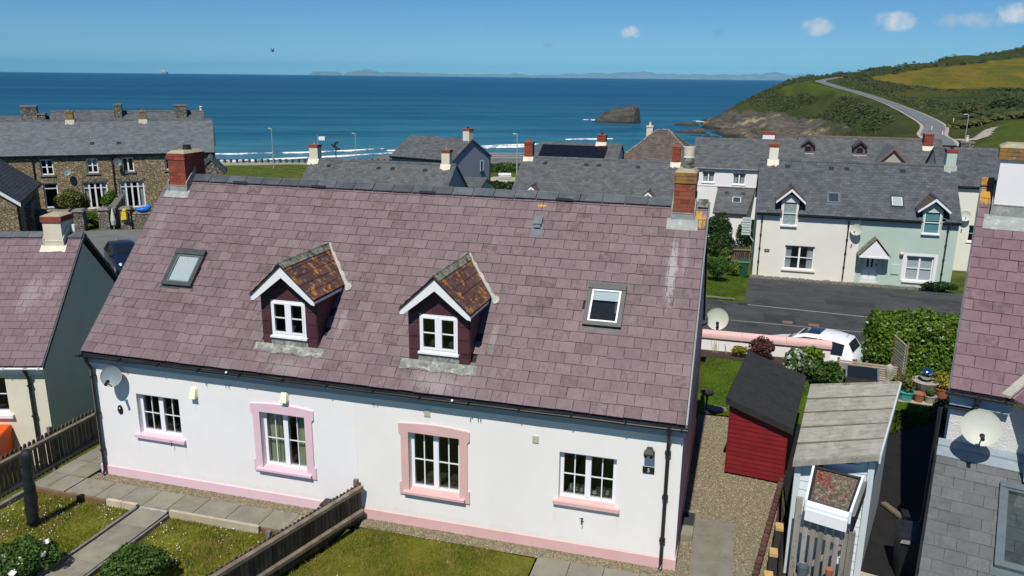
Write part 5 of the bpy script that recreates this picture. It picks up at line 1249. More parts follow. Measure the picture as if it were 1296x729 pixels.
# alley between lean-to and right-hand house; near-black sheet paints its shade
sheet('alley', [(15.0, -3), (16.4, -3), (17.2, 1.4), (19.2, 9.0), (16.95, 9.0), (16.2, 3.7), (15.4, .2)], -.02, 'shade_ground')
sheet('paving', [(15.40, -1.4), (15.85, -1.4), (16.02, .8), (15.62, .9)], -.008, 'concrete_pale')  # pale paving where the alley is lit; its edge paints the shadow line
t = thing('wheelie_bin', 'dark wheelie bin in the shaded alley', 'bin', (16.42, 1.0, -.15)); b = MB(); b.hexa([(-.2, -.24, .05), (.2, -.24, .05), (.2, .24, .05), (-.2, .24, .05), (-.26, -.3, .95), (.26, -.3, .95), (.26, .3, .95), (-.26, .3, .95)]); b.build('body', M['black_plastic'], t)
b = MB(); b.hexa([(-.28, -.34, .95), (.28, -.34, .95), (.28, .32, .97), (-.28, .32, .97), (-.25, -.3, 1.0), (.25, -.3, 1.0), (.25, .3, 1.06), (-.25, .3, 1.06)]); b.build('lid', M['black_plastic'], t)
t = thing('plank', 'pale plank lying in the dark alley', 'plank', (16.55, 3.2, .02), .5); b = MB(); b.box(-.06, -.35, 0, .06, .35, .05); b.build('board', M['fence_rail'], t)
t = thing('flowerpot', 'grey pot standing in the dark alley by the wall', 'pot', (16.95, 2.3, 0)); b = MB(); b.lathe([(.12, 0), (.18, .3), (.19, .32), (.16, .31), (.12, .2)], (0, 0, 0), 14); b.build('pot_body', M['dish_grey'], t)
shrub('shrub', 'dark climbing shrub at the far end of the alley by the house wall', 'shrub', (18.4, 7.4, 0), (.45, .7, .55), 2500, 'leaf_dark', .04, 31)

# ------------------------------------------------------------------ back garden
bl_ = [(12.43, 7.25), (17.1, 7.3), (19.0, 9.05), (19.3, 10.0), (16.8, 11.6), (12.43, 11.75)]
sheet('lawn', bl_, -.02, 'lawn_green'); grass_blades('grass', bl_, -.02, 42000, 'blade_green', (.02, .05), .008)
sheet('flower_bed', [(5, 11.75), (12.43, 11.75), (16.8, 11.6), (19.5, 10.0), (20.5, 12.45), (5, 12.45)], -.012, 'soil')
t = thing('stepping_stone', 'flat pale stone slab lying on the back lawn', 'stone', (12.85, 7.52, 0)); b = MB(); b.prism([(-.28, -.12, 0), (.0, -.2, 0), (.30, -.06, 0), (.27, .12, 0), (-.05, .2, 0), (-.3, .1, 0)], (0, 0, .05)); b.build('slab', M['slab'], t)
t = thing('bird_bath', 'black dish-shaped bird bath on a stem by the cottage corner', 'bird bath', (12.62, 7.3, 0)); b = MB(); b.lathe([(.001, .50), (.12, .52), (.17, .56), (.18, .56), (.13, .50), (.04, .47), (.001, .47)], (0, 0, 0), 20); b.build('bowl', M['black_metal'], t, smooth=True)
b = MB(); b.lathe([(.12, 0), (.03, .06), (.022, .3), (.04, .5)], (0, 0, 0), 10); b.build('stem', M['black_metal'], t)
t = thing('garden_wall', 'white garden wall with rounded pink coping behind the back lawn', 'wall', (0, 12.6, 0))
b = MB(); b.box(4, -.10, -1.6, 16.15, .10, .44); b.build('wall_face', M['warm_wall'], t)
n = 12
for i in range(9):
    x0, x1 = 4 - .03 + i * 1.356, 4 - .03 + (i + 1) * 1.356 - .006; b = MB(); pr = [(-.16, .40), (-.16, .47)] + [(.16 * -math.cos(PI * k / 8), .47 + .16 * math.sin(PI * k / 8)) for k in range(1, 8)] + [(.16, .47), (.16, .40)]
    b.prism([(x0, p, q) for p, q in pr][::-1], (x1 - x0, 0, 0)); b.build('coping', M['pink_salmon'], t)
G = 'bed plants'
shrub('shrub', 'dark red leafed shrub by the white wall behind the shed', 'shrub', (14.05, 11.95, 0), (.45, .35, .42), 1700, 'leaf_red', .045, 21)
shrub('shrub', 'small yellow-green plant against the white garden wall', 'shrub', (13.45, 12.05, 0), (.30, .22, .20), 800, 'leaf_yellow', .04, 22)
b = MB()
for x in (12.75, 12.62, 13.0):
    for k in range(4): b.tube([(x + RND.uniform(-.05, .05), 12.18, 0), (x + RND.uniform(-.12, .12), 12.12, RND.uniform(.3, .52))], .006, 4)
b.build('dry_stalks', M['edge_cream'], None, kind='stuff')
shrub('shrub', 'grey-white flowering shrub behind the black shed roof', 'shrub', (15.05, 10.35, 0), (.42, .42, .52), 1800, 'leaf_mid', .05, 23, extra=('leaf_grey', 170, .05, False))
shrub('shrub', 'round green shrub beside the grey-white flowering one', 'shrub', (15.35, 10.8, 0), (.50, .45, .55), 2300, 'leaf_hedge', .05, 24)
shrub('shrub', 'olive green shrub between the shed and the slatted screen', 'shrub', (15.85, 10.15, 0), (.45, .42, .45), 2200, 'leaf_mid', .05, 25)
hedge('hedge', 'thick glossy laurel hedge above the back garden by the road', (18.95, 12.3, 0), (3.5, 1.35, 1.75), 24000, 'leaf_hedge', .052, 3, .10)
shrub('shrub', 'pale green bush in front of the laurel hedge corner', 'shrub', (17.45, 11.75, 0), (.55, .5, .68), 3600, 'leaf_hedge', .045, 26)
# slatted screen and the things by it
t = thing('slatted_screen', 'tan screen of close horizontal slats between shrubs and hedge', 'fence', (16.15, 10.6, 0), -.10)
for i in range(9):
    q = MB(); z = .12 + i * .068; q.box(0, -.015, z, 1.55, .012, z + .045); q.build('slat', M['pale_wood'] if False else M['edge_cream'], t)
for x in (0, .75, 1.5):
    q = MB(); q.box(x - .03, .013, -.1, x + .04, .07, .76); q.build('post', M['fence_rail'], t)
t = thing('trellis_panel', 'narrow tan slatted panel standing edge-on by the hedge', 'fence', (17.80, 10.9, 0), -1.40)
for i in range(15):
    q = MB(); z = .1 + i * .085; q.box(-.6, -.012, z, .35, .012, z + .05); q.build('slat', M['edge_cream'], t)
for x in (-.6, .33):
    q = MB(); q.box(x, .013, -.1, x + .06, .06, 1.42); q.build('post', M['fence_rail'], t)
t = thing('cold_frame', 'dark blue glazed cold frame leaning in front of the slatted screen', 'cold frame', (16.75, 10.15, 0), -.08)
q = MB(); q.hexa([(-.42, -.22, 0), (.42, -.22, 0), (.42, .22, 0), (-.42, .22, 0), (-.42, -.22, .42), (.42, -.22, .42), (.42, .22, .62), (-.42, .22, .62)]); q.build('box_body', M['gate_dark'], t)
q = MB(); q.hexa([(-.40, -.21, .425), (.40, -.21, .425), (.40, .21, .622), (-.40, .21, .622), (-.40, -.21, .435), (.40, -.21, .435), (.40, .21, .632), (-.40, .21, .632)]); q.build('glazing', M['car_glass'], t)
for (x0, x1, s0, s1) in ((-.44, -.39, 0, 1), (.39, .44, 0, 1)):
    q = MB(); q.hexa([(x0, -.23, .42), (x1, -.23, .42), (x1, .23, .63), (x0, .23, .63), (x0, -.23, .45), (x1, -.23, .45), (x1, .23, .66), (x0, .23, .66)]); q.build('frame', M['grey_frame'], t)
t = thing('garden_statue', 'pale rounded stone ornament beside the cold frame', 'ornament', (17.5, 10.5, 0)); b = MB(); b.lathe([(.14, 0), (.14, .1), (.07, .15), (.09, .4), (.13, .55), (.12, .66), (.05, .74), (.001, .76)], (0, 0, 0), 12); b.build('figure', M['stone_pot'], t, smooth=True)
t = thing('stone_pillar', 'pale round-topped pillar behind the slatted screen', 'pillar', (17.32, 12.75, -1.45)); b = MB(); b.lathe([(.19, 0), (.19, 1.72), (.15, 1.84), (.06, 1.9), (.001, 1.91)], (0, 0, 0), 14); b.build('shaft', M['stone_pot'], t, smooth=False)
t = thing('gazing_ball', 'mirror-bright steel ball on a pale stone planter by the hedge', 'garden ball', (18.42, 10.30, 0)); b = MB(); b.ball((0, 0, .64), .185, 24, 16); b.build('ball', M['steel_ball'], t, smooth=True)
b = MB(); b.lathe([(.16, 0), (.20, .12), (.33, .38), (.36, .44), (.34, .46), (.28, .43), (.001, .42)], (0, 0, 0), 18); b.build('planter', M['stone_pot'], t)
def flowerpot(label, x, y, r, h, mt, leaf=None, ls=.3, seed=0):
    t = thing('flowerpot', label, 'pot', (x, y, 0)); b = MB(); b.lathe([(r * .7, 0), (r, h * .88), (r * 1.08, h * .9), (r * 1.08, h), (r * .92, h), (r * .85, h * .85), (.001, h * .84)], (0, 0, 0), 14); b.build('pot_body', M[mt], t)
    if leaf:
        p, d = blob_points(320, (0, 0, h + ls * .7), (ls, ls, ls * .9), 6, seed + 3); d[:, 2] += .6; quads('foliage', leaves_on(p, d, .045), M[leaf], t)
flowerpot('turquoise glazed bowl at the edge of the back lawn', 17.88, 9.85, .22, .25, 'turquoise', 'leaf_olive', .25, 1)
flowerpot('plain terracotta pot beside the turquoise bowl', 18.20, 9.80, .15, .24, 'terracotta')
flowerpot('small stone pot in front of the steel ball planter', 18.48, 9.82, .16, .2, 'stone_pot', 'leaf_mid', .14, 2)
flowerpot('pot of yellow foliage right of the steel ball', 18.86, 10.25, .2, .3, 'terracotta', 'leaf_yellow', .32, 4)
flowerpot('green pot of bright foliage at the corner under the purple roof', 19.18, 10.2, .2, .26, 'turquoise', 'leaf_hedge', .28, 5)
shrub('shrub', 'feathery olive plant left of the steel ball', 'shrub', (17.95, 10.4, 0), (.35, .3, .3), 1200, 'leaf_olive', .05, 27)
sheet('paving', [(17.6, 9.62), (19.3, 9.55), (19.4, 9.95), (17.65, 9.98)], -.006, 'concrete_pale')

# ------------------------------------------------------------------ neighbour on the left: cream cottage, purple roof
def cream_cottage():
    t = thing('cottage', 'cream cottage with purple slate roof and cream chimney at the left edge', 'house', (-3.83, 2.3, 0), .30)
    L = 10.; rx, ry, zE, zR = -L, 2.9, 1.2, 4.1
    win = (-2.12, -1.07, -.18, .86)
    b = MB(); wall_panel(b, -L + .05, -.05, -1.7, 1.06, [win], .15, .12); b.build('wall', M['cream_wall'], t)
    b = MB(); b.prism([(-.30, .152, -1.8), (-.30, 5.65, -1.8), (-.30, 5.65, 1.1), (-.30, 2.9, 3.85), (-.30, .152, 1.1)], (.25, 0, 0)); b.build('gable_wall', M['cream_wall'], t)
    b = MB(); b.box(-L, 5.4, -1.8, -.31, 5.64, 1.1); b.build('rear_wall', M['cream_wall'], t)
    b = MB(); b.box(-L, .03, .98, -.02, .149, 1.13); b.build('fascia', M['white_paint'], t)
    gutter(t, -L, .03, -.03, 1.17, .055, 'white_paint')
    downpipe(t, -.42, .15, 1.14, -.03, -1.55, .04)
    window(t, *win, y=.15, cas=2, bars=(1, 2))
    b = MB(); b.box(win[0] - .1, .06, win[2] - .09, win[1] + .1, .26, win[2] - .005); b.build('window_sill', M['white_paint'], t)
    r = MB(); r.prism([(-L, .0, zE - .02), (-L, ry, zR - .012), (-L, 5.8, zE - .02), (-L, 5.7, zE - .1), (-L, ry, zR - .16), (-L, .1, zE - .1)], (L - .0, 0, 0)); roof = r.build('roof', M['felt'], t)
    def clip_near(): pass
    near = t.matrix_world.inverted() if False else None
    cl = Matrix.Rotation(-.30, 3, 'Z') @ (CAM - Vector((-3.83, 2.3, 0)))
    slating(roof, (-L, 0, zE), (1, 0, 0), (0, ry, zR - zE), L + .02, math.hypot(ry, zR - zE), 'purple_slate_b', gauge=.2155, n_ind=300, near=(cl.x * .5, cl.y, cl.z))
    slating(roof, (.02, 5.8, zE), (-1, 0, 0), (0, -ry, zR - zE), L + .02, math.hypot(ry, zR - zE), 'purple_slate_b', sw=.6)
    ridge_tiles(roof, (-L, ry, zR + .03), (-.98, ry, zR + .03), 19); ridge_tiles(roof, (-.36, ry, zR + .03), (.03, ry, zR + .03), 1)
    b = MB(); b.hexa([(.022, 0, zE - .1), (.045, 0, zE - .1), (.045, ry, zR - .1), (.022, ry, zR - .1), (.022, 0, zE + .012), (.045, 0, zE + .012), (.045, ry, zR + .012), (.022, ry, zR + .012)])
    b.build('verge_capping', M['ridge_tile'], roof); b = MB()
    b.hexa([(.022, 5.8, zE - .1), (.045, 5.8, zE - .1), (.045, ry + .01, zR - .1), (.022, ry + .01, zR - .1), (.022, 5.8, zE + .012), (.045, 5.8, zE + .012), (.045, ry + .01, zR + .012), (.022, ry + .01, zR + .012)]); b.build('verge_capping', M['ridge_tile'], roof)
    b = MB(); b.box(-.92, 2.58, 3.4, -.42, 3.22, 4.47); ch = b.build('chimney', M['cream_chimney'], t)
    brick_stack(ch, -.95, -.39, 2.55, 3.25, 4.472, 4.63)
    b = MB(); b.hexa([(-.95, 2.55, 4.632), (-.39, 2.55, 4.632), (-.39, 3.25, 4.632), (-.95, 3.25, 4.632), (-.86, 2.66, 4.68), (-.48, 2.66, 4.68), (-.48, 3.14, 4.68), (-.86, 3.14, 4.68)]); b.build('flaunching', M['flaunching'], ch)
    b = MB(); b.box(-.975, 2.52, 4.465, -.365, 3.28, 4.49) if False else None
    flashing(ch, -.92, -.42, 2.58, 3.78, apron=.22, mt='cream_chimney')
    b = MB(); b.tube([(-.26, 2.95, 3.95), (-.26, 2.95, 4.35)], .05, 8); b.build('flue', M['white_paint'], t)
cream_cottage()
t = thing('wheelie_bin', 'bright orange bin against the cream cottage wall', 'bin', (-5.10, 1.72, -1.5), .30)
b = MB(); b.hexa([(-.26, -.3, .05), (.26, -.3, .05), (.26, .28, .05), (-.26, .28, .05), (-.31, -.36, .92), (.31, -.36, .92), (.31, .3, .92), (-.31, .3, .92)]); b.build('body', M['orange_plastic'], t)
b = MB(); b.hexa([(-.33, -.38, .92), (.33, -.38, .92), (.33, .32, .92), (-.33, .32, .92), (-.29, -.34, .97), (.29, -.34, .97), (.29, .3, 1.04), (-.29, .3, 1.04)]); b.build('lid', M['orange_plastic'], t)
for s in (-1, 1):
    b = MB(); b.tube([(s * .27 - .02, .28, .1), (s * .27 + .02, .28, .1)], .1, 12); b.build('wheel', M['tyre'], t)

# ------------------------------------------------------------------ neighbour on the right: purple roof, roughcast wall, grey extension roof
def right_house():
    R0 = Vector((16.68, 1.24, 0)); rz = -.25
    t = thing('cottage', 'white roughcast house at the right edge with purple roof and grey extension roof', 'house', R0, rz)
    L = 6.; ry, zE, zR = 3.196, 3.5, 6.696
    b = MB(); wall_panel(b, .06, L, -.3, 3.34, (), .15); b.build('wall', M['roughcast'], t)
    b = MB(); b.prism([(.06, .152, -.3), (.06, 4.9, -.3), (.06, 4.9, 4.75), (.06, ry, 6.3), (.06, .152, 3.3)], (.25, 0, 0)); b.build('gable_wall', M['chalk_wall'], t)
    r = MB(); r.prism([(.02, 0, zE - .02), (.02, ry, zR - .012), (.02, 5.0, zR + ry - 5.02), (.02, 4.95, zR + ry - 5.12), (.02, ry, zR - .16), (.02, .1, zE - .1)], (L, 0, 0)); roof = r.build('roof', M['felt'], t)
    cl = Matrix.Rotation(-rz, 3, 'Z') @ (CAM - R0)
    def keep(x, s, a, e): return not (a > .80 + s * .95)
    slating(roof, (0, 0, zE), (1, 0, 0), (0, ry, zR - zE), L, math.hypot(ry, zR - zE), 'purple_slate_c', n_ind=300, near=(cl.x + 2, cl.y, cl.z))
    slating(roof, (L, 5.0, zR + ry - 5.0), (-1, 0, 0), (0, ry - 5.0, 5.0 - ry), L, 1.4142 * (5.0 - ry), 'purple_slate_c', sw=.6)
    b = MB(); b.hexa([(-.03, 0, zE - .1), (-.002, 0, zE - .1), (-.002, ry, zR - .1), (-.03, ry, zR - .1), (-.03, 0, zE + .01), (-.002, 0, zE + .01), (-.002, ry, zR + .01), (-.03, ry, zR + .01)]); b.build('verge_capping', M['ridge_tile'], roof)
    ridge_tiles(roof, (-.02, ry, zR + .03), (.2, ry, zR + .03), 1, 'lichen_cap'); ridge_tiles(roof, (1.3, ry, zR + .03), (L, ry, zR + .03), 9)
    # projecting gable on the right: mortar valley and its own roof plane
    q = MB(); A, B_ = Vector((.80, -.02, zE + .03)), Vector((2.6, 1.9, zE + 1.98)); n = 10
    for i in range(n):
        p, e = A.lerp(B_, i / n), A.lerp(B_, (i + 1) / n); k = Vector((.062, -.045, 0)); w0, w1 = RND.uniform(.85, 1.1), RND.uniform(.85, 1.1)
        q.hexa([p - k * w0, p + k * w0, e + k * w1, e - k * w1, p - k * w0 + Vector((0, 0, .03)), p + k * w0 + Vector((0, 0, .045)), e + k * w1 + Vector((0, 0, .045)), e - k * w1 + Vector((0, 0, .03))])
    q.build('valley_mortar', M['mortar'], roof)
    q = MB(); q.hexa([(.92, -.02, zE - .03), (1.3, -.5, zE - .03), (3.1, 1.4, zE + 1.93), (2.72, 1.86, zE + 1.93), (.92, -.02, zE + .02), (1.3, -.5, zE + .02), (3.1, 1.4, zE + 1.98), (2.72, 1.86, zE + 1.98)]); q.build('gable_roof', M['purple_slate_c'], roof)
    q = MB(); q.prism([(1.22, -.42, 2.3), (1.22, .14, 2.3), (1.22, .14, 3.46), (1.22, -.42, 3.40)], (1.8, 0, 0)); q.build('projecting_wall', M['roughcast'], t)
    b = MB(); b.box(.02, .02, 3.22, .90, .148, 3.42); b.build('fascia', M['fascia_paint'], t)
    gutter(t, -.06, .92, -.07, 3.47, .055)
    b = MB(); b.tube([(.42, -.07, 3.43), (.42, -.07, 3.30), (.36, .08, 3.16), (-.02, .09, 3.14), (-.10, .09, 3.10), (-.10, .09, -.2)], .036, 10); b.tube([(.42, -.07, 3.44), (.42, -.07, 3.34)], .05, 10); b.build('downpipe', M['black_plastic'], t)
    b = MB(); b.tube([(.50, .12, 3.20), (.50, .10, 3.02)], .012, 6); b.build('cable', M['black_plastic'], t)
    # chimney
    b = MB(); b.box(.23, 2.58, 6.0, 1.25, 3.35, 7.14); ch = b.build('chimney', M['chalk_wall'], t)
    brick_stack(ch, .19, 1.29, 2.54, 3.39, 7.142, 7.36, 'lichen_cap', name='capping_course')
    b = MB(); b.hexa([(.18, 2.53, 7.362), (1.30, 2.53, 7.362), (1.30, 3.4, 7.362), (.18, 3.4, 7.362), (.3, 2.68, 7.43), (1.15, 2.68, 7.43), (1.15, 3.25, 7.43), (.3, 3.25, 7.43)]); b.build('flaunching', M['flaunching'], ch)
    b = MB(); b.lathe([(.13, 0), (.14, .1), (.12, .12), (.12, .28), (.15, .30), (.15, .34), (.1, .34)], (.95, 2.97, 7.42), 12); b.build('chimney_pot', M['lichen_cap'], ch)
    flashing(ch, .23, 1.25, 2.58, zE + 2.58, apron=.32, up=.2, side=.12)
    # extension with the grey slate roof
    pit = .384; c, s_ = math.cos(pit), math.sin(pit); zt = 2.43; S = 5.0
    e = MB(); e.prism([(0, .149, -.3), (0, .149, zt - .1), (0, .15 - S * c, zt - S * s_ - .08), (0, .15 - S * c, -.3)][::-1], (L, 0, 0)); e.build('extension_wall', M['roughcast'], t)
    o = Vector((-.04, .15 - S * c, zt - S * s_)); k = MB(); k.hexa([o + Vector((0, 0, -.07)), o + Vector((L, 0, -.07)), o + Vector((L, S * c, S * s_ - .07)), o + Vector((0, S * c, S * s_ - .07)), o + Vector((0, 0, -.01)), o + Vector((L, 0, -.01)), o + Vector((L, S * c, S * s_ - .01)), o + Vector((0, S * c, S * s_ - .01))])
    er = k.build('extension_roof', M['felt'], t)
    slating(er, o, (1, 0, 0), (0, c, s_), L, S, 'ext_slate', gauge=.25, n_ind=220, near=(cl.x + 1.2, cl.y + 8, cl.z), gap=.004, th=.007)
    b = MB(); b.hexa([(-.05, .02, zt - .02), (L, .02, zt - .02), (L, .149, zt + .02), (-.05, .149, zt + .02), (-.05, .02, zt + .03), (L, .02, zt + .03), (L, .147, zt + .10), (-.05, .147, zt + .10)])
    b.hexa([(-.05, -.16, zt - .10), (L, -.16, zt - .10), (L, .02, zt - .03), (-.05, .02, zt - .03), (-.05, -.16, zt - .085), (L, -.16, zt - .085), (L, .02, zt + .0), (-.05, .02, zt + .0)]); b.build('flashing', M['lead_blue'], t)
    b = MB(); b.hexa([o + Vector((-.04, 0, -.14)), o + Vector((-.006, 0, -.14)), o + Vector((-.006, S * c, S * s_ - .14)), o + Vector((-.04, S * c, S * s_ - .14)), o + Vector((-.04, 0, .02)), o + Vector((-.006, 0, .02)), o + Vector((-.006, S * c, S * s_ + .02)), o + Vector((-.04, S * c, S * s_ + .02))]); b.build('verge_trim', M['black_plastic'], er)
    roof_window(t, o + Vector((.04, 0, 0)), (1, 0, 0), (0, c, s_), .91, 1.75, S - 2.36, S - .66, sash='grey_frame', frame='grey_frame')
M['ext_slate'] = slate_mat('ext_slate', (.105, .115, .118), (.145, .152, .153), (.11, .105, .095), isl=.05, rough=.5)
M['lead_blue'] = mat('lead_blue', (.27, .32, .35), (.22, .265, .295), 5, .5, .3, 26, .006, spots=(((.42, .48, .5), 6, .6, .7, .5),))
right_house()
satellite_dish('satellite_dish', 'large cream satellite dish on the roughcast wall casting its shadow on the grey roof', (17.12, 1.26, 2.62), (17.09, .74, 3.06), (-.16, -.90, .36), .295, 'dish_cream', arm_len=.40)

# ------------------------------------------------------------------ terrain: one surface through surveyed heights
PTS = np.array([
 # left of the garden fence, down to the stone terrace yard
 (-3, -3, -1.5), (-3, 2, -1.6), (-6, 0, -1.7), (-9, 5, -1.75), (-5, 9, -1.8), (-15, 12, -1.95), (-20, 22, -2.1), (-28, 30, -2.1), (-33, 36, -2.1), (-40, 25, -2.1), (-26, 42, -2.3), (-42, 50, -2.4), (-60, 40, -2.6), (-25, 55, -4.2), (-45, 66, -4.4), (-70, 60, -4.6),
 # behind the cottage
 (0, 16, -1.4), (-3, 30, -2.8), (3, 24, -2.2), (0, 40, -4.0), (-12, 38, -3.8), (6, 44, -4.1), (-11, 50, -3.6), (-16, 66, -4.2), (6, 58, -4.0), (4, 72, -4.6), (14, 52, -4.3), (30, 46, -3.9), (24, 60, -3.9), (36, 60, -3.4), (34, 34, -3.0), (36, 16, -1.5), (45, 40, -2.5), (55, 15, -1.5),
 # sea front and beach
 (-62, 93, -5.2), (-44, 69, -4.9), (-88, 82, -5.4), (-54, 98, -5.2), (-58, 101, -7.9), (-67, 97, -7.9), (-92, 90, -8), (-75, 112, -9.2), (-84, 126, -9.9), (-92, 134, -10.4), (-115, 175, -15), (-66, 164, -10.3), (-62, 150, -9.8), (-49, 186, -10.3), (-43, 192, -10.4), (-85, 215, -15), (-35, 230, -15), (-36, 100, -4.9), (-23, 112, -4.9), (-18, 114, -7.6), (-33, 108, -7.6), (-14, 96, -4.6), (-14, 83, -4.3), (-25, 84, -4.4), (-34, 80, -4.6), (-20, 128, -8.4), (-38, 152, -9.3), (-12, 150, -9), (0, 190, -9.8), (8, 232, -10.0), (-12, 215, -10.5), (-14, 262, -13), (2, 255, -10.2), (12, 120, -6.6), (12, 90, -4.8), (24, 150, -7.2), (30, 185, -7.5), (26, 215, -8.6), (36, 90, -3.2), (26, 80, -4.0),
 # headland: shore, cliff foot and brow, road, slopes, field, skyline
 (-2.4, 342.9, -10), (1.2, 309.6, -10), (6.2, 287.4, -10), (11.9, 264.9, -10), (18.2, 262, -9.4), (-14, 352, -15), (-8, 375, -15), (6, 380, -13), (-12, 315, -14), (-4, 290, -12.5), (30, 440, -13), (70, 520, -10), (120, 600, -6), (0, 410, -16), (40, 520, -18),
 (7.7, 332.0, -4.4), (13.6, 337.1, -.7), (19.7, 347.0, 2.7), (26.1, 356.8, 5.3), (32.4, 371.6, 7.6), (38.8, 386.2, 9.4), (55.0, 415.0, 11.0), (72.5, 443.2, 13.7), (96.9, 480.0, 17.2), (123.4, 515.7, 21.0), (151.8, 550.2, 24.7), (180.3, 584.1, 29.1), (207.4, 596.8, 33.4), (300, 640, 44), (420, 560, 50), (140, 640, 18), (220, 720, 20), (20, 372, 1), (32, 400, 4), (60, 460, 7),
 (46.6, 151.7, -1.4), (51.0, 173.2, -.8), (53.0, 198.3, -.1), (53.6, 228.7, 1.0), (52.2, 254.2, 2.4), (49.7, 279.8, 3.8), (45.9, 303.4, 5.2), (42.2, 323.8, 6.7), (41.1, 335.9, 7.5), (45.8, 350.6, 8.3), (50.7, 363.2, 9.0),
 (13.0, 287.1, -9.5), (23.0, 266.9, -8.0), (33.7, 248.2, -6.4), (42.6, 230.3, -5.5), (46.6, 199.3, -3.9), (43.7, 174.1, -3.2),
 (11.2, 312.1, -6.0), (18.2, 305.0, -4.6), (28.0, 276.7, -4.5), (37.7, 257.8, -3.0), (46.0, 239.7, -1.6), (48.6, 212.0, -1.2), (44, 235, -4.2), (36, 252, -5.4),
 (18.2, 332.0, -1.1), (30.0, 331.6, 2.2), (39.4, 301.0, 1.6), (46.6, 270.1, .6),
 (62.1, 384.0, 8.2), (84.0, 421.3, 11.7), (111.7, 456.8, 14.9), (157.0, 497.1, 19.5), (104.1, 304.2, 5.0), (85.2, 324.4, 3.6), (73.5, 352.1, 4.7), (200, 420, 17), (160, 330, 10), (240, 300, 16),
 (50.0, 111.7, -.6), (46.1, 117.9, -1.0), (54.3, 146.8, .1), (66.2, 169.5, 1.4), (66.6, 210.7, 1.4), (87.9, 246.5, 3.1), (67.8, 261.6, 1.8), (100, 180, 4), (120, 100, 5), (75, 80, 1), (180, 200, 10)], float)
def rbf_setup():
    P = PTS[:, :2]; n = len(P); D_ = np.linalg.norm(P[:, None] - P[None], axis=2)
    A = np.zeros((n + 3, n + 3)); A[:n, :n] = -D_; A[:n, n] = 1; A[:n, n + 1:] = P; A[n, :n] = 1; A[n + 1:, :n] = P.T
    A[:n, :n] += np.eye(n) * -.02
    return np.linalg.solve(A, np.r_[PTS[:, 2], 0, 0, 0])
WGT = rbf_setup()
def field_noise(x, y, s, seed):
    g = np.random.default_rng(seed); out = np.zeros_like(x)
    for k in range(7):
        a = g.uniform(0, 2 * PI); f = s * g.uniform(.6, 1.7); out += np.sin((x * math.cos(a) + y * math.sin(a)) * f + g.uniform(0, 6.3))
    return out / 3.2
ROAD = [(43.5, 128.0), (45.4, 140.0), (46.6, 151.7), (51.0, 173.2), (53.0, 198.3), (53.6, 228.7), (52.2, 254.2), (49.7, 279.8), (45.9, 303.4), (42.2, 323.8), (41.1, 335.9), (45.8, 350.6), (50.7, 363.2)]
FIELD = [(62.1, 384.0), (84.0, 421.3), (111.7, 456.8), (157.0, 497.1), (260, 560), (300, 420), (200, 300), (104.1, 304.2), (85.2, 324.4), (73.5, 352.1)]
MEADOW = [(24, 343), (33, 352), (42, 326), (47, 296), (51, 265), (46, 270), (40, 292), (33, 318)]
PASTURE = [(49, 98), (43, 122), (50, 140), (64, 160), (90, 170), (140, 120), (80, 70)]
ROCKS = [(-30, 370), (-10, 250), (8, 240), (30, 238), (43, 205), (45, 226), (40, 254), (31, 272), (19, 303), (12, 318), (9, 334), (4, 350)]
def rock_mask(x, y):
    p = np.c_[x, y]; q = p + np.c_[field_noise(x, y, .12, 5), field_noise(x, y, .12, 6)] * 3.0
    return in_poly(q, ROCKS).astype(float)
def road_dist(x, y):
    d = np.full(x.shape, 1e9)
    for (a, b_) in zip(ROAD[:-1], ROAD[1:]):
        ax, ay = a; bx, by = b_; L2 = (bx - ax) ** 2 + (by - ay) ** 2; k = np.clip(((x - ax) * (bx - ax) + (y - ay) * (by - ay)) / L2, 0, 1)
        d = np.minimum(d, np.hypot(x - ax - k * (bx - ax), y - ay - k * (by - ay)))
    return d
ROADZ = [-1.6, -1.5, -1.4, -.8, -.1, 1.0, 2.4, 3.8, 5.2, 6.7, 7.5, 8.3, 9.0]
def road_near(x, y):
    d = np.full(x.shape, 1e9); z = np.zeros_like(x)
    for i in range(len(ROAD) - 1):
        (ax, ay), (bx, by) = ROAD[i], ROAD[i + 1]; L2 = (bx - ax) ** 2 + (by - ay) ** 2; k = np.clip(((x - ax) * (bx - ax) + (y - ay) * (by - ay)) / L2, 0, 1)
        q = np.hypot(x - ax - k * (bx - ax), y - ay - k * (by - ay)); m = q < d; d = np.where(m, q, d); z = np.where(m, ROADZ[i] + k * (ROADZ[i + 1] - ROADZ[i]), z)
    return d, z
def smooth(x, a, b_): 
    t = np.clip((x - a) / (b_ - a), 0, 1); return t * t * (3 - 2 * t)
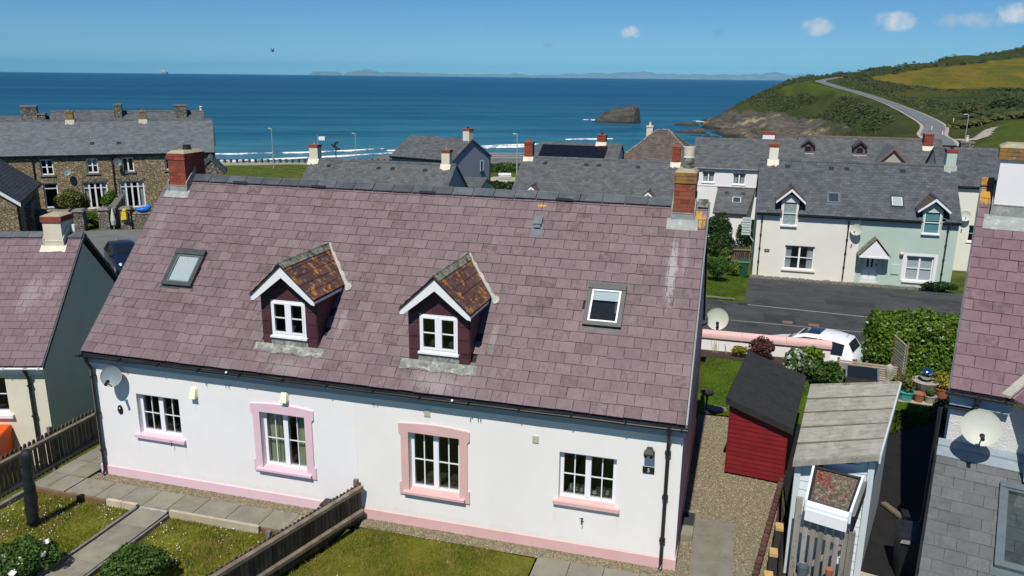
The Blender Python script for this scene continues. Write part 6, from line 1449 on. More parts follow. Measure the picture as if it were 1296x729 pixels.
def ground_z(x, y, detail=True):
    x = np.asarray(x, float); y = np.asarray(y, float); sh = x.shape; x = x.ravel(); y = y.ravel()
    z = np.empty_like(x)
    for i in range(0, len(x), 20000):
        X, Y = x[i:i + 20000], y[i:i + 20000]
        z[i:i + 20000] = -(np.hypot(X[:, None] - PTS[None, :, 0], Y[:, None] - PTS[None, :, 1]) @ WGT[:-3]) + WGT[-3] + WGT[-2] * X + WGT[-1] * Y
    if detail:
        far = smooth(np.hypot(x, y), 120, 220) * smooth(road_dist(x, y), 3.5, 10)
        r = rock_mask(x, y)
        z += far * (1 - r) * (field_noise(x, y, .22, 1) * .35 + field_noise(x, y, .06, 2) * .5)
        z += r * far * (np.abs(field_noise(x, y, .30, 3)) * 1.7 - .8 + np.abs(field_noise(x, y, .8, 4)) * .9)
    d, zr_ = road_near(x, y); q = 1 - smooth(d, 4.5, 12); z = z * (1 - q) + zr_ * q
    # the plot of the cottage is a level pad, the street behind it one even slope
    sx = smooth(x, -1.9, -1.2) * (1 - smooth(x, 26, 34)); pad = sx * (1 - smooth(y, 12.62, 13.3)); z = z * (1 - pad) + -.25 * pad
    st = smooth(x, 6, 10) * (1 - smooth(x, 30, 36)) * smooth(y, 12.62, 13.3) * (1 - smooth(y, 41, 46)); z = z * (1 - st) + (street_z(y) - .03) * st
    return z.reshape(sh)
def street_z(y): return -1.2 - .095 * (y - 14)
def gz(x, y): return float(ground_z(np.array([x]), np.array([y]))[0])

def terrain():
    az = np.concatenate([np.radians(np.linspace(-75, -48, 60)), np.radians(np.linspace(-47.6, 20, 330)), np.radians(np.linspace(20.4, 75, 70))])
    rr = np.concatenate([[2], np.geomspace(5, 60, 70), np.geomspace(61.5, 430, 170), np.geomspace(437, 1100, 40)])
    A, R_ = np.meshgrid(az, rr); x = 12.0 + R_ * np.sin(A); y = -16.0 + R_ * np.cos(A)
    z = ground_z(x, y); n, m = x.shape
    v = np.stack([x, y, z], 2).reshape(-1, 3).astype(np.float32)
    i, j = np.meshgrid(np.arange(n - 1), np.arange(m - 1), indexing='ij'); a = (i * m + j).ravel()
    f = np.stack([a, a + 1, a + m + 1, a + m], 1)[:, ::-1]
    f = f[(z.ravel()[f].max(1) > -15.5)]
    me = bpy.data.meshes.new('ground'); me.vertices.add(len(v)); me.vertices.foreach_set('co', v.reshape(-1)); nf = len(f)
    me.loops.add(nf * 4); me.loops.foreach_set('vertex_index', f.reshape(-1).astype(np.int32)); me.polygons.add(nf)
    me.polygons.foreach_set('loop_start', np.arange(0, nf * 4, 4, dtype=np.int32)); me.polygons.foreach_set('loop_total', np.full(nf, 4, dtype=np.int32))
    me.polygons.foreach_set('use_smooth', np.ones(nf, bool))
    X, Y, Z = v[:, 0].astype(float), v[:, 1].astype(float), v[:, 2].astype(float); p = np.c_[X, Y]; j = np.c_[field_noise(X, Y, .16, 8), field_noise(X, Y, .16, 9)] * 3.2
    far = smooth(np.hypot(X, Y), 125, 150)
    rock = rock_mask(X, Y) * (1 - smooth(Z, -4.6, -2.4)); field = in_poly(p + j, FIELD).astype(float); meadow = np.maximum(in_poly(p + j, MEADOW), in_poly(p + j, PASTURE)).astype(float)
    sand = (1 - smooth(Z, -7.4, -6.6)) * (1 - rock)
    col = np.stack([rock, field, sand, np.ones_like(rock)], 1).astype(np.float32); c2 = np.stack([meadow, far, np.zeros_like(rock), np.ones_like(rock)], 1).astype(np.float32)
    for nm, c in (('zone', col), ('cover', c2)):
        at = me.color_attributes.new(nm, 'FLOAT_COLOR', 'POINT'); at.data.foreach_set('color', c.reshape(-1))
    m_, nt, N, B = new_mat('ground'); h = NB(nt)
    z1, z2 = h.sep(h.attr('zone')), h.sep(h.attr('cover'))
    n1 = h.noise(.045, 7, .68); n2 = h.noise(.35, 6, .7); n3 = h.noise(.012, 5, .6)
    grass = h.mix(h.ramp(n1, .42, .60), (.030, .046, .009), (.062, .068, .013)); grass = h.mix(h.ramp(n2, .50, .70, 0, .7), grass, (.085, .068, .022)); grass = h.mix(h.ramp(n3, .5, .62, 0, .5), grass, (.045, .075, .012))
    fine = h.ramp(h.noise(.9, 6, .8), .36, .64, .62, 1.32)
    near = h.mix(h.ramp(n2, .4, .65), (.07, .10, .012), (.11, .13, .02)); grass = h.mix(z2[1], near, grass)
    mead = h.mix(h.ramp(n2, .35, .7), (.060, .092, .012), (.085, .10, .016)); grass = h.mix(h.math('MULTIPLY', z2[0], h.ramp(n1, .3, .55, .5, 1)), grass, mead)
    fld = h.mix(h.ramp(h.noise(.08, 8, .8, stretch=(1, .35, 1)), .42, .58), (.085, .092, .012), (.18, .135, .014)); fld = h.mix(h.ramp(h.noise(.5, 6, .75), .45, .75, 0, .6), fld, (.10, .11, .014)); grass = h.mix(z1[1], grass, fld); grass = h.value(grass, fine)
    lay = h.noise(.30, 8, .8, vec=h.vrot(h.pos(), .9), stretch=(.2, 2.2, 3.0))
    rock_ = h.mix(h.ramp(lay, .38, .66), (.045, .04, .034), (.17, .15, .12)); rock_ = h.mix(h.ramp(h.noise(.11, 5, .7), .56, .64, 0, .9), rock_, (.33, .255, .15)); rock_ = h.mix(h.ramp(h.noise(.06, 6, .7), .50, .60, 0, .8), rock_, (.04, .045, .02))
    wet = h.ramp(h.sep(h.pos())[2], -9.6, -8.9, .35, 1.); rock_ = h.value(rock_, wet)
    sand_ = h.mix(h.ramp(n2, .4, .7), (.17, .165, .15), (.11, .125, .13))
    c = h.mix(z1[2], grass, sand_); c = h.mix(z1[0], c, rock_)
    h.set(B.inputs['Base Color'], c); B.inputs['Roughness'].default_value = .92; spec(B, .1)
    nt.links.new(h.bump(h.noise(1.2, 8, .75), .9, .35), B.inputs['Normal'])
    me.materials.append(m_); me.update(calc_edges=True); link('ground', me, None, kind='structure')
terrain()

# street behind the wall
def ss(x, y, k=.0): return street_z(y) + k
sheet('road', [(4, 13.35), (34, 13.35), (34, 26.2), (4, 28.6)], lambda x, y: ss(x, y, .0), 'tarmac')
sheet('driveway', [(13.7, 27.6), (34, 25.6), (34, 36.6), (14.1, 37.1)], lambda x, y: ss(x, y, .012), 'tarmac')
b = MB()
for (a, c, w) in (((13.9, 27.35), (20.4, 26.55), .085), ((20.42, 26.55), (30, 25.6), .085), ((9, 23.0), (30, 22.6), .05)):
    b.poly([(a[0], a[1] - w, ss(a[0], a[1] - w, .022)), (c[0], c[1] - w, ss(c[0], c[1] - w, .022)), (c[0], c[1] + w, ss(c[0], c[1] + w, .022)), (a[0], a[1] + w, ss(a[0], a[1] + w, .022))])
b.build('road_markings', M['road_line'], None, kind='structure')
for (x, y) in ((15.6, 23.6), (16.7, 23.45)):
    b = MB(); b.box(x - .22, y - .16, ss(0, y) - .05, x + .22, y + .16, ss(0, y, .03)); b.build('drain_cover', M['brick_joint'], None, kind='structure')
b = MB(); b.box(13.4, 27.2, ss(0, 27.4) - .1, 13.9, 27.5, ss(0, 27.4, .03)); b.build('drain_cover', M['black_metal'], None, kind='structure')
M['tarmac_patch'] = mat('tarmac_patch', (.034, .035, .036), (.045, .046, .046), 1.5, .9, .6, 130, .006)
for pl in ([(14.6, 23.5), (16.0, 23.45), (16.0, 25.2), (14.6, 25.25)], [(17.8, 29.5), (20.2, 29.3), (20.3, 31.0), (17.9, 31.1)], [(21.5, 33.5), (25, 33.2), (25, 34.1), (21.5, 34.3)], [(18.5, 20.6), (22, 20.5), (22, 21.2), (18.5, 21.3)]):
    sheet('tarmac_patch', pl, lambda x, y: ss(x, y, .016), 'tarmac_patch')
vz = lambda p: -1.2 - .095 * (p[:, 1] - 14) + .02
vp = [(8, 29.0), (13.2, 28.4), (13.75, 36.9), (13.9, 40), (8, 41)]
sheet('verge', vp, lambda x, y: ss(x, y, .02), 'lawn_green'); grass_blades('grass', vp, vz, 16000, 'blade_green', (.03, .10), .014)
b = MB()
for i in range(7):
    x0 = 8 + i * .75; b.box(x0, 28.98 - .08 * (x0 - 8) - .1 + .0, ss(0, 28.6) - .1, x0 + .74, 29.08 - .08 * (x0 - 8) - .08, ss(0, 28.6, .09))
b.build('kerb', M['stone_kerb'], None, kind='structure')

# ------------------------------------------------------------------ houses further off
def chimney_simple(parent, x0, x1, y0, y1, z0, z1, body, band=.18, band_mt='brick', pots=1, pot_mt='terracotta', skirt=True, pot_h=.22):
    b = MB(); b.box(x0, y0, z0, x1, y1, z1 - band); c = b.build('chimney', M[body], parent)
    if body == 'brick': brick_stack(c, x0 - .004, x1 + .004, y0 - .004, y1 + .004, z0 + .3, z1 - band - .002, 'brick')
    if band_mt == 'brick' or band_mt == 'brick_lichen': brick_stack(c, x0 - .03, x1 + .03, y0 - .03, y1 + .03, z1 - band, z1, band_mt, name='capping_course')
    else: b = MB(); b.box(x0 - .04, y0 - .04, z1 - band, x1 + .04, y1 + .04, z1); b.build('capping_course', M[band_mt], c)
    for i in range(pots):
        px = x0 + (x1 - x0) * (i + .5) / pots; pot(c, px, (y0 + y1) / 2, z1, .11, pot_h, pot_mt, n=10)
    return c
def skirt(parent, x0, x1, y0, z, slope, mt='cream_chimney'):
    b = MB(); n = 6
    for i in range(n):
        a, e = x0 - .08 + (x1 - x0 + .16) * i / n, x0 - .08 + (x1 - x0 + .16) * (i + 1) / n; d = .14 + RND.uniform(0, .14)
        b.hexa([(a, y0 - d, z - d * slope), (e, y0 - d, z - d * slope), (e, y0, z), (a, y0, z), (a, y0 - d, z - d * slope + .03), (e, y0 - d, z - d * slope + .03), (e, y0 + .01, z + .22), (a, y0 + .01, z + .22)])
    b.build('flashing', M[mt], parent)
def gable_house(name, label, loc, rz, L, D, zb, ze, zr, wall, roof_mt, holes=(), gl=None, gr=None, cat='house', sw=.3, gauge=.2235, ov=.18, vo=.07, breaks=(), group=None, wall_split=None, slates=True, ridge_mt='ridge_tile', gut='black_plastic', fascia=None, th=.008):
    t = thing(name, label, cat, (loc[0], loc[1], 0), rz, group)
    b = MB()
    if wall_split:
        x, m2 = wall_split; wall_panel(b, 0, x, zb, ze, [h for h in holes if h[1] < x], 0, .12); b.build('wall', M[wall], t)
        b = MB(); wall_panel(b, x, L, zb, ze, [h for h in holes if h[0] > x], 0, .12); b.build('wall', M[m2], t)
    else: wall_panel(b, 0, L, zb, ze, holes, 0, .12); b.build('wall', M[wall], t)
    for x, mt in ((0, gl or wall), (L - .25, gr or wall)):
        b = MB(); b.prism([(x, .002, zb), (x, D, zb), (x, D, ze), (x, D / 2, zr - .06), (x, .002, ze)], (.25, 0, 0)); b.build('gable_wall', M[mt], t)
    b = MB(); b.box(.26, D - .25, zb, L - .26, D - .002, ze); b.build('rear_wall', M[wall], t)
    k = (zr - ze) / (D / 2 + ov); r = MB(); y0 = -ov
    yd = .07 if breaks else y0; zd = ze + k * (yd - y0); r.prism([(-vo, yd, zd - .015), (-vo, D / 2, zr - .015), (-vo, D + ov, ze - .015), (-vo, D + ov - .06, ze - .10), (-vo, D / 2, zr - .15), (-vo, yd + .06, zd - .10)], (L + 2 * vo, 0, 0)); roof = r.build('roof', M['felt'] if slates else M[roof_mt], t)
    S = math.hypot(D / 2 + ov, zr - ze)
    if slates:
        slating(roof, (-vo, y0, ze), (1, 0, 0), (0, D / 2 + ov, zr - ze), L + 2 * vo, S, roof_mt, sw=sw, gauge=gauge, th=th, keep=(lambda x, s, a, e: not any(p - .05 < x - vo < q + .05 and s < .55 for p, q in breaks)) if breaks else None)
        slating(roof, (L + vo, D + ov, ze), (-1, 0, 0), (0, -D / 2 - ov, zr - ze), L + 2 * vo, S, roof_mt, sw=sw * 2, gauge=gauge * 1.5, th=th)
    ridge_tiles(roof, (-vo, D / 2, zr + .03), (L + vo, D / 2, zr + .03), max(2, int(L / .6)), ridge_mt, single=True)
    ed = [-vo] + [q for br in breaks for q in br] + [L + vo]
    for p, q in zip(ed[::2], ed[1::2]):
        gutter(t, p, q, y0 - .05, ze - .02, .055, gut)
        b = MB(); b.box(p + .01, y0 + .02, ze - .16, q - .01, -.002, ze - .03); b.build('fascia', M[fascia or gut], t)
    for x in (-vo - .025, L + vo):
        for (ya, yb_, za, zb_) in ((y0, D / 2, ze, zr), (D + ov, D / 2 + .005, ze, zr)):
            b = MB(); b.hexa([(x, ya, za - .14), (x + .024, ya, za - .14), (x + .024, yb_, zb_ - .14), (x, yb_, zb_ - .14), (x, ya, za + .005), (x + .024, ya, za + .005), (x + .024, yb_, zb_ + .005), (x, yb_, zb_ + .005)]); b.build('verge_capping', M['ridge_tile'], roof)
    return t, roof, k
def roof_vents(roof, xs, y, z, k):
    for x in xs:
        b = MB(); b.hexa([(x - .15, y - .12, z - .12 * k + .03), (x + .15, y - .12, z - .12 * k + .03), (x + .15, y + .1, z + .1 * k + .02), (x - .15, y + .1, z + .1 * k + .02), (x - .13, y - .10, z - .10 * k + .09), (x + .13, y - .10, z - .10 * k + .09), (x + .13, y + .1, z + .1 * k + .05), (x - .13, y + .1, z + .1 * k + .05)]); b.build('roof_vent', M['black_metal'], roof)
def wall_dormer(t, xc, w, z0, ze, za, k, eave_z, y0=-.18, front='pale_cream', win=None, hw=.62, roof_mt='brown_slate', blind=None, curtain='net_curtain'):
    """dormer that breaks the eaves: front flush with the wall, white boards, small slated roof"""
    b = MB(); zb = eave_z - .1
    a, e, za0, za1 = win
    for (x0, x1, p, q) in ((xc - w, a, zb, ze), (e, xc + w, zb, ze), (a, e, za1, ze)): b.box(x0, -.03, p, x1, .06, q)
    b.prism([(xc - w, -.03, ze), (xc + w, -.03, ze), (xc, -.03, ze + w * .8)], (0, .09, 0))
    yb = (ze - eave_z) / k + y0 + .3
    for s in (-1, 1):
        x = xc + s * (w - (.03 if s > 0 else 0)); b.prism([(x - (0 if s > 0 else -.0), .06, zb), (x, yb, ze), (x, .06, ze)], (.03, 0, 0))
    d = b.build('dormer', M[front], t)
    window(d, a, e, za0, za1, y=-.05, rev=.02, cas=1, bars=(1, 2), fw=.04, bw=.045, depth=.3, name='window_frame', blind=blind, curtain=curtain, curtain_w=.4)
    b = MB(); b.box(a - .08, -.14, za0 - .08, e + .08, -.0, za0 - .005); b.build('sill', M['white_paint'], d)
    m = (za - ze) / hw
    for s in (-1, 1):
        q = MB(); pts = [(0, za), (s * hw, ze), (s * hw, ze - .16), (0, za - .18)]; q.prism([(xc + x, -.33, z) for x, z in (pts if s > 0 else pts[::-1])], (0, .03, 0)); q.build('barge_board', M['white_paint'], d)
        q = MB(); zt = za + .03; ye = (ze - eave_z) / k + y0; yt = (zt - eave_z) / k + y0 + .1
        A, B_, C_, D_ = Vector((xc, -.36, zt)), Vector((xc + s * (hw + .04), -.36, ze - .01)), Vector((xc + s * (hw + .04), ye + .1, ze - .01)), Vector((xc, yt, zt)); up = Vector((0, 0, .035))
        q.hexa([A, B_, C_, D_, A + up, B_ + up, C_ + up, D_ + up] if s < 0 else [B_, A, D_, C_, B_ + up, A + up, D_ + up, C_ + up]); q.build('dormer_roof', M[roof_mt], d)
        q = MB(); q.box(xc + s * (hw - .01) - .02, -.30, ze - .15, xc + s * (hw - .01) + .02, ye + .05, ze - .02); q.build('fascia', M['white_paint'], d)
    ridge_tiles(d, (xc, -.36, za + .10), (xc, yt, za + .10), 3, 'ridge_tile', leg=.09, drop=.08, single=True, name='ridge')
    return d

def pair_cottage():
    X0 = 14.25; x = lambda v: v - X0
    zb, ze, zr = -3.7, .60, 3.53; D = 6.9
    w1 = (x(16.05), x(17.78), -2.85, -1.37); w2 = (x(22.93), x(24.41), -3.05, -1.54); dr = (x(20.52), x(21.44), -3.32, -1.35); d1 = (x(15.72), x(16.52), -.12, 1.32); d2 = (x(23.58), x(24.42), -.14, 1.14)
    cut = lambda w: (w[0], w[1], w[2], ze)
    t, roof, k = gable_house('cottage', 'cream and mint green cottage pair under one grey slate roof across the road', (X0, 38.0), 0, x(25.45), D, zb, ze, zr, 'pale_cream', 'grey_slate', [w1, w2, dr, cut(d1), cut(d2)], gr='mint_wall', wall_split=(x(20.2), 'mint_wall'), ov=.22, th=.007, breaks=[(x(15.59), x(16.63)), (x(23.46), x(24.54))])
    window(t, *w1, cas=2, bars=(1, 2), bw=.05, curtain='net_curtain', curtain_w=.22); window(t, *w2, cas=2, bars=(1, 2), bw=.05, blind=('blind', .02))
    for w, mt in ((w1, 'pale_cream'), (w2, 'white_paint')):
        b = MB(); b.box(w[0] - .12, -.10, w[2] - .10, w[1] + .12, .0, w[2] - .005); b.build('window_sill', M[mt], t)
    b = MB(); a, e, p, q = w2
    for r in ((a - .2, p - .005, a, q), (e, p - .005, e + .2, q), (a - .2, q, e + .2, q + .15)): b.box(r[0], -.02, r[1], r[2], .002, r[3])
    b.build('window_surround', M['chalk_wall'], t)
    wall_dormer(t, x(16.11), .50, 0, 1.38, 2.14, k, ze, -.22, 'pale_cream', d1, .84, blind=('net_curtain', .0))
    wall_dormer(t, x(24.0), .52, 0, 1.24, 1.95, k, ze, -.22, 'mint_wall', d2, .86, blind=('teal_blind', .0), curtain=None)
    # door, porch canopy
    b = MB(); a, e, p, q = dr; b.box(a, .08, p, e, .13, q); d = b.build('door', M['grey_white'], t)
    for (u0, u1) in ((.30, .42), (.56, .68)):
        g = MB(); g.box(a + (e - a) * u0, .072, p + .9, a + (e - a) * u1, .079, q - .25); g.build('pane', M['car_glass'], d)
    g = MB()
    for (u0, u1, z0, z1) in ((.12, .46, .15, .75), (.54, .88, .15, .75)): g.box(a + (e - a) * u0, .07, p + z0, a + (e - a) * u1, .079, p + z1)
    g.build('door_panel', M['white_paint'], d); g = MB(); g.box(e - .14, .03, p + 1.0, e - .09, .079, p + 1.14); g.build('handle', M['black_metal'], d)
    b = MB(); b.box(a - .15, -.3, p - .25, e + .15, .0, p - .01); b.build('doorstep', M['concrete_pale'], t)
    c0 = (a + e) / 2 + .06; cz, ca = -1.62, -.52; hw = .83; can = MB(); can.prism([(c0 - hw, -.78, cz), (c0 + hw, -.78, cz), (c0, -.78, ca - .12)], (0, .05, 0)); can.box(c0 - hw, -.80, cz - .06, c0 + hw, -.72, cz + .04); can.box(c0 - hw, -.72, cz - .05, c0 - hw + .06, -.002, cz + .02); can.box(c0 + hw - .06, -.72, cz - .05, c0 + hw, -.002, cz + .02); can.box(c0 - hw + .05, -.73, cz - .02, c0 + hw - .05, -.01, cz + .0)
    pc = can.build('porch', M['white_paint'], t)
    for s in (-1, 1):
        q = MB(); A, B_, C_, D_ = Vector((c0, -.84, ca)), Vector((c0 + s * (hw + .07), -.84, cz + .02)), Vector((c0 + s * (hw + .07), -.003, cz + .02)), Vector((c0, -.003, ca)); up = Vector((0, 0, .06)); q.hexa([A, B_, C_, D_, A + up, B_ + up, C_ + up, D_ + up] if s < 0 else [B_, A, D_, C_, B_ + up, A + up, D_ + up, C_ + up]); q.build('porch_roof', M['mossy'] if s < 0 else M['brown_slate'], pc)
        q = MB(); xx = c0 + s * (hw - .12); q.box(xx - .04, -.62, cz - .12, xx + .04, -.02, cz - .055); q.box(xx - .04, -.08, cz - .72, xx + .04, -.003, cz - .12); q.tube([(xx, -.06, cz - .66), (xx, -.35, cz - .35), (xx, -.58, cz - .12)], .03, 6); q.build('porch_bracket', M['mint_wall'], pc)
    for xx in (x(14.55), x(19.52), x(24.9)): downpipe(t, xx, 0, ze - .04, -.27, zb + .4, .042, shoe=False)
    # wall things
    b = MB(); b.box(x(14.85), -.03, -1.86, x(15.15), -.002, -1.70); p = b.build('name_plaque', M['black'], t)
    q = MB(); q.box(x(14.90), -.034, -1.80, x(15.10), -.031, -1.77); q.build('lettering', M['lettering'], p)
    b = MB(); b.ball((x(22.62), -.13, -1.42), .12, 10, 8); b.box(x(22.60), -.12, -1.6, x(22.66), -.002, -1.45); b.build('wall_lamp', M['cream_chimney'], t, smooth=True)
    b = MB(); b.box(x(22.15), -.05, -2.72, x(22.62), -.002, -2.12); b.box(x(22.18), -.056, -2.69, x(22.59), -.051, -2.15); b.build('meter_box', M['mint_wall'], t)
    # roof fittings
    o = (0, -.22, ze); s = (0, D / 2 + .22, zr - ze); 
    roof_window(t, o, (1, 0, 0), s, x(18.22), x(18.98), 1.05, 1.93, frame='grey_frame', sash='grey_frame', h=.07); roof_window(t, o, (1, 0, 0), s, x(21.78), x(22.52), 1.0, 1.90, blind=1., h=.07)
    roof_vents(roof, (x(15.9), x(18.5), x(19.4), x(22.6)), D / 2 - .55, zr - .55 * k, k)
    chimney_simple(t, x(14.72), x(15.27), D / 2 - .3, D / 2 + .3, zr - .6, 4.50, 'pale_cream', .2, 'brick', 1); skirt(t, x(14.72), x(15.27), D / 2 - .3, zr - .3 * k + .02, k)
    chimney_simple(t, x(24.97), x(25.52), D / 2 - .3, D / 2 + .3, zr - .6, 4.50, 'mint_wall', .2, 'brick', 1, 'black_metal', pot_h=.12); skirt(t, x(24.97), x(25.52), D / 2 - .3, zr - .3 * k + .02, k, 'lead')
    return t
pair_cottage()
satellite_dish('satellite_dish', 'pale satellite dish on the boundary between the cream and mint cottages', (19.85, 38.0, -.35), (19.93, 37.68, -.12), (-.35, -.88, .25), .33, 'dish_cream')
t = thing('stone_edging', 'low stone edging along the front of the cream and mint cottages', 'edging', (14.1, 37.4, 0))
for i in range(22):
    b = MB(); x0 = i * .47; w = .45; z = street_z(37.4); b.hexa([(x0, -.1, z - .1), (x0 + w, -.1, z - .1), (x0 + w, .1, z - .1), (x0, .1, z - .1), (x0 + .02, -.09, z + RND.uniform(.10, .18)), (x0 + w - .02, -.09, z + RND.uniform(.10, .18)), (x0 + w - .02, .09, z + RND.uniform(.10, .18)), (x0 + .02, .09, z + RND.uniform(.10, .18))]); b.build('stone', M['stone_kerb'], t)
sheet('gravel', [(14.2, 37.45), (25.4, 37.45), (25.4, 38), (14.2, 38)], lambda x, y: ss(x, y, .03), 'gravel')
shrub('shrub', 'low spreading dark shrub at the foot of the mint cottage', 'shrub', (24.7, 37.0, street_z(37)), (.95, .5, .36), 3600, 'leaf_dark', .06, 41)
shrub('shrub', 'clipped round dark green bush nearest the road on the verge', 'shrub', (12.15, 34.6, street_z(34.6)), (.82, .8, .92), 6000, 'leaf_mid', .055, 42)
shrub('shrub', 'loose dark bush behind the round bush, beside the chimney', 'shrub', (12.25, 40.5, -3.6), (1.35, 1.1, 1.35), 6500, 'leaf_dark', .075, 43)
shrub('shrub', 'tall dark clipped bush in front of the white house', 'shrub', (11.9, 46.5, -3.9), (1.0, .95, 1.7), 6000, 'leaf_dark', .075, 44)
shrub('shrub', 'leafy bush between the white house and the cream cottage', 'shrub', (14.0, 46.0, -3.9), (1.1, .9, 1.5), 5000, 'leaf_dark', .075, 45)
shrub('shrub', 'bright green leafy plants beside the green bin', 'shrub', (13.1, 37.2, -3.35), (.5, .45, .55), 1800, 'leaf_hedge', .06, 46)
shrub('shrub', 'bush with cream blossom among the dark bushes', 'shrub', (12.6, 38.6, -3.5), (.5, .5, .9), 1600, 'leaf_mid', .06, 47, extra=('leaf_yellow', 30, .08, True))
t = thing('wheelie_bin', 'dark green wheelie bin at the corner of the cream cottage', 'bin', (13.72, 37.5, street_z(37.5) + .02))
b = MB(); b.hexa([(-.24, -.28, .05), (.24, -.28, .05), (.24, .26, .05), (-.24, .26, .05), (-.29, -.34, .95), (.29, -.34, .95), (.29, .28, .95), (-.29, .28, .95)]); b.build('body', M['green_plastic'], t)
b = MB(); b.hexa([(-.31, -.38, .95), (.31, -.38, .95), (.31, .32, .95), (-.31, .32, .95), (-.28, -.34, 1.0), (.28, -.34, 1.0), (.28, .3, 1.07), (-.28, .3, 1.07)]); b.build('lid', M['green_plastic'], t)
pale_fence('picket_fence', 'dark slatted fence beside the cream cottage', (12.9, 40.2), (14.1, 40.4), 1.35, .13, .1, -1, (.85, .3), -3.45)
t = thing('tilted_panel', 'small blue-grey slatted panel tilted out on a white bracket at the cream cottage end wall', 'solar panel', (13.85, 40.6, -.85))
b = MB(); b.hexa([(-.42, -.45, -.5), (.12, -.45, -.5), (.12, .25, .55), (-.42, .25, .55), (-.42, -.5, -.46), (.12, -.5, -.46), (.12, .2, .59), (-.42, .2, .59)]); b.build('frame', M['grey_frame'], t)
for i in range(7):
    k = i / 7; b = MB(); y, z = -.51 + .7 * k, -.45 + 1.04 * k; b.hexa([(-.40, y - .01, z + .02), (.10, y - .01, z + .02), (.10, y + .05, z + .12), (-.40, y + .05, z + .12), (-.40, y - .03, z + .03), (.10, y - .03, z + .03), (.10, y + .03, z + .13), (-.40, y + .03, z + .13)]); b.build('slat', M['dish_grey'], t)
b = MB(); b.tube([(.1, -.4, -.52), (.38, -.2, -.9)], .035, 6); b.build('bracket', M['white_paint'], t)

def white_house():
    X0 = 9.3; x = lambda v: v - X0; ze, zr, D = 1.50, 3.62, 6.2
    w1 = (x(10.1), x(11.08), .30, 1.22); w2 = (x(12.5), x(13.5), .22, 1.14)
    t, roof, k = gable_house('house', 'white rendered house with grey roof and slate lean-to behind the bushes', (X0, 54.0), 0, 8.5, D, -4.6, ze, zr, 'chalk_wall', 'grey_slate_b', [w1, w2], gut='grey_white', ov=.15, sw=.35)
    for w in (w1, w2):
        window(t, *w, cas=2, bars=(1, 1), fw=.07, curtain='net_curtain', curtain_w=.36); b = MB(); b.box(w[0] - .05, -.06, w[2] - .08, w[1] + .05, 0, w[2] - .005); b.build('window_sill', M['white_paint'], t)
    b = MB(); b.box(0, -.03, .0, x(14.9), -.002, .08); b.build('string_course', M['chalk_wall'], t)
    r = MB(); a, e = x(11.2), x(14.35); y1, y0 = -.01, -2.6; z1, z0 = -.05, -1.75
    r.hexa([(a, y0, z0 - .1), (e - .55, y0, z0 - .1), (e, y1, z1 - .1), (a + .2, y1, z1 - .1), (a, y0, z0 - .02), (e - .55, y0, z0 - .02), (e, y1, z1 - .02), (a + .2, y1, z1 - .02)]); lr = r.build('lean_to_roof', M['felt'], t)
    S = math.hypot(y1 - y0, z1 - z0); slating(lr, (a, y0, z0), (1, 0, 0), (0, y1 - y0, z1 - z0), e - a, S, 'grey_slate_b', sw=.35, th=.007, clip=lambda s: (.2 * s / S, e - a - .55 + .55 * s / S))
    kk = (z1 - z0) / (y1 - y0); roof_vents(lr, (a + .95, e - .95), y0 + 2.0, z0 + 2.0 * kk, kk); roof_window(t, (a, y0, z0), (1, 0, 0), (0, y1 - y0, z1 - z0), 1.35, 2.15, 1.2, 2.05, frame='grey_frame', sash='white_paint', h=.07)
    b = MB(); b.box(a + .15, y0 + .2, -4.6, e - .8, y0 + .4, z0 - .0); b.box(e - .8, y0 + .2, -4.6, e - .6, -.01, z0 + .1); b.build('lean_to_wall', M['chalk_wall'], t)
    b = MB(); b.box(a + .15, -.12, z1 - .0, e + .05, -.002, z1 + .07); b.build('flashing', M['mossy'], t)
    chimney_simple(t, x(14.6), x(15.55), D / 2 + .3, D / 2 + 1.1, zr - 1.2, 4.25, 'chalk_wall', .22, 'brick', 0)
    return t
white_house()
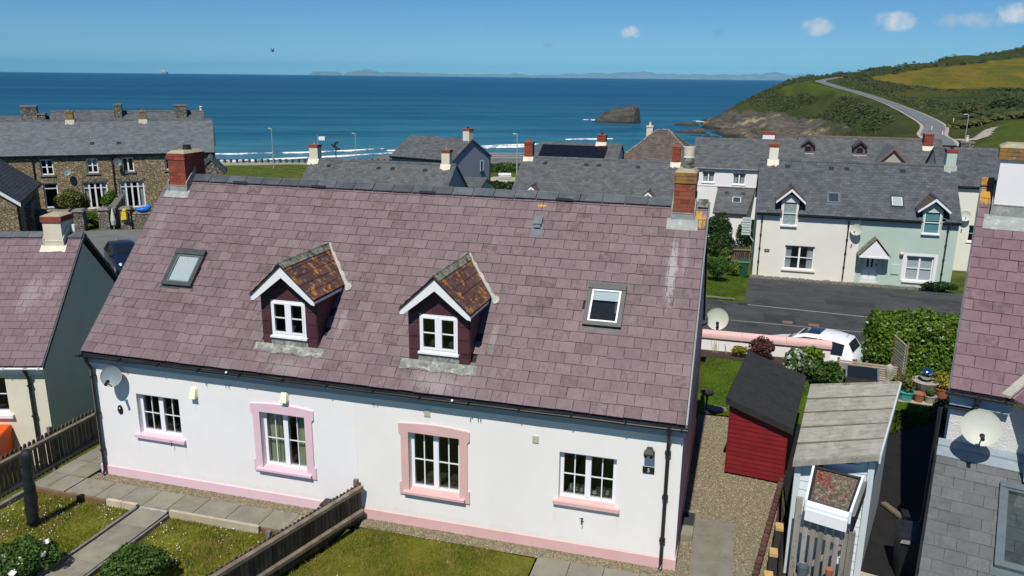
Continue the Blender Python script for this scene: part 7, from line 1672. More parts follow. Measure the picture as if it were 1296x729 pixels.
def long_house():
    X0 = 17.5; x = lambda v: v - X0; D = 8.0; ze, zr = .75, 4.0
    t, roof, k = gable_house('house', 'long grey roofed house with red ridge tiles and small gabled dormers', (X0, 54.0), 0, 10.6, D, -4.6, ze, zr, 'pale_cream', 'grey_slate_b', (), ridge_mt='brown_slate', ov=.2, sw=.35)
    for xc in (18.15, 22.05):
        c = x(xc); y = 2.35; zf = ze + k * (y + .2); b = MB(); b.box(c - .42, y, zf - .1, c - .22, y + .08, zf + .62); b.box(c + .22, y, zf - .1, c + .42, y + .08, zf + .62); b.box(c - .22, y, zf - .1, c + .22, y + .08, zf + .12); b.box(c - .22, y, zf + .5, c + .22, y + .08, zf + .62); b.prism([(c - .42, y, zf + .62), (c + .42, y, zf + .62), (c, y, zf + 1.0)], (0, .08, 0))
        yb = y + .62 / k
        for s in (-1, 1): b.prism([(c + s * .42 - .02, y + .08, zf), (c + s * .42 - .02, yb, zf + .62), (c + s * .42 - .02, y + .08, zf + .62)], (.04, 0, 0))
        d = b.build('dormer', M['brown_slate'], t)
        b = MB(); b.box(c - .22, y + .05, zf + .12, c + .22, y + .07, zf + .5); b.build('pane', M['car_glass'], d)
        b = MB(); b.box(c - .5, y - .1, zf - .12, c + .5, y - .002, zf - .02); b.build('sill', M['white_paint'], d)
        for s in (-1, 1):
            q = MB(); zt = zf + 1.1; A, B_ = Vector((c, y - .15, zt)), Vector((c + s * .56, y - .15, zf + .6)); C_, D_ = Vector((c + s * .56, yb + .05, zf + .6)), Vector((c, y + 1.1 / k + .1, zt)); up = Vector((0, 0, .04)); q.hexa([A, B_, C_, D_, A + up, B_ + up, C_ + up, D_ + up] if s < 0 else [B_, A, D_, C_, B_ + up, A + up, D_ + up, C_ + up]); q.build('dormer_roof', M['grey_slate'], d)
            q = MB(); pts = [(0, zt - .02), (s * .56, zf + .58), (s * .56, zf + .46), (0, zt - .15)]; q.prism([(c + xx, y - .16, z) for xx, z in (pts if s > 0 else pts[::-1])], (0, .03, 0)); q.build('barge_board', M['bark'], d)
    ze += .75; c = x(24.1); b = MB(); b.prism([(c - 1.0, -.3, ze + .9), (c + 1.0, -.3, ze + .9), (c, -.3, ze + 1.9)], (0, .1, 0)); b.box(c - .95, -.29, -4.6, c + .95, -.01, ze + .9); g = b.build('gable', M['concrete_pale'], t)
    for s in (-1, 1):
        q = MB(); zt = ze + 2.1; A, B_ = Vector((c, -.5, zt)), Vector((c + s * 1.25, -.5, ze + .85)); C_, D_ = Vector((c + s * 1.25, .5, ze + .85)), Vector((c, 3.0, zt)); up = Vector((0, 0, .05)); q.hexa([A, B_, C_, D_, A + up, B_ + up, C_ + up, D_ + up] if s < 0 else [B_, A, D_, C_, B_ + up, A + up, D_ + up, C_ + up]); q.build('gable_roof', M['grey_slate_b'], g)
        q = MB(); pts = [(0, zt), (s * 1.25, ze + .85), (s * 1.25, ze + .65), (0, zt - .2)]; q.prism([(c + xx, -.52, z) for xx, z in (pts if s > 0 else pts[::-1])], (0, .04, 0)); q.build('barge_board', M['brick_joint'], g)
    ze -= .75
    chimney_simple(t, x(26.75), x(27.4), D / 2 - .9, D / 2 - .2, zr - 1.2, 4.45, 'brick', .12, 'brick', 1, 'blue_plastic' if False else 'dish_grey', pot_h=.2); skirt(t, x(26.75), x(27.4), D / 2 - .9, zr - .9 * k, k)
    return t
long_house()
def cream_end_house():
    X0 = 25.9; x = lambda v: v - X0; D = 6.4; ze, zr = 1.78, 4.0; w = (x(28.0), x(28.6), -1.9, -.80)
    t, roof, k = gable_house('house', 'plain cream rendered house with grey roof between the mint cottage and the purple roof', (X0, 46.0), 0, 6.5, D, -4.6, ze, zr, 'pale_cream', 'grey_slate', [w], ov=.15, th=.007)
    window(t, *w, cas=1, bars=(1, 2)); b = MB(); b.box(w[0] - .05, -.06, w[2] - .08, w[1] + .05, 0, w[2] - .004); b.build('window_sill', M['white_paint'], t)
    c = chimney_simple(t, x(27.55), x(28.35), D / 2 + .1, D / 2 + .7, zr - .9, 4.45, 'rubble_grey', .12, 'stone_kerb', 1, 'cream_chimney', pot_h=.4)
    return t
cream_end_house()
satellite_dish('satellite_dish', 'pale round satellite dish on the plain cream house wall', (27.65, 46, -.35), (27.62, 45.72, -.15), (-.15, -.95, .2), .34, 'dish')

def row_roof(label, X0, Yr, L, zr, ze, D, dormers, chims, gr, roof_mt='grey_slate_b', vents=(), zb=-5.0, loc=None):
    t, roof, k = gable_house('house', label, (X0, Yr - D / 2), 0, L, D, zb, ze, zr, 'chalk_wall', roof_mt, (), gr=gr, ov=.2, sw=.33)
    roof_vents(roof, vents, D / 2 - .6, zr - .6 * k, k)
    for (x0, x1, zt, body) in chims:
        chimney_simple(t, x0, x1, D / 2 - .3, D / 2 + .3, zr - .6, zt, body, .2, 'brick', 1, 'dish_grey' if body != 'brick' else 'terracotta'); skirt(t, x0, x1, D / 2 - .3, zr - .3 * k + .02, k)
    for xc in dormers: wall_dormer(t, xc, .5, 0, ze + .2, ze + .82, k, ze, -.2, 'white_paint', (xc - .32, xc + .32, ze - .6, ze + .12), .72)
    return t
row_roof('grey roofed house with two little white dormer gables in the middle distance', -2.8, 46.0, 11.5, 2.63, .05, 6.8, (1.55, 9.85), ((.1, .72, 3.75, 'brick'), (11.05, 11.6, 3.75, 'brick')), 'grey_blue_wall', vents=(1.8, 4.9, 5.85, 8.7), zb=-4.8)
row_roof('grey slate roof with a cream chimney at each end and a grey-blue gable', -17.8, 41.0, 11.3, 2.37, -.40, 6.8, (), ((-.15, .55, 3.40, 'cream_chimney'), (10.35, 10.95, 3.38, 'cream_chimney')), 'grey_blue_wall', vents=(1.6, 5.6, 6.7, 9.2), zb=-4.6)
t = thing('roof_aerial', 'small white box and aerial on top of the left cream chimney', 'aerial', (-17.3, 40.9, 3.62)); b = MB(); b.tube([(0, 0, -.2), (0, 0, .5)], .02, 6); b.build('mast', M['galv'], t); b = MB(); b.box(.15, -.1, .12, .65, .12, .38); b.tube([(0, 0, .25), (.2, 0, .25)], .015, 6); b.build('box_body', M['white_paint'], t)
t = thing('roof_aerial', 'dark spiky weather vane standing on the grey roof ridge', 'aerial', (-15.9, 41.0, 2.3)); b = MB(); b.tube([(0, 0, 0), (0, 0, 1.35)], .03, 6)
for i in range(6): a = i * 1.1; b.hexa([(math.cos(a) * .05 - .02, -.02, .7 + i * .1), (math.cos(a) * .35, -.02, .78 + i * .09), (math.cos(a) * .35, .02, .78 + i * .09), (math.cos(a) * .05 - .02, .02, .7 + i * .1), (math.cos(a) * .05 - .02, -.02, .82 + i * .1), (math.cos(a) * .33, -.02, .92 + i * .09), (math.cos(a) * .33, .02, .92 + i * .09), (math.cos(a) * .05 - .02, .02, .82 + i * .1)])
b.build('vane', M['black_metal'], t)
# blue-grey gabled house nearer the sea
def blue_house():
    rz = -.3; c, s = math.cos(rz), math.sin(rz); L, D = 6.7, 5.3; ox, oy = -9 - L * c + 2.65 * s, 52.1 - L * s - 2.65 * c
    t, roof, k = gable_house('house', 'grey-blue gabled house with slate roof standing in front of the surf', (ox, oy), rz, L, D, -4.6, 1.66, 3.26, 'grey_blue_wall', 'grey_slate_b', (), ov=.2, sw=.33)
    w = (.0, .0); b = MB(); y0, y1, z0, z1 = 3.85, 4.35, .45, 1.38; x = L
    b.box(x - .02, y0, z0, x + .02, y1, z1); wf = b.build('window', M['upvc'], t); b = MB(); b.box(x + .021, y0 + .06, z0 + .06, x + .03, y0 + .28, z1 - .06); b.build('pane', M['car_glass'], wf); b = MB(); b.box(x + .0, y0 - .05, z0 - .08, x + .08, y1 + .05, z0 - .002); b.build('sill', M['black_metal'], wf)
    chimney_simple(t, L - .75, L - .1, D / 2 - .3, D / 2 + .3, 2.8, 4.15, 'cream_chimney', .18, 'brick', 1, 'black_metal', pot_h=.12)
    b = MB(); b.tube([(L + .06, D - .05, 1.55), (L + .06, D - .05, -4)], .05, 8); b.build('downpipe', M['black_plastic'], t)
blue_house()
gable_house('house', 'small house end with mint gable and brown slate roof below the grey-blue house', (-9.6, 44.4), 0, 3.6, 4.4, -4.6, -.1, .72, 'mint_wall', 'grey_slate_b', (), ov=.12, sw=.33)
def solar_house():
    t, roof, k = gable_house('house', 'slate roofed house with a wide black solar array and a mint gable end', (-4.0, 52.4), 0, 7.1, 7.2, -4.6, 1.0, 2.92, 'mint_wall', 'grey_slate_b', (), ov=.2, sw=.33)
    S = math.hypot(3.8, 1.92); u = Vector((1, 0, 0)); sv = Vector((0, 3.8, 1.92)).normalized(); n = u.cross(sv); o = Vector((0, -.2, 1.0))
    for i in range(5):
        for j in range(2):
            x0, x1 = .35 + i * 1.14, .35 + i * 1.14 + 1.12; s0, s1 = .75 + j * 1.5, .75 + j * 1.5 + 1.48; b = MB()
            P = [o + u * a + sv * q + n * h for h in (.06, .11) for (a, q) in ((x0, s0), (x1, s0), (x1, s1), (x0, s1))]; b.hexa(P); b.build('solar_panel', M['solar'], t)
    chimney_simple(t, 5.05, 5.8, 3.3, 3.95, 2.3, 3.72, 'brick', .12, 'brick', 1, 'black_metal', pot_h=.15); skirt(t, 5.05, 5.8, 3.3, 2.9, k)
solar_house()
def hipped_house():
    t = thing('house', 'brown hipped roof with orange lichen and a white chimney, beyond the grey roofs', 'house', (2.4, 56.5, 0))
    b = MB(); b.box(0, 0, -4.6, 7.6, 7.2, 1.0); b.build('wall', M['chalk_wall'], t)
    P = [Vector(q) for q in ((-.3, -.3, .95), (7.9, -.3, .95), (7.9, 7.5, .95), (-.3, 7.5, .95), (3.25, 3.4, 3.95), (4.2, 3.6, 3.98))]
    r = MB(); dz = Vector((0, 0, -.02)); r.poly([P[0] + dz, P[1] + dz, P[5] + dz, P[4] + dz]); r.poly([P[1] + dz, P[2] + dz, P[5] + dz]); r.poly([P[2] + dz, P[3] + dz, P[4] + dz, P[5] + dz]); r.poly([P[3] + dz, P[0] + dz, P[4] + dz]); r.poly([P[3], P[2], P[1], P[0]]); roof = r.build('roof', M['felt'], t)
    for (a, c, d, e) in ((0, 1, 5, 4), (1, 2, 5, 5), (2, 3, 4, 5), (3, 0, 4, 4)):
        A, C_, D_, E_ = P[a], P[c], P[d], P[e]; u = (C_ - A).normalized(); L = (C_ - A).length; h0 = (E_ - A); sx = h0.dot(u); sv = h0 - u * sx; S = sv.length; rx = (D_ - A).dot(u)
        slating(roof, A, u, sv, L, S, 'brown_slate', sw=.33, gauge=.22, clip=lambda s, S=S, L=L, sx=sx, rx=rx: (sx * s / S, L - (L - rx) * s / S), th=.009)
    for (a, c) in ((0, 4), (1, 5), (4, 5), (2, 5), (3, 4)):
        b = MB(); b.tube([P[a] + Vector((0, 0, .03)), P[c] + Vector((0, 0, .05))], .09, 6); b.build('hip_tile', M['mossy'], roof)
    chimney_simple(t, 2.2, 2.75, 4.6, 5.2, 2.4, 4.25, 'cream_chimney', .12, 'cream_chimney', 1, 'cream_chimney', pot_h=.35)
hipped_house()

# ------------------------------------------------------------------ stone terrace on the left and its yards
TR = .62
def terrace_frame(X0, back=0.):
    c, s = math.cos(TR), math.sin(TR); return (-33.75 + X0 * c - back * s, 39.22 + X0 * s + back * c)
def stone_terrace():
    zb, ze, zr, D = -2.6, 2.26, 4.69, 7.2; X0 = -14.
    x = lambda v: v - X0; L = 7.0 - X0
    ws = [(-5.5, -4.62, .78, 1.96), (-2.34, -1.54, .84, 1.98), (.15, 1.0, .88, 1.98), (3.26, 4.1, .92, 2.0), (-9.6, -8.7, .75, 1.9)]
    fd = [(-2.82, -1.06, -1.95, .13), (-.24, 1.58, -1.98, .15)]; dr = (-5.5, -4.52, -1.75, .15)
    holes = [(x(a), x(b_), c_, d_) for a, b_, c_, d_ in ws + fd + [dr]]
    t, roof, k = gable_house('terrace', 'long stone-fronted terrace with blue-grey slate roof and white windows', terrace_frame(X0), TR, L, D, zb, ze, zr, 'rubble', 'blue_slate', holes, ov=.15, sw=.32, th=.006)
    for i, (a, b_, c_, d_) in enumerate(ws):
        window(t, x(a), x(b_), c_, d_, cas=2, bars=(1, 2 if i not in (2, 3) else 1), fw=.09, bw=.06, mull=.10, blind=('net_curtain', .5) if i == 1 else None); b = MB(); b.box(x(a) - .1, -.08, c_ - .12, x(b_) + .1, .02, c_ - .004); b.build('window_sill', M['stone_kerb'], t)
    for i, (a, b_, c_, d_) in enumerate(fd):
        w = window(t, x(a), x(b_), c_, d_, cas=4, bars=(1, 1), fw=.11, mull=.12, transom=.78, depth=.9, curtain='net_curtain', curtain_w=.2); b = MB(); b.box(x(a) - .1, -.02, d_ + .002, x(b_) + .1, .02, d_ + .22); b.build('lintel', M['rubble_grey'], t)
    a, b_, c_, d_ = dr; window(t, x(a), x(b_), c_, d_, cas=1, bars=(1, 1), fw=.09, transom=.78, depth=.8)
    for v in (-5.95, -.51): downpipe(t, x(v), 0, ze - .02, -.2, zb + .3, .05, shoe=False)
    for (a, e) in ((-3.85, -3.36), (1.48, 1.97)):
        chimney_simple(t, x(a), x(e), D / 2 - .28, D / 2 + .28, zr - .6, 5.42, 'lichen_stone', .14, 'lichen_stone', 1, 'lichen_stone', pot_h=.12); skirt(t, x(a), x(e), D / 2 - .28, zr - .28 * k + .01, k, 'mortar')
    roof_vents(roof, (x(-1.9), x(.0)), 1.0, ze + 1.15 * k, k)
M['lichen_stone'] = mat('lichen_stone', (.30, .22, .09), (.17, .14, .09), 4, .95, .8, 30, .03, spots=(((.36, .25, .04), 5, .55, .65, .7),))
stone_terrace()
satellite_dish('satellite_dish', 'small grey satellite dish on the stone terrace front between two windows', (-36.75, 37.05, .85), (-36.5, 36.75, 1.0), (.6, -.75, .25), .26, 'dish_grey')
satellite_dish('satellite_dish', 'dark satellite dish beside the downpipe of the stone terrace', (-33.85, 39.1, 1.6), (-33.6, 38.8, 1.7), (.7, -.65, .2), .30, 'grey_frame')
def back_terrace():
    D = 7.
    for (label, X0, X1, zr, ch) in (('second slate-roofed terrace with tall stone chimneys showing behind the first ridge', -6.6, 6.2, 4.95, ((-1.42, -.8, 5.62), (3.7, 4.75, 5.55))), ('far terrace roof with a wide and a narrow stone chimney, at the left edge', -20, -6.7, 4.5, ((-8.9, -7.66, 5.48), (-7.6, -7.05, 4.82)))):
        t, roof, k = gable_house('terrace', label, terrace_frame(X0, 10.5), TR, X1 - X0, D, -3, 2.5, zr, 'rubble_grey', 'grey_slate_b', (), ov=.15, sw=.32, th=.006)
        for (a, e, zt) in ch: chimney_simple(t, a - X0, e - X0, D / 2 - .9, D / 2 - .1, 3.4, zt, 'rubble_grey', .16, 'stone_kerb', 0)
        if X0 > -10: b = MB(); b.lathe([(.12, 0), (.1, .2), (.16, .35), (.001, .45)], (12.6, D / 2, 4.95), 10); b.build('finial', M['cream_chimney'], t)
back_terrace()
def outbuilding():
    t, roof, k = gable_house('outbuilding', 'stone outbuilding with dark slate roof and white barge board at the left edge', (-29.74, 25.74), 2.246, 9.3, 5.0, -2.6, .62, 2.75, 'rubble', 'dark_slate', (), ov=.25, sw=.33, vo=.12)
    b = MB(); s = (2.75 - .62) / 2.75
    b.hexa([(-.18, -.28, .38), (-.15, -.28, .38), (-.15, 2.5, 2.52), (-.18, 2.5, 2.52), (-.18, -.28, .60), (-.15, -.28, .60), (-.15, 2.5, 2.76), (-.18, 2.5, 2.76)]); b.hexa([(-.18, 5.28, .38), (-.15, 5.28, .38), (-.15, 2.51, 2.52), (-.18, 2.51, 2.52), (-.18, 5.28, .60), (-.15, 5.28, .60), (-.15, 2.51, 2.76), (-.18, 2.51, 2.76)]); b.build('barge_board', M['white_paint'], t)
    downpipe(t, .25, 0, .55, -.28, -2.3, .045)
    b = MB(); b.box(2.2, -1.9, -2.5, 4.8, -.01, -1.2) if False else None
outbuilding()
t0, r0, k0 = gable_house('outbuilding', 'tiny slate-roofed stone outbuilding at the end of the terrace by the green', (-25.2, 40.3), 2.19, 3.0, 1.7, -3.5, 1.15, 2.2, 'rubble_grey', 'dark_slate', (), ov=.2, sw=.33)
def rubble_wall(name, label, a, e, h, th, z, mt='rubble_grey', cope=True):
    A, E_ = Vector((*a, 0)), Vector((*e, 0)); L = (E_ - A).length; u = (E_ - A) / L; n = Vector((-u.y, u.x, 0)) * th / 2; t = thing(name, label, 'wall', (a[0], a[1], z)); b = MB(); m = max(1, int(L / .8))
    for i in range(m):
        p, q = u * (L * i / m), u * (L * (i + 1) / m); h1 = h + RND.uniform(-.03, .03); b.hexa([p - n + Vector((0, 0, -.6)), q - n + Vector((0, 0, -.6)), q + n + Vector((0, 0, -.6)), p + n + Vector((0, 0, -.6)), p - n + Vector((0, 0, h1)), q - n + Vector((0, 0, h1)), q + n + Vector((0, 0, h1)), p + n + Vector((0, 0, h1))])
    b.build('masonry', M[mt], t)
    if cope:
        x = 0
        while x < L - .05:
            w = min(RND.uniform(.3, .5), L - x); p, q = u * (x + .01), u * (x + w - .01); b = MB(); k = 1.15; zz = h + .03; hh = RND.uniform(.10, .17); b.hexa([p - n * k + Vector((0, 0, zz)), q - n * k + Vector((0, 0, zz)), q + n * k + Vector((0, 0, zz)), p + n * k + Vector((0, 0, zz)), p - n * .9 + Vector((0, 0, zz + hh)), q - n * .9 + Vector((0, 0, zz + hh * .9)), q + n * .9 + Vector((0, 0, zz + hh * .9)), p + n * .9 + Vector((0, 0, zz + hh))]); b.build('coping_stone', M['stone_kerb'], t); x += w
    return t
zy = -2.1
for (x, y, lab) in ((-30.2, 31.0, 'squat stone gate pillar with flat top, leftmost at the terrace yard'), (-29.1, 32.1, 'stone gate pillar with flat cap in the middle of the yard wall'), (-28.0, 32.9, 'stone pillar at the end of the low yard wall with the blue bundle')):
    t = thing('stone_pillar', lab, 'pillar', (x, y, zy), .42); b = MB(); b.hexa([(-.36, -.36, -.4), (.36, -.36, -.4), (.36, .36, -.4), (-.36, .36, -.4), (-.33, -.33, 1.35), (.33, -.33, 1.35), (.33, .33, 1.35), (-.33, .33, 1.35)]); b.build('shaft', M['rubble_grey'], t); b = MB(); b.hexa([(-.4, -.4, 1.352), (.4, -.4, 1.352), (.4, .4, 1.352), (-.4, .4, 1.352), (-.3, -.3, 1.5), (.3, -.3, 1.5), (.3, .3, 1.52), (-.3, .3, 1.5)]); b.build('cap', M['stone_kerb'], t)
rubble_wall('yard_wall', 'low rubble wall in front of the right-hand french windows', (-27.7, 33.1), (-22.8, 35.6), .95, .45, zy)
rubble_wall('yard_wall', 'rubble wall running back to the terrace between the two sets of french windows', (-29.0, 32.6), (-33.4, 38.6), 1.15, .5, zy)
rubble_wall('yard_wall', 'tall rubble wall joining the outbuilding to the yard', (-31.4, 28.0), (-37.6, 35.0) if False else (-36.2, 33.2), 1.9, .5, zy)
rubble_wall('yard_wall', 'short rubble wall left of the gate pillars', (-30.7, 30.8), (-33.0, 30.2), 1.3, .5, zy)
shrub('shrub', 'tall green bush in the yard against the stone terrace', 'shrub', (-34.4, 34.8, zy), (1.35, 1.1, 1.25), 6000, 'leaf_olive', .09, 51)
shrub('shrub', 'light green climbing bush at the left french window', 'shrub', (-33.0, 37.0, zy), (.7, .6, 1.05), 2600, 'leaf_hedge', .085, 52)
shrub('shrub', 'mixed green plants between the stone gate pillars', 'shrub', (-30.2, 32.4, zy), (.8, .6, .55), 2200, 'leaf_mid', .08, 53)
shrub('shrub', 'green plant by the terrace door near the outbuilding', 'shrub', (-35.6, 32.0, zy), (.7, .6, .8), 1800, 'leaf_mid', .085, 54)
t = thing('garden_table', 'dark garden table and chairs in the shaded yard by the outbuilding', 'table', (-36.8, 33.4, zy + .6)); b = MB(); b.lathe([(.001, .72), (.6, .72), (.6, .76), (.001, .76)], (0, 0, 0), 14); b.build('table_top', M['black_metal'], t); b = MB(); b.tube([(0, 0, -.6), (0, 0, .72)], .05, 8); b.build('leg', M['black_metal'], t)
t = thing('closed_parasol', 'folded pale grey parasol leaning at the middle gate pillar', 'parasol', (-28.55, 32.2, zy)); b = MB(); b.lathe([(.02, 0), (.04, .15), (.15, .3), (.18, .6), (.12, 1.0), (.04, 1.4), (.001, 1.45)], (0, 0, 0), 10); b.build('canopy', M['dish'], t)
t = thing('yellow_jacket', 'yellow jacket hung over the yard wall pillar', 'jacket', (-27.75, 32.45, zy)); b = MB(); b.hexa([(-.24, -.16, .65), (.20, -.12, .7), (.20, .0, .7), (-.24, -.02, .65), (-.14, -.1, 1.25), (.14, -.08, 1.3), (.14, .1, 1.3), (-.14, .08, 1.25)]); b.ball((0, 0, 1.3), (.15, .14, .14), 8, 6, jit=.1); b.build('cloth', M['yellow_cloth'], t)
t = thing('blue_bundle', 'bright blue inflatable boat lying over the low yard wall', 'inflatable boat', (-27.0, 33.4, zy + 1.10), .5); b = MB(); b.ball((0, 0, .18), (.5, .32, .2), 12, 8, jit=.12); b.ball((.35, .1, .34), (.22, .22, .17), 10, 7, jit=.1); b.build('tube', M['blue_plastic'], t, smooth=True)
t = thing('sun_lounger', 'white plastic sun lounger behind the low yard wall', 'lounger', (-24.9, 35.6, zy), .5); b = MB(); b.box(-.9, -.3, .85, .6, .3, .93); b.hexa([(.6, -.3, .88), (1.1, -.3, 1.25), (1.1, .3, 1.25), (.6, .3, .88), (.58, -.3, .95), (1.06, -.3, 1.3), (1.06, .3, 1.3), (.58, .3, .95)]); b.build('seat', M['white_paint'], t)
for sx in (-.8, .5):
    b = MB(); b.box(sx - .03, -.28, 0, sx + .03, -.22, .85); b.box(sx - .03, .22, 0, sx + .03, .28, .85); b.build('leg', M['white_paint'], t)
t = thing('oil_tank', 'grey box cabinet against the terrace at the right end of the yard', 'cabinet', (-26.6, 39.4, zy), .42); b = MB(); b.box(-.6, -.35, 0, .2, .35, 1.6); b.build('cabinet_body', M['dish_grey'], t); b = MB(); b.box(-.63, -.38, 1.602, .23, .38, 1.68); b.build('lid', M['grey_frame'], t)
lane = [(-31.0, 28.6), (-29.6, 30.6), (-27.4, 32.4), (-22.6, 34.9), (-12, 28), (-11, 14), (-16, 12), (-24, 20)]
b = MB()
# the lane is draped on the ground as a small grid
def drape(name, x0, x1, y0, y1, n, m, inside, k, mt, kind='structure'):
    xs, ys = np.linspace(x0, x1, n), np.linspace(y0, y1, m); X, Y = np.meshgrid(xs, ys, indexing='ij'); Z = ground_z(X, Y) + k; b = MB(); b.v = [tuple(q) for q in np.stack([X, Y, Z], 2).reshape(-1, 3)]
    cx, cy = (X[:-1, :-1] + X[1:, 1:]) / 2, (Y[:-1, :-1] + Y[1:, 1:]) / 2; ok = inside(np.c_[cx.ravel(), cy.ravel()]).reshape(cx.shape)
    for i in range(n - 1):
        for j in range(m - 1):
            if ok[i, j]: a = i * m + j; b.f.append((a, a + m, a + m + 1, a + 1)); b.m.append(0)
    return b.build(name, M[mt], None, smooth=True, kind=kind)
drape('lane', -31.5, -10, 11.5, 35.5, 70, 80, lambda p: in_poly(p, lane), .06, 'tarmac_pale')

# ------------------------------------------------------------------ cars
def hatchback(label, loc, rz, paint, name='parked_car', roof_glass=True):
    t = thing(name, label, 'car', loc, rz)
    # stations nose (-) to tail (+): x, half width, sill z, belt z, top z, top half width
    st = [(-1.77, .50, .32, .52, .60, .42), (-1.70, .68, .22, .60, .70, .55), (-1.45, .78, .19, .74, .84, .60), (-1.0, .81, .18, .84, .97, .62), (-.72, .815, .18, .90, 1.03, .62), (-.25, .815, .18, .93, 1.36, .56), (.05, .815, .18, .94, 1.46, .56), (.5, .815, .18, .95, 1.49, .57), (.95, .81, .18, .97, 1.48, .56), (1.40, .80, .19, .99, 1.42, .54), (1.62, .77, .22, 1.0, 1.08, .60), (1.74, .72, .28, .86, .94, .60), (1.79, .62, .34, .62, .70, .55)]
    b = MB()
    for (x, w, zs, zb, zt, wt) in st:
        row = [(w * .92, zs), (w, zs + (zb - zs) * .45), (w * .985, zb), (wt + .02, zt - .05), (wt * .8, zt), (0, zt + .012)]
        b.v += [(x, -p, q) for p, q in row] + [(x, p, q) for p, q in row[-2::-1]]
    k = 11
    for i in range(len(st) - 1):
        for j in range(k - 1): a = i * k + j; b.f.append((a, a + k, a + k + 1, a + 1)); b.m.append(0)
        b.f.append((i * k, i * k + k - 1, (i + 1) * k + k - 1, (i + 1) * k)); b.m.append(0)
    b.f.append(tuple(range(k))); b.f.append(tuple((len(st) - 1) * k + j for j in range(k - 1, -1, -1))); b.m += [0, 0]
    body = b.build('body', M[paint], t, smooth=True)
    V = [Vector(v) for v in b.v]
    def skin(segs, name, lo=0., hi=1., off=.010, ends=(0., 1.)):
        """glazing that follows the body's own faces: segs = (station, row) quads, trimmed to lo..hi across"""
        q = MB()
        for n_, (i, j) in enumerate(segs):
            A, B_, C_, D_ = V[i * k + j], V[(i + 1) * k + j], V[(i + 1) * k + j + 1], V[i * k + j + 1]
            e0, e1 = (ends[0] if n_ == 0 else 0.), (ends[1] if n_ == len(segs) - 1 else 1.)
            A, B_ = A.lerp(B_, e0), A.lerp(B_, e1); D_, C_ = D_.lerp(C_, e0), D_.lerp(C_, e1)
            nn = (B_ - A).cross(D_ - A); nn = nn.normalized(); nn = nn if nn.dot((A + C_) / 2 - Vector(((A + C_) / 2).to_tuple()[:1] + (0, .75))) > 0 else -nn
            P = [A.lerp(D_, lo), B_.lerp(C_, lo), B_.lerp(C_, hi), A.lerp(D_, hi)]; q.poly([p + nn * off for p in P])
        return q.build(name, M['car_glass'], t)
    for s, j, lo, hi in ((-1, 2, .06, .93), (1, k - 4, .07, .94)):
        skin([(4, j), (5, j), (6, j)], 'side_window', lo, hi, ends=(.35, .97)); skin([(7, j), (8, j)], 'side_window', lo, hi, ends=(.04, .9))
        q = MB(); q.box(-.62, s * .815 - .06 + (s * .06), .93, -.48, s * .815 + .06 + (s * .06), 1.03); q.build('wing_mirror', M[paint], t)
        q = MB(); q.hexa([(1.58, s * .68 - .08, .64), (1.79, s * .64 - .08, .64), (1.79, s * .64 + .08, .64), (1.58, s * .68 + .085, .64), (1.56, s * .68 - .07, .99), (1.735, s * .65 - .07, .93), (1.735, s * .65 + .075, .93), (1.56, s * .69 + .075, .99)]); q.build('tail_lamp', M['red_lamp'], t)
        q = MB(); q.ball((-1.58, s * .58, .64), (.10, .11, .11), 10, 8); q.build('headlamp', M['dish'], t)
        for x in (-1.13, 1.16):
            w = MB(); w.tube([(x, s * .70 - .09, .30), (x, s * .70 + .10, .30)], .30, 20); wh = w.build('wheel', M['tyre'], t)
            w = MB(); w.tube([(x, s * .80 - .005, .30), (x, s * .80 + .006 * s + .006, .30)], .19, 14); w.build('rim', M['rim'], wh)
    for nm, i0, ee in (('windscreen', 4, (.12, .92)), ('rear_window', 9, (.15, .95))):
        for j in (4, 5): skin([(i0, j)], nm, 0 if j == 5 else .03, .97 if j == 5 else 1, ends=ee)
    if roof_glass:
        for j in (4, 5): skin([(5, j), (6, j)], 'roof_panel', 0 if j == 5 else .10, .90 if j == 5 else 1, .008, (.15, .95))
    q = MB(); q.box(1.73, -.26, .48, 1.785, .26, .60); q.build('number_plate', M['vent_cream'], t)
    q = MB(); q.box(1.66, -.66, .30, 1.80, .66, .42); q.box(-1.80, -.55, .26, -1.68, .55, .40); q.build('bumper', M[paint], t)
    q = MB(); q.tube([(1.22, 0, 1.42), (1.36, 0, 1.62)], .008, 5); q.build('aerial', M['black'], t)
    return t
hatchback('small white hatchback with a dark glass roof parked beyond the pink-topped wall', (15.70, 15.15, street_z(15.15) + .012), -.36, 'white_car')
hatchback('dark blue car half hidden between the two purple roofs', (-19.2, 22.6, gz(-19.2, 22.6) + .06), 2.5, 'blue_car', roof_glass=False)

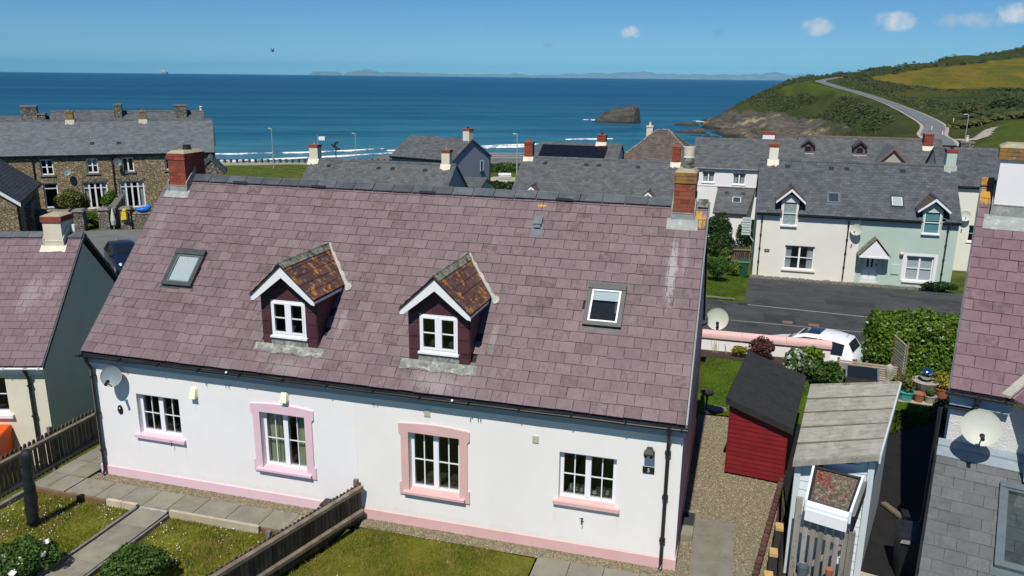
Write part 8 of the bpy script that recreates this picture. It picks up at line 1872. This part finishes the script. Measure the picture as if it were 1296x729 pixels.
# ------------------------------------------------------------------ sea front, beach, sea
SEA = -10.
def sea():
    Rb = 6.371e6; rr = np.concatenate([[0, 20], np.geomspace(40, 30000, 150)]); az = np.radians(np.concatenate([np.linspace(-100, -50, 12)[:-1], np.linspace(-50, 22, 120), np.linspace(22, 100, 14)[1:]]))
    A, R_ = np.meshgrid(az, rr); X, Y = 13 + R_ * np.sin(A), -13 + R_ * np.cos(A); Z = SEA - R_ ** 2 / (2 * Rb); n, m = X.shape
    b = MB(); b.v = [tuple(q) for q in np.stack([X, Y, Z], 2).reshape(-1, 3)]
    for i in range(n - 1):
        for j in range(m - 1): a = i * m + j; b.f.append((a + m, a + m + 1, a + 1, a)); b.m.append(0)
    m_, nt, N, B = new_mat('sea'); h = NB(nt); pos = h.pos(); dist = h.vlen(h.vsub(pos, (13, -13, -10)))
    rot = h.vrot(pos, -.45)          # x along the crests
    sw = h.noise(.020, 4, .55, vec=rot, stretch=(.28, 1.7, 1), dist=.3); sw2 = h.noise(.0045, 4, .6, vec=rot, stretch=(.25, 1.6, 1)); chop = h.noise(.35, 6, .72, vec=rot, stretch=(.45, 1.4, 1)); mid = h.noise(.07, 5, .65, vec=rot, stretch=(.3, 1.6, 1))
    k = h.ramp(dist, 175, 900); k = h.math('POWER', k, .55)
    near = h.mix(h.ramp(sw, .40, .60), (.009, .092, .140), (.034, .165, .215)); far = h.mix(h.ramp(sw2, .42, .6), (.004, .050, .112), (.008, .072, .148))
    c = h.mix(k, near, far); c = h.mix(h.math('MULTIPLY', h.ramp(mid, .5, .68), h.ramp(dist, 300, 3000, .6, .25)), c, (.003, .045, .095))
    c = h.value(c, h.ramp(chop, .32, .68, .74, 1.3)); c = h.mix(h.ramp(dist, 170, 235, .55, 0), c, (.10, .24, .27))
    h.set(B.inputs['Base Color'], c); B.inputs['Roughness'].default_value = .38; B.inputs['IOR'].default_value = 1.2; spec(B, .30)
    bm = h.bump(sw, .55, 2.2); bm = h.bump(mid, .6, .9, bm); bm = h.bump(chop, .7, .25, bm); nt.links.new(bm, B.inputs['Normal'])
    b.build('sea', m_, None, smooth=True, kind='structure')
sea()
def foam_mat():
    m_, nt, N, B = new_mat('foam'); h = NB(nt); rot = h.vrot(h.pos(), -.75)
    n1 = h.noise(.22, 8, .78, vec=rot, stretch=(.45, 1.3, 1)); B.inputs['Base Color'].default_value = (.86, .88, .9, 1); B.inputs['Roughness'].default_value = .8; spec(B, .1)
    e = h.attr('edge'); a = h.math('ADD', h.math('MULTIPLY', h.sep(e)[0], .85), h.math('MULTIPLY', h.math('SUBTRACT', n1, .5), 3.6)); h.set(B.inputs['Alpha'], h.ramp(a, .45, .8)); return m_
M['foam'] = foam_mat()
def foam(name, pts, w, z=SEA + .12):
    """a breaking crest: strip along pts, densest on its line and torn at both edges"""
    P = np.array(pts, float); n = 60; t = np.linspace(0, len(P) - 1, n); x = np.interp(t, range(len(P)), P[:, 0]); y = np.interp(t, range(len(P)), P[:, 1]); d = np.gradient(np.c_[x, y], axis=0); d /= np.linalg.norm(d, axis=1)[:, None]; nn = np.c_[-d[:, 1], d[:, 0]]
    b = MB(); K = 7; col = []
    for i in range(n):
        ww = w * (.55 + .45 * math.sin(i * .9 + P[0, 0]) * math.sin(i * .37)) * (1 if 3 < i < n - 4 else .3)
        for j in range(K):
            u = j / (K - 1) * 2 - 1; b.v.append((x[i] + nn[i, 0] * u * ww, y[i] + nn[i, 1] * u * ww, z + .35 * max(0, 1 - abs(u) * 2.4))); e = (1 - abs(u)) * (1 if 2 < i < n - 3 else .2); col += [e, e, e, 1]
    for i in range(n - 1):
        for j in range(K - 1): a = i * K + j; b.f.append((a, a + 1, a + K + 1, a + K)); b.m.append(0)
    o = b.build(name, M['foam'], None, smooth=True, kind='stuff'); at = o.data.color_attributes.new('edge', 'FLOAT_COLOR', 'POINT'); at.data.foreach_set('color', col)
foam('surf', [(-98, 131), (-88, 138), (-76, 152), (-66, 165), (-55, 181), (-48, 190), (-38, 198)], 3.0)
foam('surf', [(-112, 142), (-100, 148), (-84, 160), (-72, 176)], 1.0)
foam('surf', [(-72, 168), (-62, 178), (-52, 192), (-40, 205)], 1.7)
foam('surf', [(-38, 222), (-30, 228), (-24, 231)], 1.2)
foam('surf', [(-54, 334), (-51, 336), (-48, 334)], .9); foam('surf', [(-8, 347), (-5, 345), (-1, 338)], 1.3)
def rock_mass(name, label, loc, ext, seed, prof, cat='rock'):
    """jagged stack of tilted strata: prof gives height along x"""
    n, m = 60, 34; b = MB(); g = random.Random(seed); X, Y = ext
    for i in range(n + 1):
        u = i / n * 2 - 1; hgt = np.interp(u, [p[0] for p in prof], [p[1] for p in prof])
        for j in range(m + 1):
            v = j / m * 2 - 1; e = max(0, 1 - abs(v) ** 2.2) ** .55; x, y = u * X, v * Y * (1 - .25 * u * u)
            s = math.sin(x * 1.1 + v * 6 + seed) * .25 + math.sin(x * 2.7 - v * 9) * .16 + math.sin(y * 2.1 + x * .6 + 1.3 * seed) * .3
            z = -1.2 + (hgt + 1.2) * e + s * (.35 + .9 * e) * min(1, hgt / 3 + .25) + g.uniform(-.12, .12); b.v.append((x + g.uniform(-.15, .15), y + s * .5, z))
    for i in range(n):
        for j in range(m): a = i * (m + 1) + j; b.f.append((a, a + m + 1, a + m + 2, a + 1)); b.m.append(0)
    return b.build(name, M['sea_rock'], None, loc=None, label=label, category=cat) if False else link(name, b.mesh(name, M['sea_rock']), None, loc, (0, 0, -.2), label=label, category=cat)
def rock_material():
    m, nt, N, B = new_mat('sea_rock'); h = NB(nt); lay = h.noise(.5, 8, .75, vec=h.vrot(h.pos(), .5), stretch=(.35, 1, 2.2))
    c = h.mix(h.ramp(lay, .36, .66), (.024, .022, .019), (.115, .10, .078)); c = h.mix(h.ramp(h.noise(.25, 5, .7), .55, .66, 0, .7), c, (.05, .055, .02)); c = h.value(c, h.ramp(h.sep(h.pos())[2], -9.8, -8.9, .4, 1)); h.set(B.inputs['Base Color'], c); B.inputs['Roughness'].default_value = .85
    nt.links.new(h.bump(h.noise(.9, 8, .75), .9, .5), B.inputs['Normal']); M['sea_rock'] = m
rock_material()
rock_mass('sea_stack', 'dark sloping rock stack standing alone in the sea', (-38.6, 326, SEA), (10.3, 6), 2, [(-1, -.6), (-.85, .4), (-.5, 3.6), (-.1, 5.2), (.25, 5.7), (.6, 6.5), (.84, 7.1), (.93, 6.2), (1, -.8)])
rock_mass('reef', 'low dark reef awash in front of the headland point', (-9, 318, SEA), (6, 3), 3, [(-1, -.8), (-.6, .5), (0, .9), (.4, 1.2), (.8, .5), (1, -.8)], 'reef')
rock_mass('reef', 'low dark reef behind the brown hipped roof', (-4.5, 272, SEA), (6.5, 2.6), 4, [(-1, -.8), (-.7, .3), (-.2, .8), (.4, 1.2), (.7, 1.3), (1, -.8)], 'reef')
rock_mass('reef', 'small black rocks at the foot of the headland', (6, 277, SEA), (5, 2.4), 5, [(-1, -.8), (-.5, .8), (0, 1.0), (.5, 1.2), (1, -.8)], 'reef')
# wall posts along the sea front, railing, lamps, bench, hedge
t = thing('sea_wall', 'pale sea wall topped with a row of short posts beyond the green', 'wall', (0, 0, 0))
A, B_ = Vector((-90, 82.3, 0)), Vector((-36, 100.4, 0)); b = MB(); u = (B_ - A).normalized(); n_ = Vector((-u.y, u.x, 0)) * .3
b.hexa([A - n_ + Vector((0, 0, -8.5)), B_ - n_ + Vector((0, 0, -8.5)), B_ + n_ + Vector((0, 0, -8.5)), A + n_ + Vector((0, 0, -8.5)), A - n_ + Vector((0, 0, -4.85)), B_ - n_ + Vector((0, 0, -4.5)), B_ + n_ + Vector((0, 0, -4.5)), A + n_ + Vector((0, 0, -4.85))]); b.build('masonry', M['concrete_pale'], t)
L = (B_ - A).length; k = 62
for i in range(k):
    p = A + u * (L * (i + .5) / k); zt = -4.85 + .35 * (i + .5) / k; b = MB(); b.box(p.x - .14, p.y - .14, zt + .002, p.x + .14, p.y + .14, zt + .55); b.build('post', M['fence_wood'], t)
def lamp_post(label, x, y, z0, h, mt='galv'):
    t = thing('street_lamp', label, 'street lamp', (x, y, z0)); b = MB(); b.tube([(0, 0, -.3), (0, 0, h * .45)], .075, 8); b.tube([(0, 0, h * .45), (0, 0, h - .1), (-.12, .05, h), (-.25, .1, h + .02)], .048, 8); b.build('pole', M[mt], t); b = MB(); b.hexa([(-.58, .02, h - .02), (-.22, .02, h - .03), (-.22, .17, h - .03), (-.58, .17, h - .02), (-.55, .04, h + .05), (-.25, .03, h + .07), (-.25, .16, h + .07), (-.55, .15, h + .05)]); b.build('lamp_head', M['dish'], t)
lamp_post('tall pale street lamp above the green, leftmost on the sea front', -50.2, 86.8, gz(-50.2, 86.8), 1.0 - gz(-50.2, 86.8))
lamp_post('tall pale street lamp above the long grey roof on the sea front', -40.2, 92.4, gz(-40.2, 92.4), .25 - gz(-40.2, 92.4))
lamp_post('tall pale street lamp beside the grey-blue gabled house', -13.7, 83.4, gz(-13.7, 83.4), 1.55 - gz(-13.7, 83.4))
lamp_post('grey lamp pole on the near pasture of the hillside', 40.7, 103.8, gz(40.7, 103.8), 4.3 - gz(40.7, 103.8))
t = thing('railing', 'thin dark railing along the promenade behind the street lamp', 'railing', (-26, 111, 0))
for z in (.35, .7, 1.05):
    b = MB(); b.tube([(-8, -3.2, -4.75 + z), (9, 3.4, -4.65 + z)], .035, 6); b.build('rail', M['galv'], t)
for i in range(9):
    k = i / 8; b = MB(); b.tube([(-8 + 17 * k, -3.2 + 6.6 * k, -5.0), (-8 + 17 * k, -3.2 + 6.6 * k, -3.55)], .05, 6); b.build('post', M['galv'], t)
t = thing('notice_board', 'small white notice board on the promenade', 'sign', (-18.6, 108, gz(-18.6, 108))); b = MB(); b.box(-.45, -.05, .9, .45, .05, 2.1); b.build('board', M['white_paint'], t); b = MB(); b.box(-.05, -.04, 0, .05, .04, .9); b.box(-.2, -.04, 2.1, .2, .04, 2.6); b.build('post', M['white_paint'], t)
t = thing('bench', 'white bench on the sea front grass between houses and sea', 'bench', (-15.6, 84.6, gz(-15.6, 84.6)), .3); b = MB(); b.box(-.8, -.2, .45, .8, .2, .51); b.build('seat', M['white_paint'], t); b = MB(); b.box(-.8, .17, .6, .8, .21, .85); b.build('backrest', M['white_paint'], t)
for sx in (-.8, .8): b = MB(); b.box(sx - .05, -.22, 0, sx + .05, .25, .45); b.build('leg', M['galv'], t)
hedge('hedge', 'dark clipped hedge beyond the mint gable', (-13.5, 66, gz(-13.5, 66)), (9, 1.6, 2.0), 5000, 'leaf_dark', .16, 7)
hedge('hedge', 'long low hedge along the promenade behind the bench', (-18, 95, gz(-18, 95)), (16, 1.6, 1.1), 4500, 'leaf_mid', .16, 8, .35)
drape('promenade', -34, -8, 74, 92, 30, 24, lambda p: in_poly(p, [(-34, 82), (-8, 90), (-8, 80), (-30, 74)]), .05, 'concrete_pale')

# ------------------------------------------------------------------ headland: road, hedges, gorse
def ribbon(name, pts, w, k, mt, off=0.):
    P = np.array(pts, float); n = 160; t = np.linspace(0, len(P) - 1, n); 
    def cub(col):
        out = []
        for q in t:
            i = min(int(q), len(P) - 2); f = q - i; p = [P[max(i - 1, 0)][col], P[i][col], P[i + 1][col], P[min(i + 2, len(P) - 1)][col]]
            out.append(.5 * (2 * p[1] + (p[2] - p[0]) * f + (2 * p[0] - 5 * p[1] + 4 * p[2] - p[3]) * f * f + (3 * p[1] - p[0] - 3 * p[2] + p[3]) * f ** 3))
        return np.array(out)
    x, y = cub(0), cub(1); d = np.gradient(np.c_[x, y], axis=0); d /= np.linalg.norm(d, axis=1)[:, None]; nn = np.c_[-d[:, 1], d[:, 0]]; zc = ground_z(x, y, False) + k; b = MB()
    for i in range(n):
        w_ = w * (1 - .3 * float(smooth(np.array(y[i]), 190, 260)))
        for s in (-1, -.33, .33, 1): b.v.append((x[i] + nn[i, 0] * (s * w_ + off), y[i] + nn[i, 1] * (s * w_ + off), zc[i]))
    for i in range(n - 1):
        for j in range(3): a = i * 4 + j; b.f.append((a, a + 4, a + 5, a + 1)); b.m.append(0)
    return b.build(name, M[mt], None, smooth=True, kind='structure')
ribbon('road_verge', ROAD, 2.6, .16, 'far_verge'); ribbon('hill_road', ROAD, 1.95, .26, 'far_road')
drape('track', 47, 60, 140, 160, 20, 24, lambda p: in_poly(p, [(47.5, 143), (52, 146), (56, 156), (58, 155), (54, 144), (49, 140)]), .12, 'far_verge')
def gorse(name, n, mask, size, mt, hgt, seed, xr=(0, 330), yr=(150, 650)):
    g = np.random.default_rng(seed); x, y = g.uniform(*xr, n * 6), g.uniform(*yr, n * 6); k = mask(x, y) > g.random(n * 6); x, y = x[k][:n], y[k][:n]; z = ground_z(x, y); q = 5
    s = size * g.uniform(.6, 1.6, len(x)); pp = np.repeat(np.c_[x, y, z], q, 0); ss_ = np.repeat(s, q); d = g.normal(0, 1, (len(pp), 3)); d[:, 2] = np.abs(d[:, 2]) + .2; d /= np.linalg.norm(d, axis=1)[:, None]
    pp = pp + d * ss_[:, None] * np.array([1, 1, hgt]) * .9; d = d * .45 + np.array([0, -.25, .8]) + g.normal(0, .22, (len(pp), 3)); d /= np.linalg.norm(d, axis=1)[:, None]; a = g.normal(0, 1, (len(pp), 3)); a -= (a * d).sum(1)[:, None] * d; a /= np.linalg.norm(a, axis=1)[:, None]; b_ = np.cross(d, a); r = (ss_ * .62)[:, None]
    quads(name, np.stack([pp - a * r, pp - b_ * r * .7, pp + a * r, pp + b_ * r * .7], 1), M[mt], kind='stuff')
def m_gorse(x, y):
    p = np.c_[x, y]; clear = np.maximum.reduce([in_poly(p, FIELD).astype(float), in_poly(p, MEADOW).astype(float), in_poly(p, PASTURE).astype(float), rock_mask(x, y)]); near = (road_dist(x, y) < 5.5).astype(float)
    w = smooth(field_noise(x, y, .045, 14) + .6 * field_noise(x, y, .13, 15), -.25, .35); land = (ground_z(x, y) > -6.5).astype(float)
    return (1 - clear) * (1 - near) * w * land * (np.hypot(x, y) > 150)
gorse('gorse', 42000, m_gorse, .48, 'leaf_gorse', .7, 61); gorse('gorse', 22000, m_gorse, .42, 'leaf_gorse_olive', .6, 62)
def along(poly, w):
    def f(x, y):
        d = np.full(x.shape, 1e9)
        for (a, b_) in zip(poly[:-1], poly[1:]):
            ax, ay = a; bx, by = b_; L2 = (bx - ax) ** 2 + (by - ay) ** 2; k = np.clip(((x - ax) * (bx - ax) + (y - ay) * (by - ay)) / L2, 0, 1); d = np.minimum(d, np.hypot(x - ax - k * (bx - ax), y - ay - k * (by - ay)))
        return smooth(d, w, w * .5)
    def g(x, y):
        d = np.full(x.shape, 1e9)
        for (a, b_) in zip(poly[:-1], poly[1:]):
            ax, ay = a; bx, by = b_; L2 = (bx - ax) ** 2 + (by - ay) ** 2; k = np.clip(((x - ax) * (bx - ax) + (y - ay) * (by - ay)) / L2, 0, 1); d = np.minimum(d, np.hypot(x - ax - k * (bx - ax), y - ay - k * (by - ay)))
        return (d < w).astype(float)
    return g
gorse('hedgerow', 4200, along([(33, 372), (39, 387), (55, 416), (73, 444), (97, 481), (124, 517), (152, 551), (181, 585), (208, 598), (260, 620)], 4.0), .9, 'leaf_gorse', 1.2, 63)
gorse('hedgerow', 8000, along([(58, 375), (72, 350), (85, 322), (104, 300), (150, 270), (210, 240)], 7), .8, 'leaf_gorse', 1.0, 64, (40, 240), (200, 400))
gorse('hedgerow', 1800, along([(62, 384), (84, 423), (112, 459), (157, 499), (215, 545)], 3.2), 1.1, 'leaf_gorse', 1.2, 65)
gorse('hedgerow', 1500, along([(64, 178), (78, 190), (92, 192), (120, 200)], 5), 1.2, 'leaf_gorse', 1.1, 67, (50, 130), (160, 220))
gorse('hedgerow', 900, along([(57, 172), (66, 168), (76, 170)], 3), .9, 'leaf_gorse_olive', 1, 68, (50, 90), (150, 190))
for i, (x, y, r) in enumerate(((62, 190, 2.6), (70, 196, 3.2), (79, 198, 2.8))):
    shrub('thorn_tree', ('dark wind-cut thorn bush left of the hedge gap on the hillside', 'broad dark thorn tree in the middle of the hillside pasture edge', 'dark thorn tree at the right of the pasture edge')[i], 'tree', (x, y, gz(x, y) - .3), (r, r, r * .62), 2600, 'leaf_gorse_olive' if i == 0 else 'leaf_gorse', .32, 70 + i)
for i, (x, y) in enumerate(((48.6, 163), (57.4, 186), (48.3, 152))):
    b = MB(); z = gz(x, y); b.box(x - .06, y - .06, z - .2, x + .06, y + .06, z + .9); b.build('marker_post', M['white_paint'], None, label=('white marker post beside the bend of the hill road', 'white marker post on the upper side of the hill road', 'white post at the foot of the hill road')[i], category='post')

# ------------------------------------------------------------------ far islands, ship, gull
def island(name, prof, dist, mt, seed):
    """low hill range across the bay: prof = (bearing in degrees, height in metres)"""
    g = random.Random(seed); a = np.linspace(prof[0][0], prof[-1][0], 160); hh = np.interp(a, [p[0] for p in prof], [p[1] for p in prof]); b = MB(); K = 9; drop = dist ** 2 / (2 * 6.371e6)
    for i, (q, e) in enumerate(zip(a, hh)):
        e = e * (1 + .10 * math.sin(i * .9 + seed) + .07 * math.sin(i * 2.3)) + g.uniform(-2, 2)
        for j in range(K):
            u = j / (K - 1); r = dist + 2600 * u; z = (e + 4) * math.sin(PI * min(1, u * 1.15 + .0)) ** .8 if 0 < u < 1 else -25; b.v.append((13 + r * math.sin(math.radians(q)), -13 + r * math.cos(math.radians(q)), SEA - drop + z + (0 if not (0 < u < 1) else g.uniform(-3, 3))))
    for i in range(len(a) - 1):
        for j in range(K - 1): k = i * K + j; b.f.append((k, k + K, k + K + 1, k + 1)); b.m.append(0)
    b.build(name, M[mt], None, smooth=True, kind='structure')
M['far_land'] = mat('far_land', (.11, .13, .07), (.20, .19, .15), .004, .95, 0)
ISL = [(-29.63, 22), (-29.41, 99), (-27.91, 107), (-27.54, 66), (-27.23, 89), (-26.48, 158), (-25.53, 163), (-25.0, 112), (-22.85, 112), (-21.5, 97), (-20.15, 71), (-18.51, 79), (-16.32, 90), (-15.77, 115), (-14.95, 75), (-13.58, 81), (-11.84, 123), (-9.78, 154), (-8.69, 148), (-7.63, 208), (-6.29, 181), (-4.96, 143), (-2.34, 144), (.22, 156), (.97, 191), (1.46, 235), (1.96, 205), (2.71, 166), (3.69, 170), (5.62, 168), (12, 150)]
island('hills', [p for p in ISL if p[0] < -27.5] + [(-27.5, 20)], 24000, 'far_land', 1); island('hills', [(-27.4, 30)] + [p for p in ISL if p[0] > -27.4], 24000, 'far_land', 2)
def ship():
    d, a = 9000, math.radians(-38.69); t = thing('cargo_ship', 'red and white cargo ship on the horizon', 'ship', (13 + d * math.sin(a), -13 + d * math.cos(a), SEA - d * d / (2 * 6.371e6)), -.65)
    b = MB(); b.prism([(-72, 0, -3), (66, 0, -3), (80, 0, 17), (60, 0, 17), (58, 0, 13), (-60, 0, 13), (-62, 0, 17), (-75, 0, 17)], (0, 18, 0)); b.build('hull', M['hull_red'], t)
    b = MB(); b.box(-66, 3, 17.1, -46, 15, 34); b.box(-62, 4, 34.1, -52, 14, 40); b.build('superstructure', M['white_paint'], t)
    b = MB()
    for i in range(4): b.box(-36 + i * 22, 3, 13.1, -20 + i * 22, 15, 19)
    b.build('hatch', M['concrete_pale'], t)
ship()
t = thing('gull', 'small dark bird flying above the sea', 'bird', (-34.66, 63.45, 10.66), 1.1)
b = MB(); n = 9
prof = [(-.17, .008), (-.12, .03), (-.04, .05), (.05, .048), (.12, .032), (.17, .022), (.205, .010)]
for i, (x, r) in enumerate(prof):
    for j in range(8): q = 2 * PI * j / 8; b.v.append((x, r * math.cos(q), r * math.sin(q) + .02 * (x > .1)))
for i in range(len(prof) - 1):
    for j in range(8): a = i * 8 + j; c = i * 8 + (j + 1) % 8; b.f.append((a, a + 8, c + 8, c)); b.m.append(0)
b.hexa([(-.27, -.05, 0), (-.14, -.02, 0), (-.14, .02, 0), (-.27, .05, 0), (-.27, -.05, .01), (-.14, -.02, .012), (-.14, .02, .012), (-.27, .05, .01)]); b.build('bird_body', M['black_metal'], t, smooth=True)
for s in (-1, 1):
    b = MB(); b.prism([(.08, s * .03, .02), (.06, s * .2, .20), (-.02, s * .40, .33), (-.05, s * .40, .33), (-.05, s * .19, .19), (-.06, s * .03, .02)][::s], (0, 0, .012)); b.build('wing', M['black_metal'], t)

# ------------------------------------------------------------------ the sea air
def haze():
    b = MB(); b.box(-27000, -60, -80, 9000, 29500, 330)
    m, nt, N, B = new_mat('haze'); N.remove(B); v = N.new('ShaderNodeVolumePrincipled'); v.inputs['Color'].default_value = (.20, .66, 1, 1); v.inputs['Density'].default_value = HAZE; v.inputs['Anisotropy'].default_value = -.4
    nt.links.new(v.outputs[0], N['Material Output'].inputs['Volume']); b.build('haze', m, None, kind='stuff')
HAZE = 3.6e-5
haze()
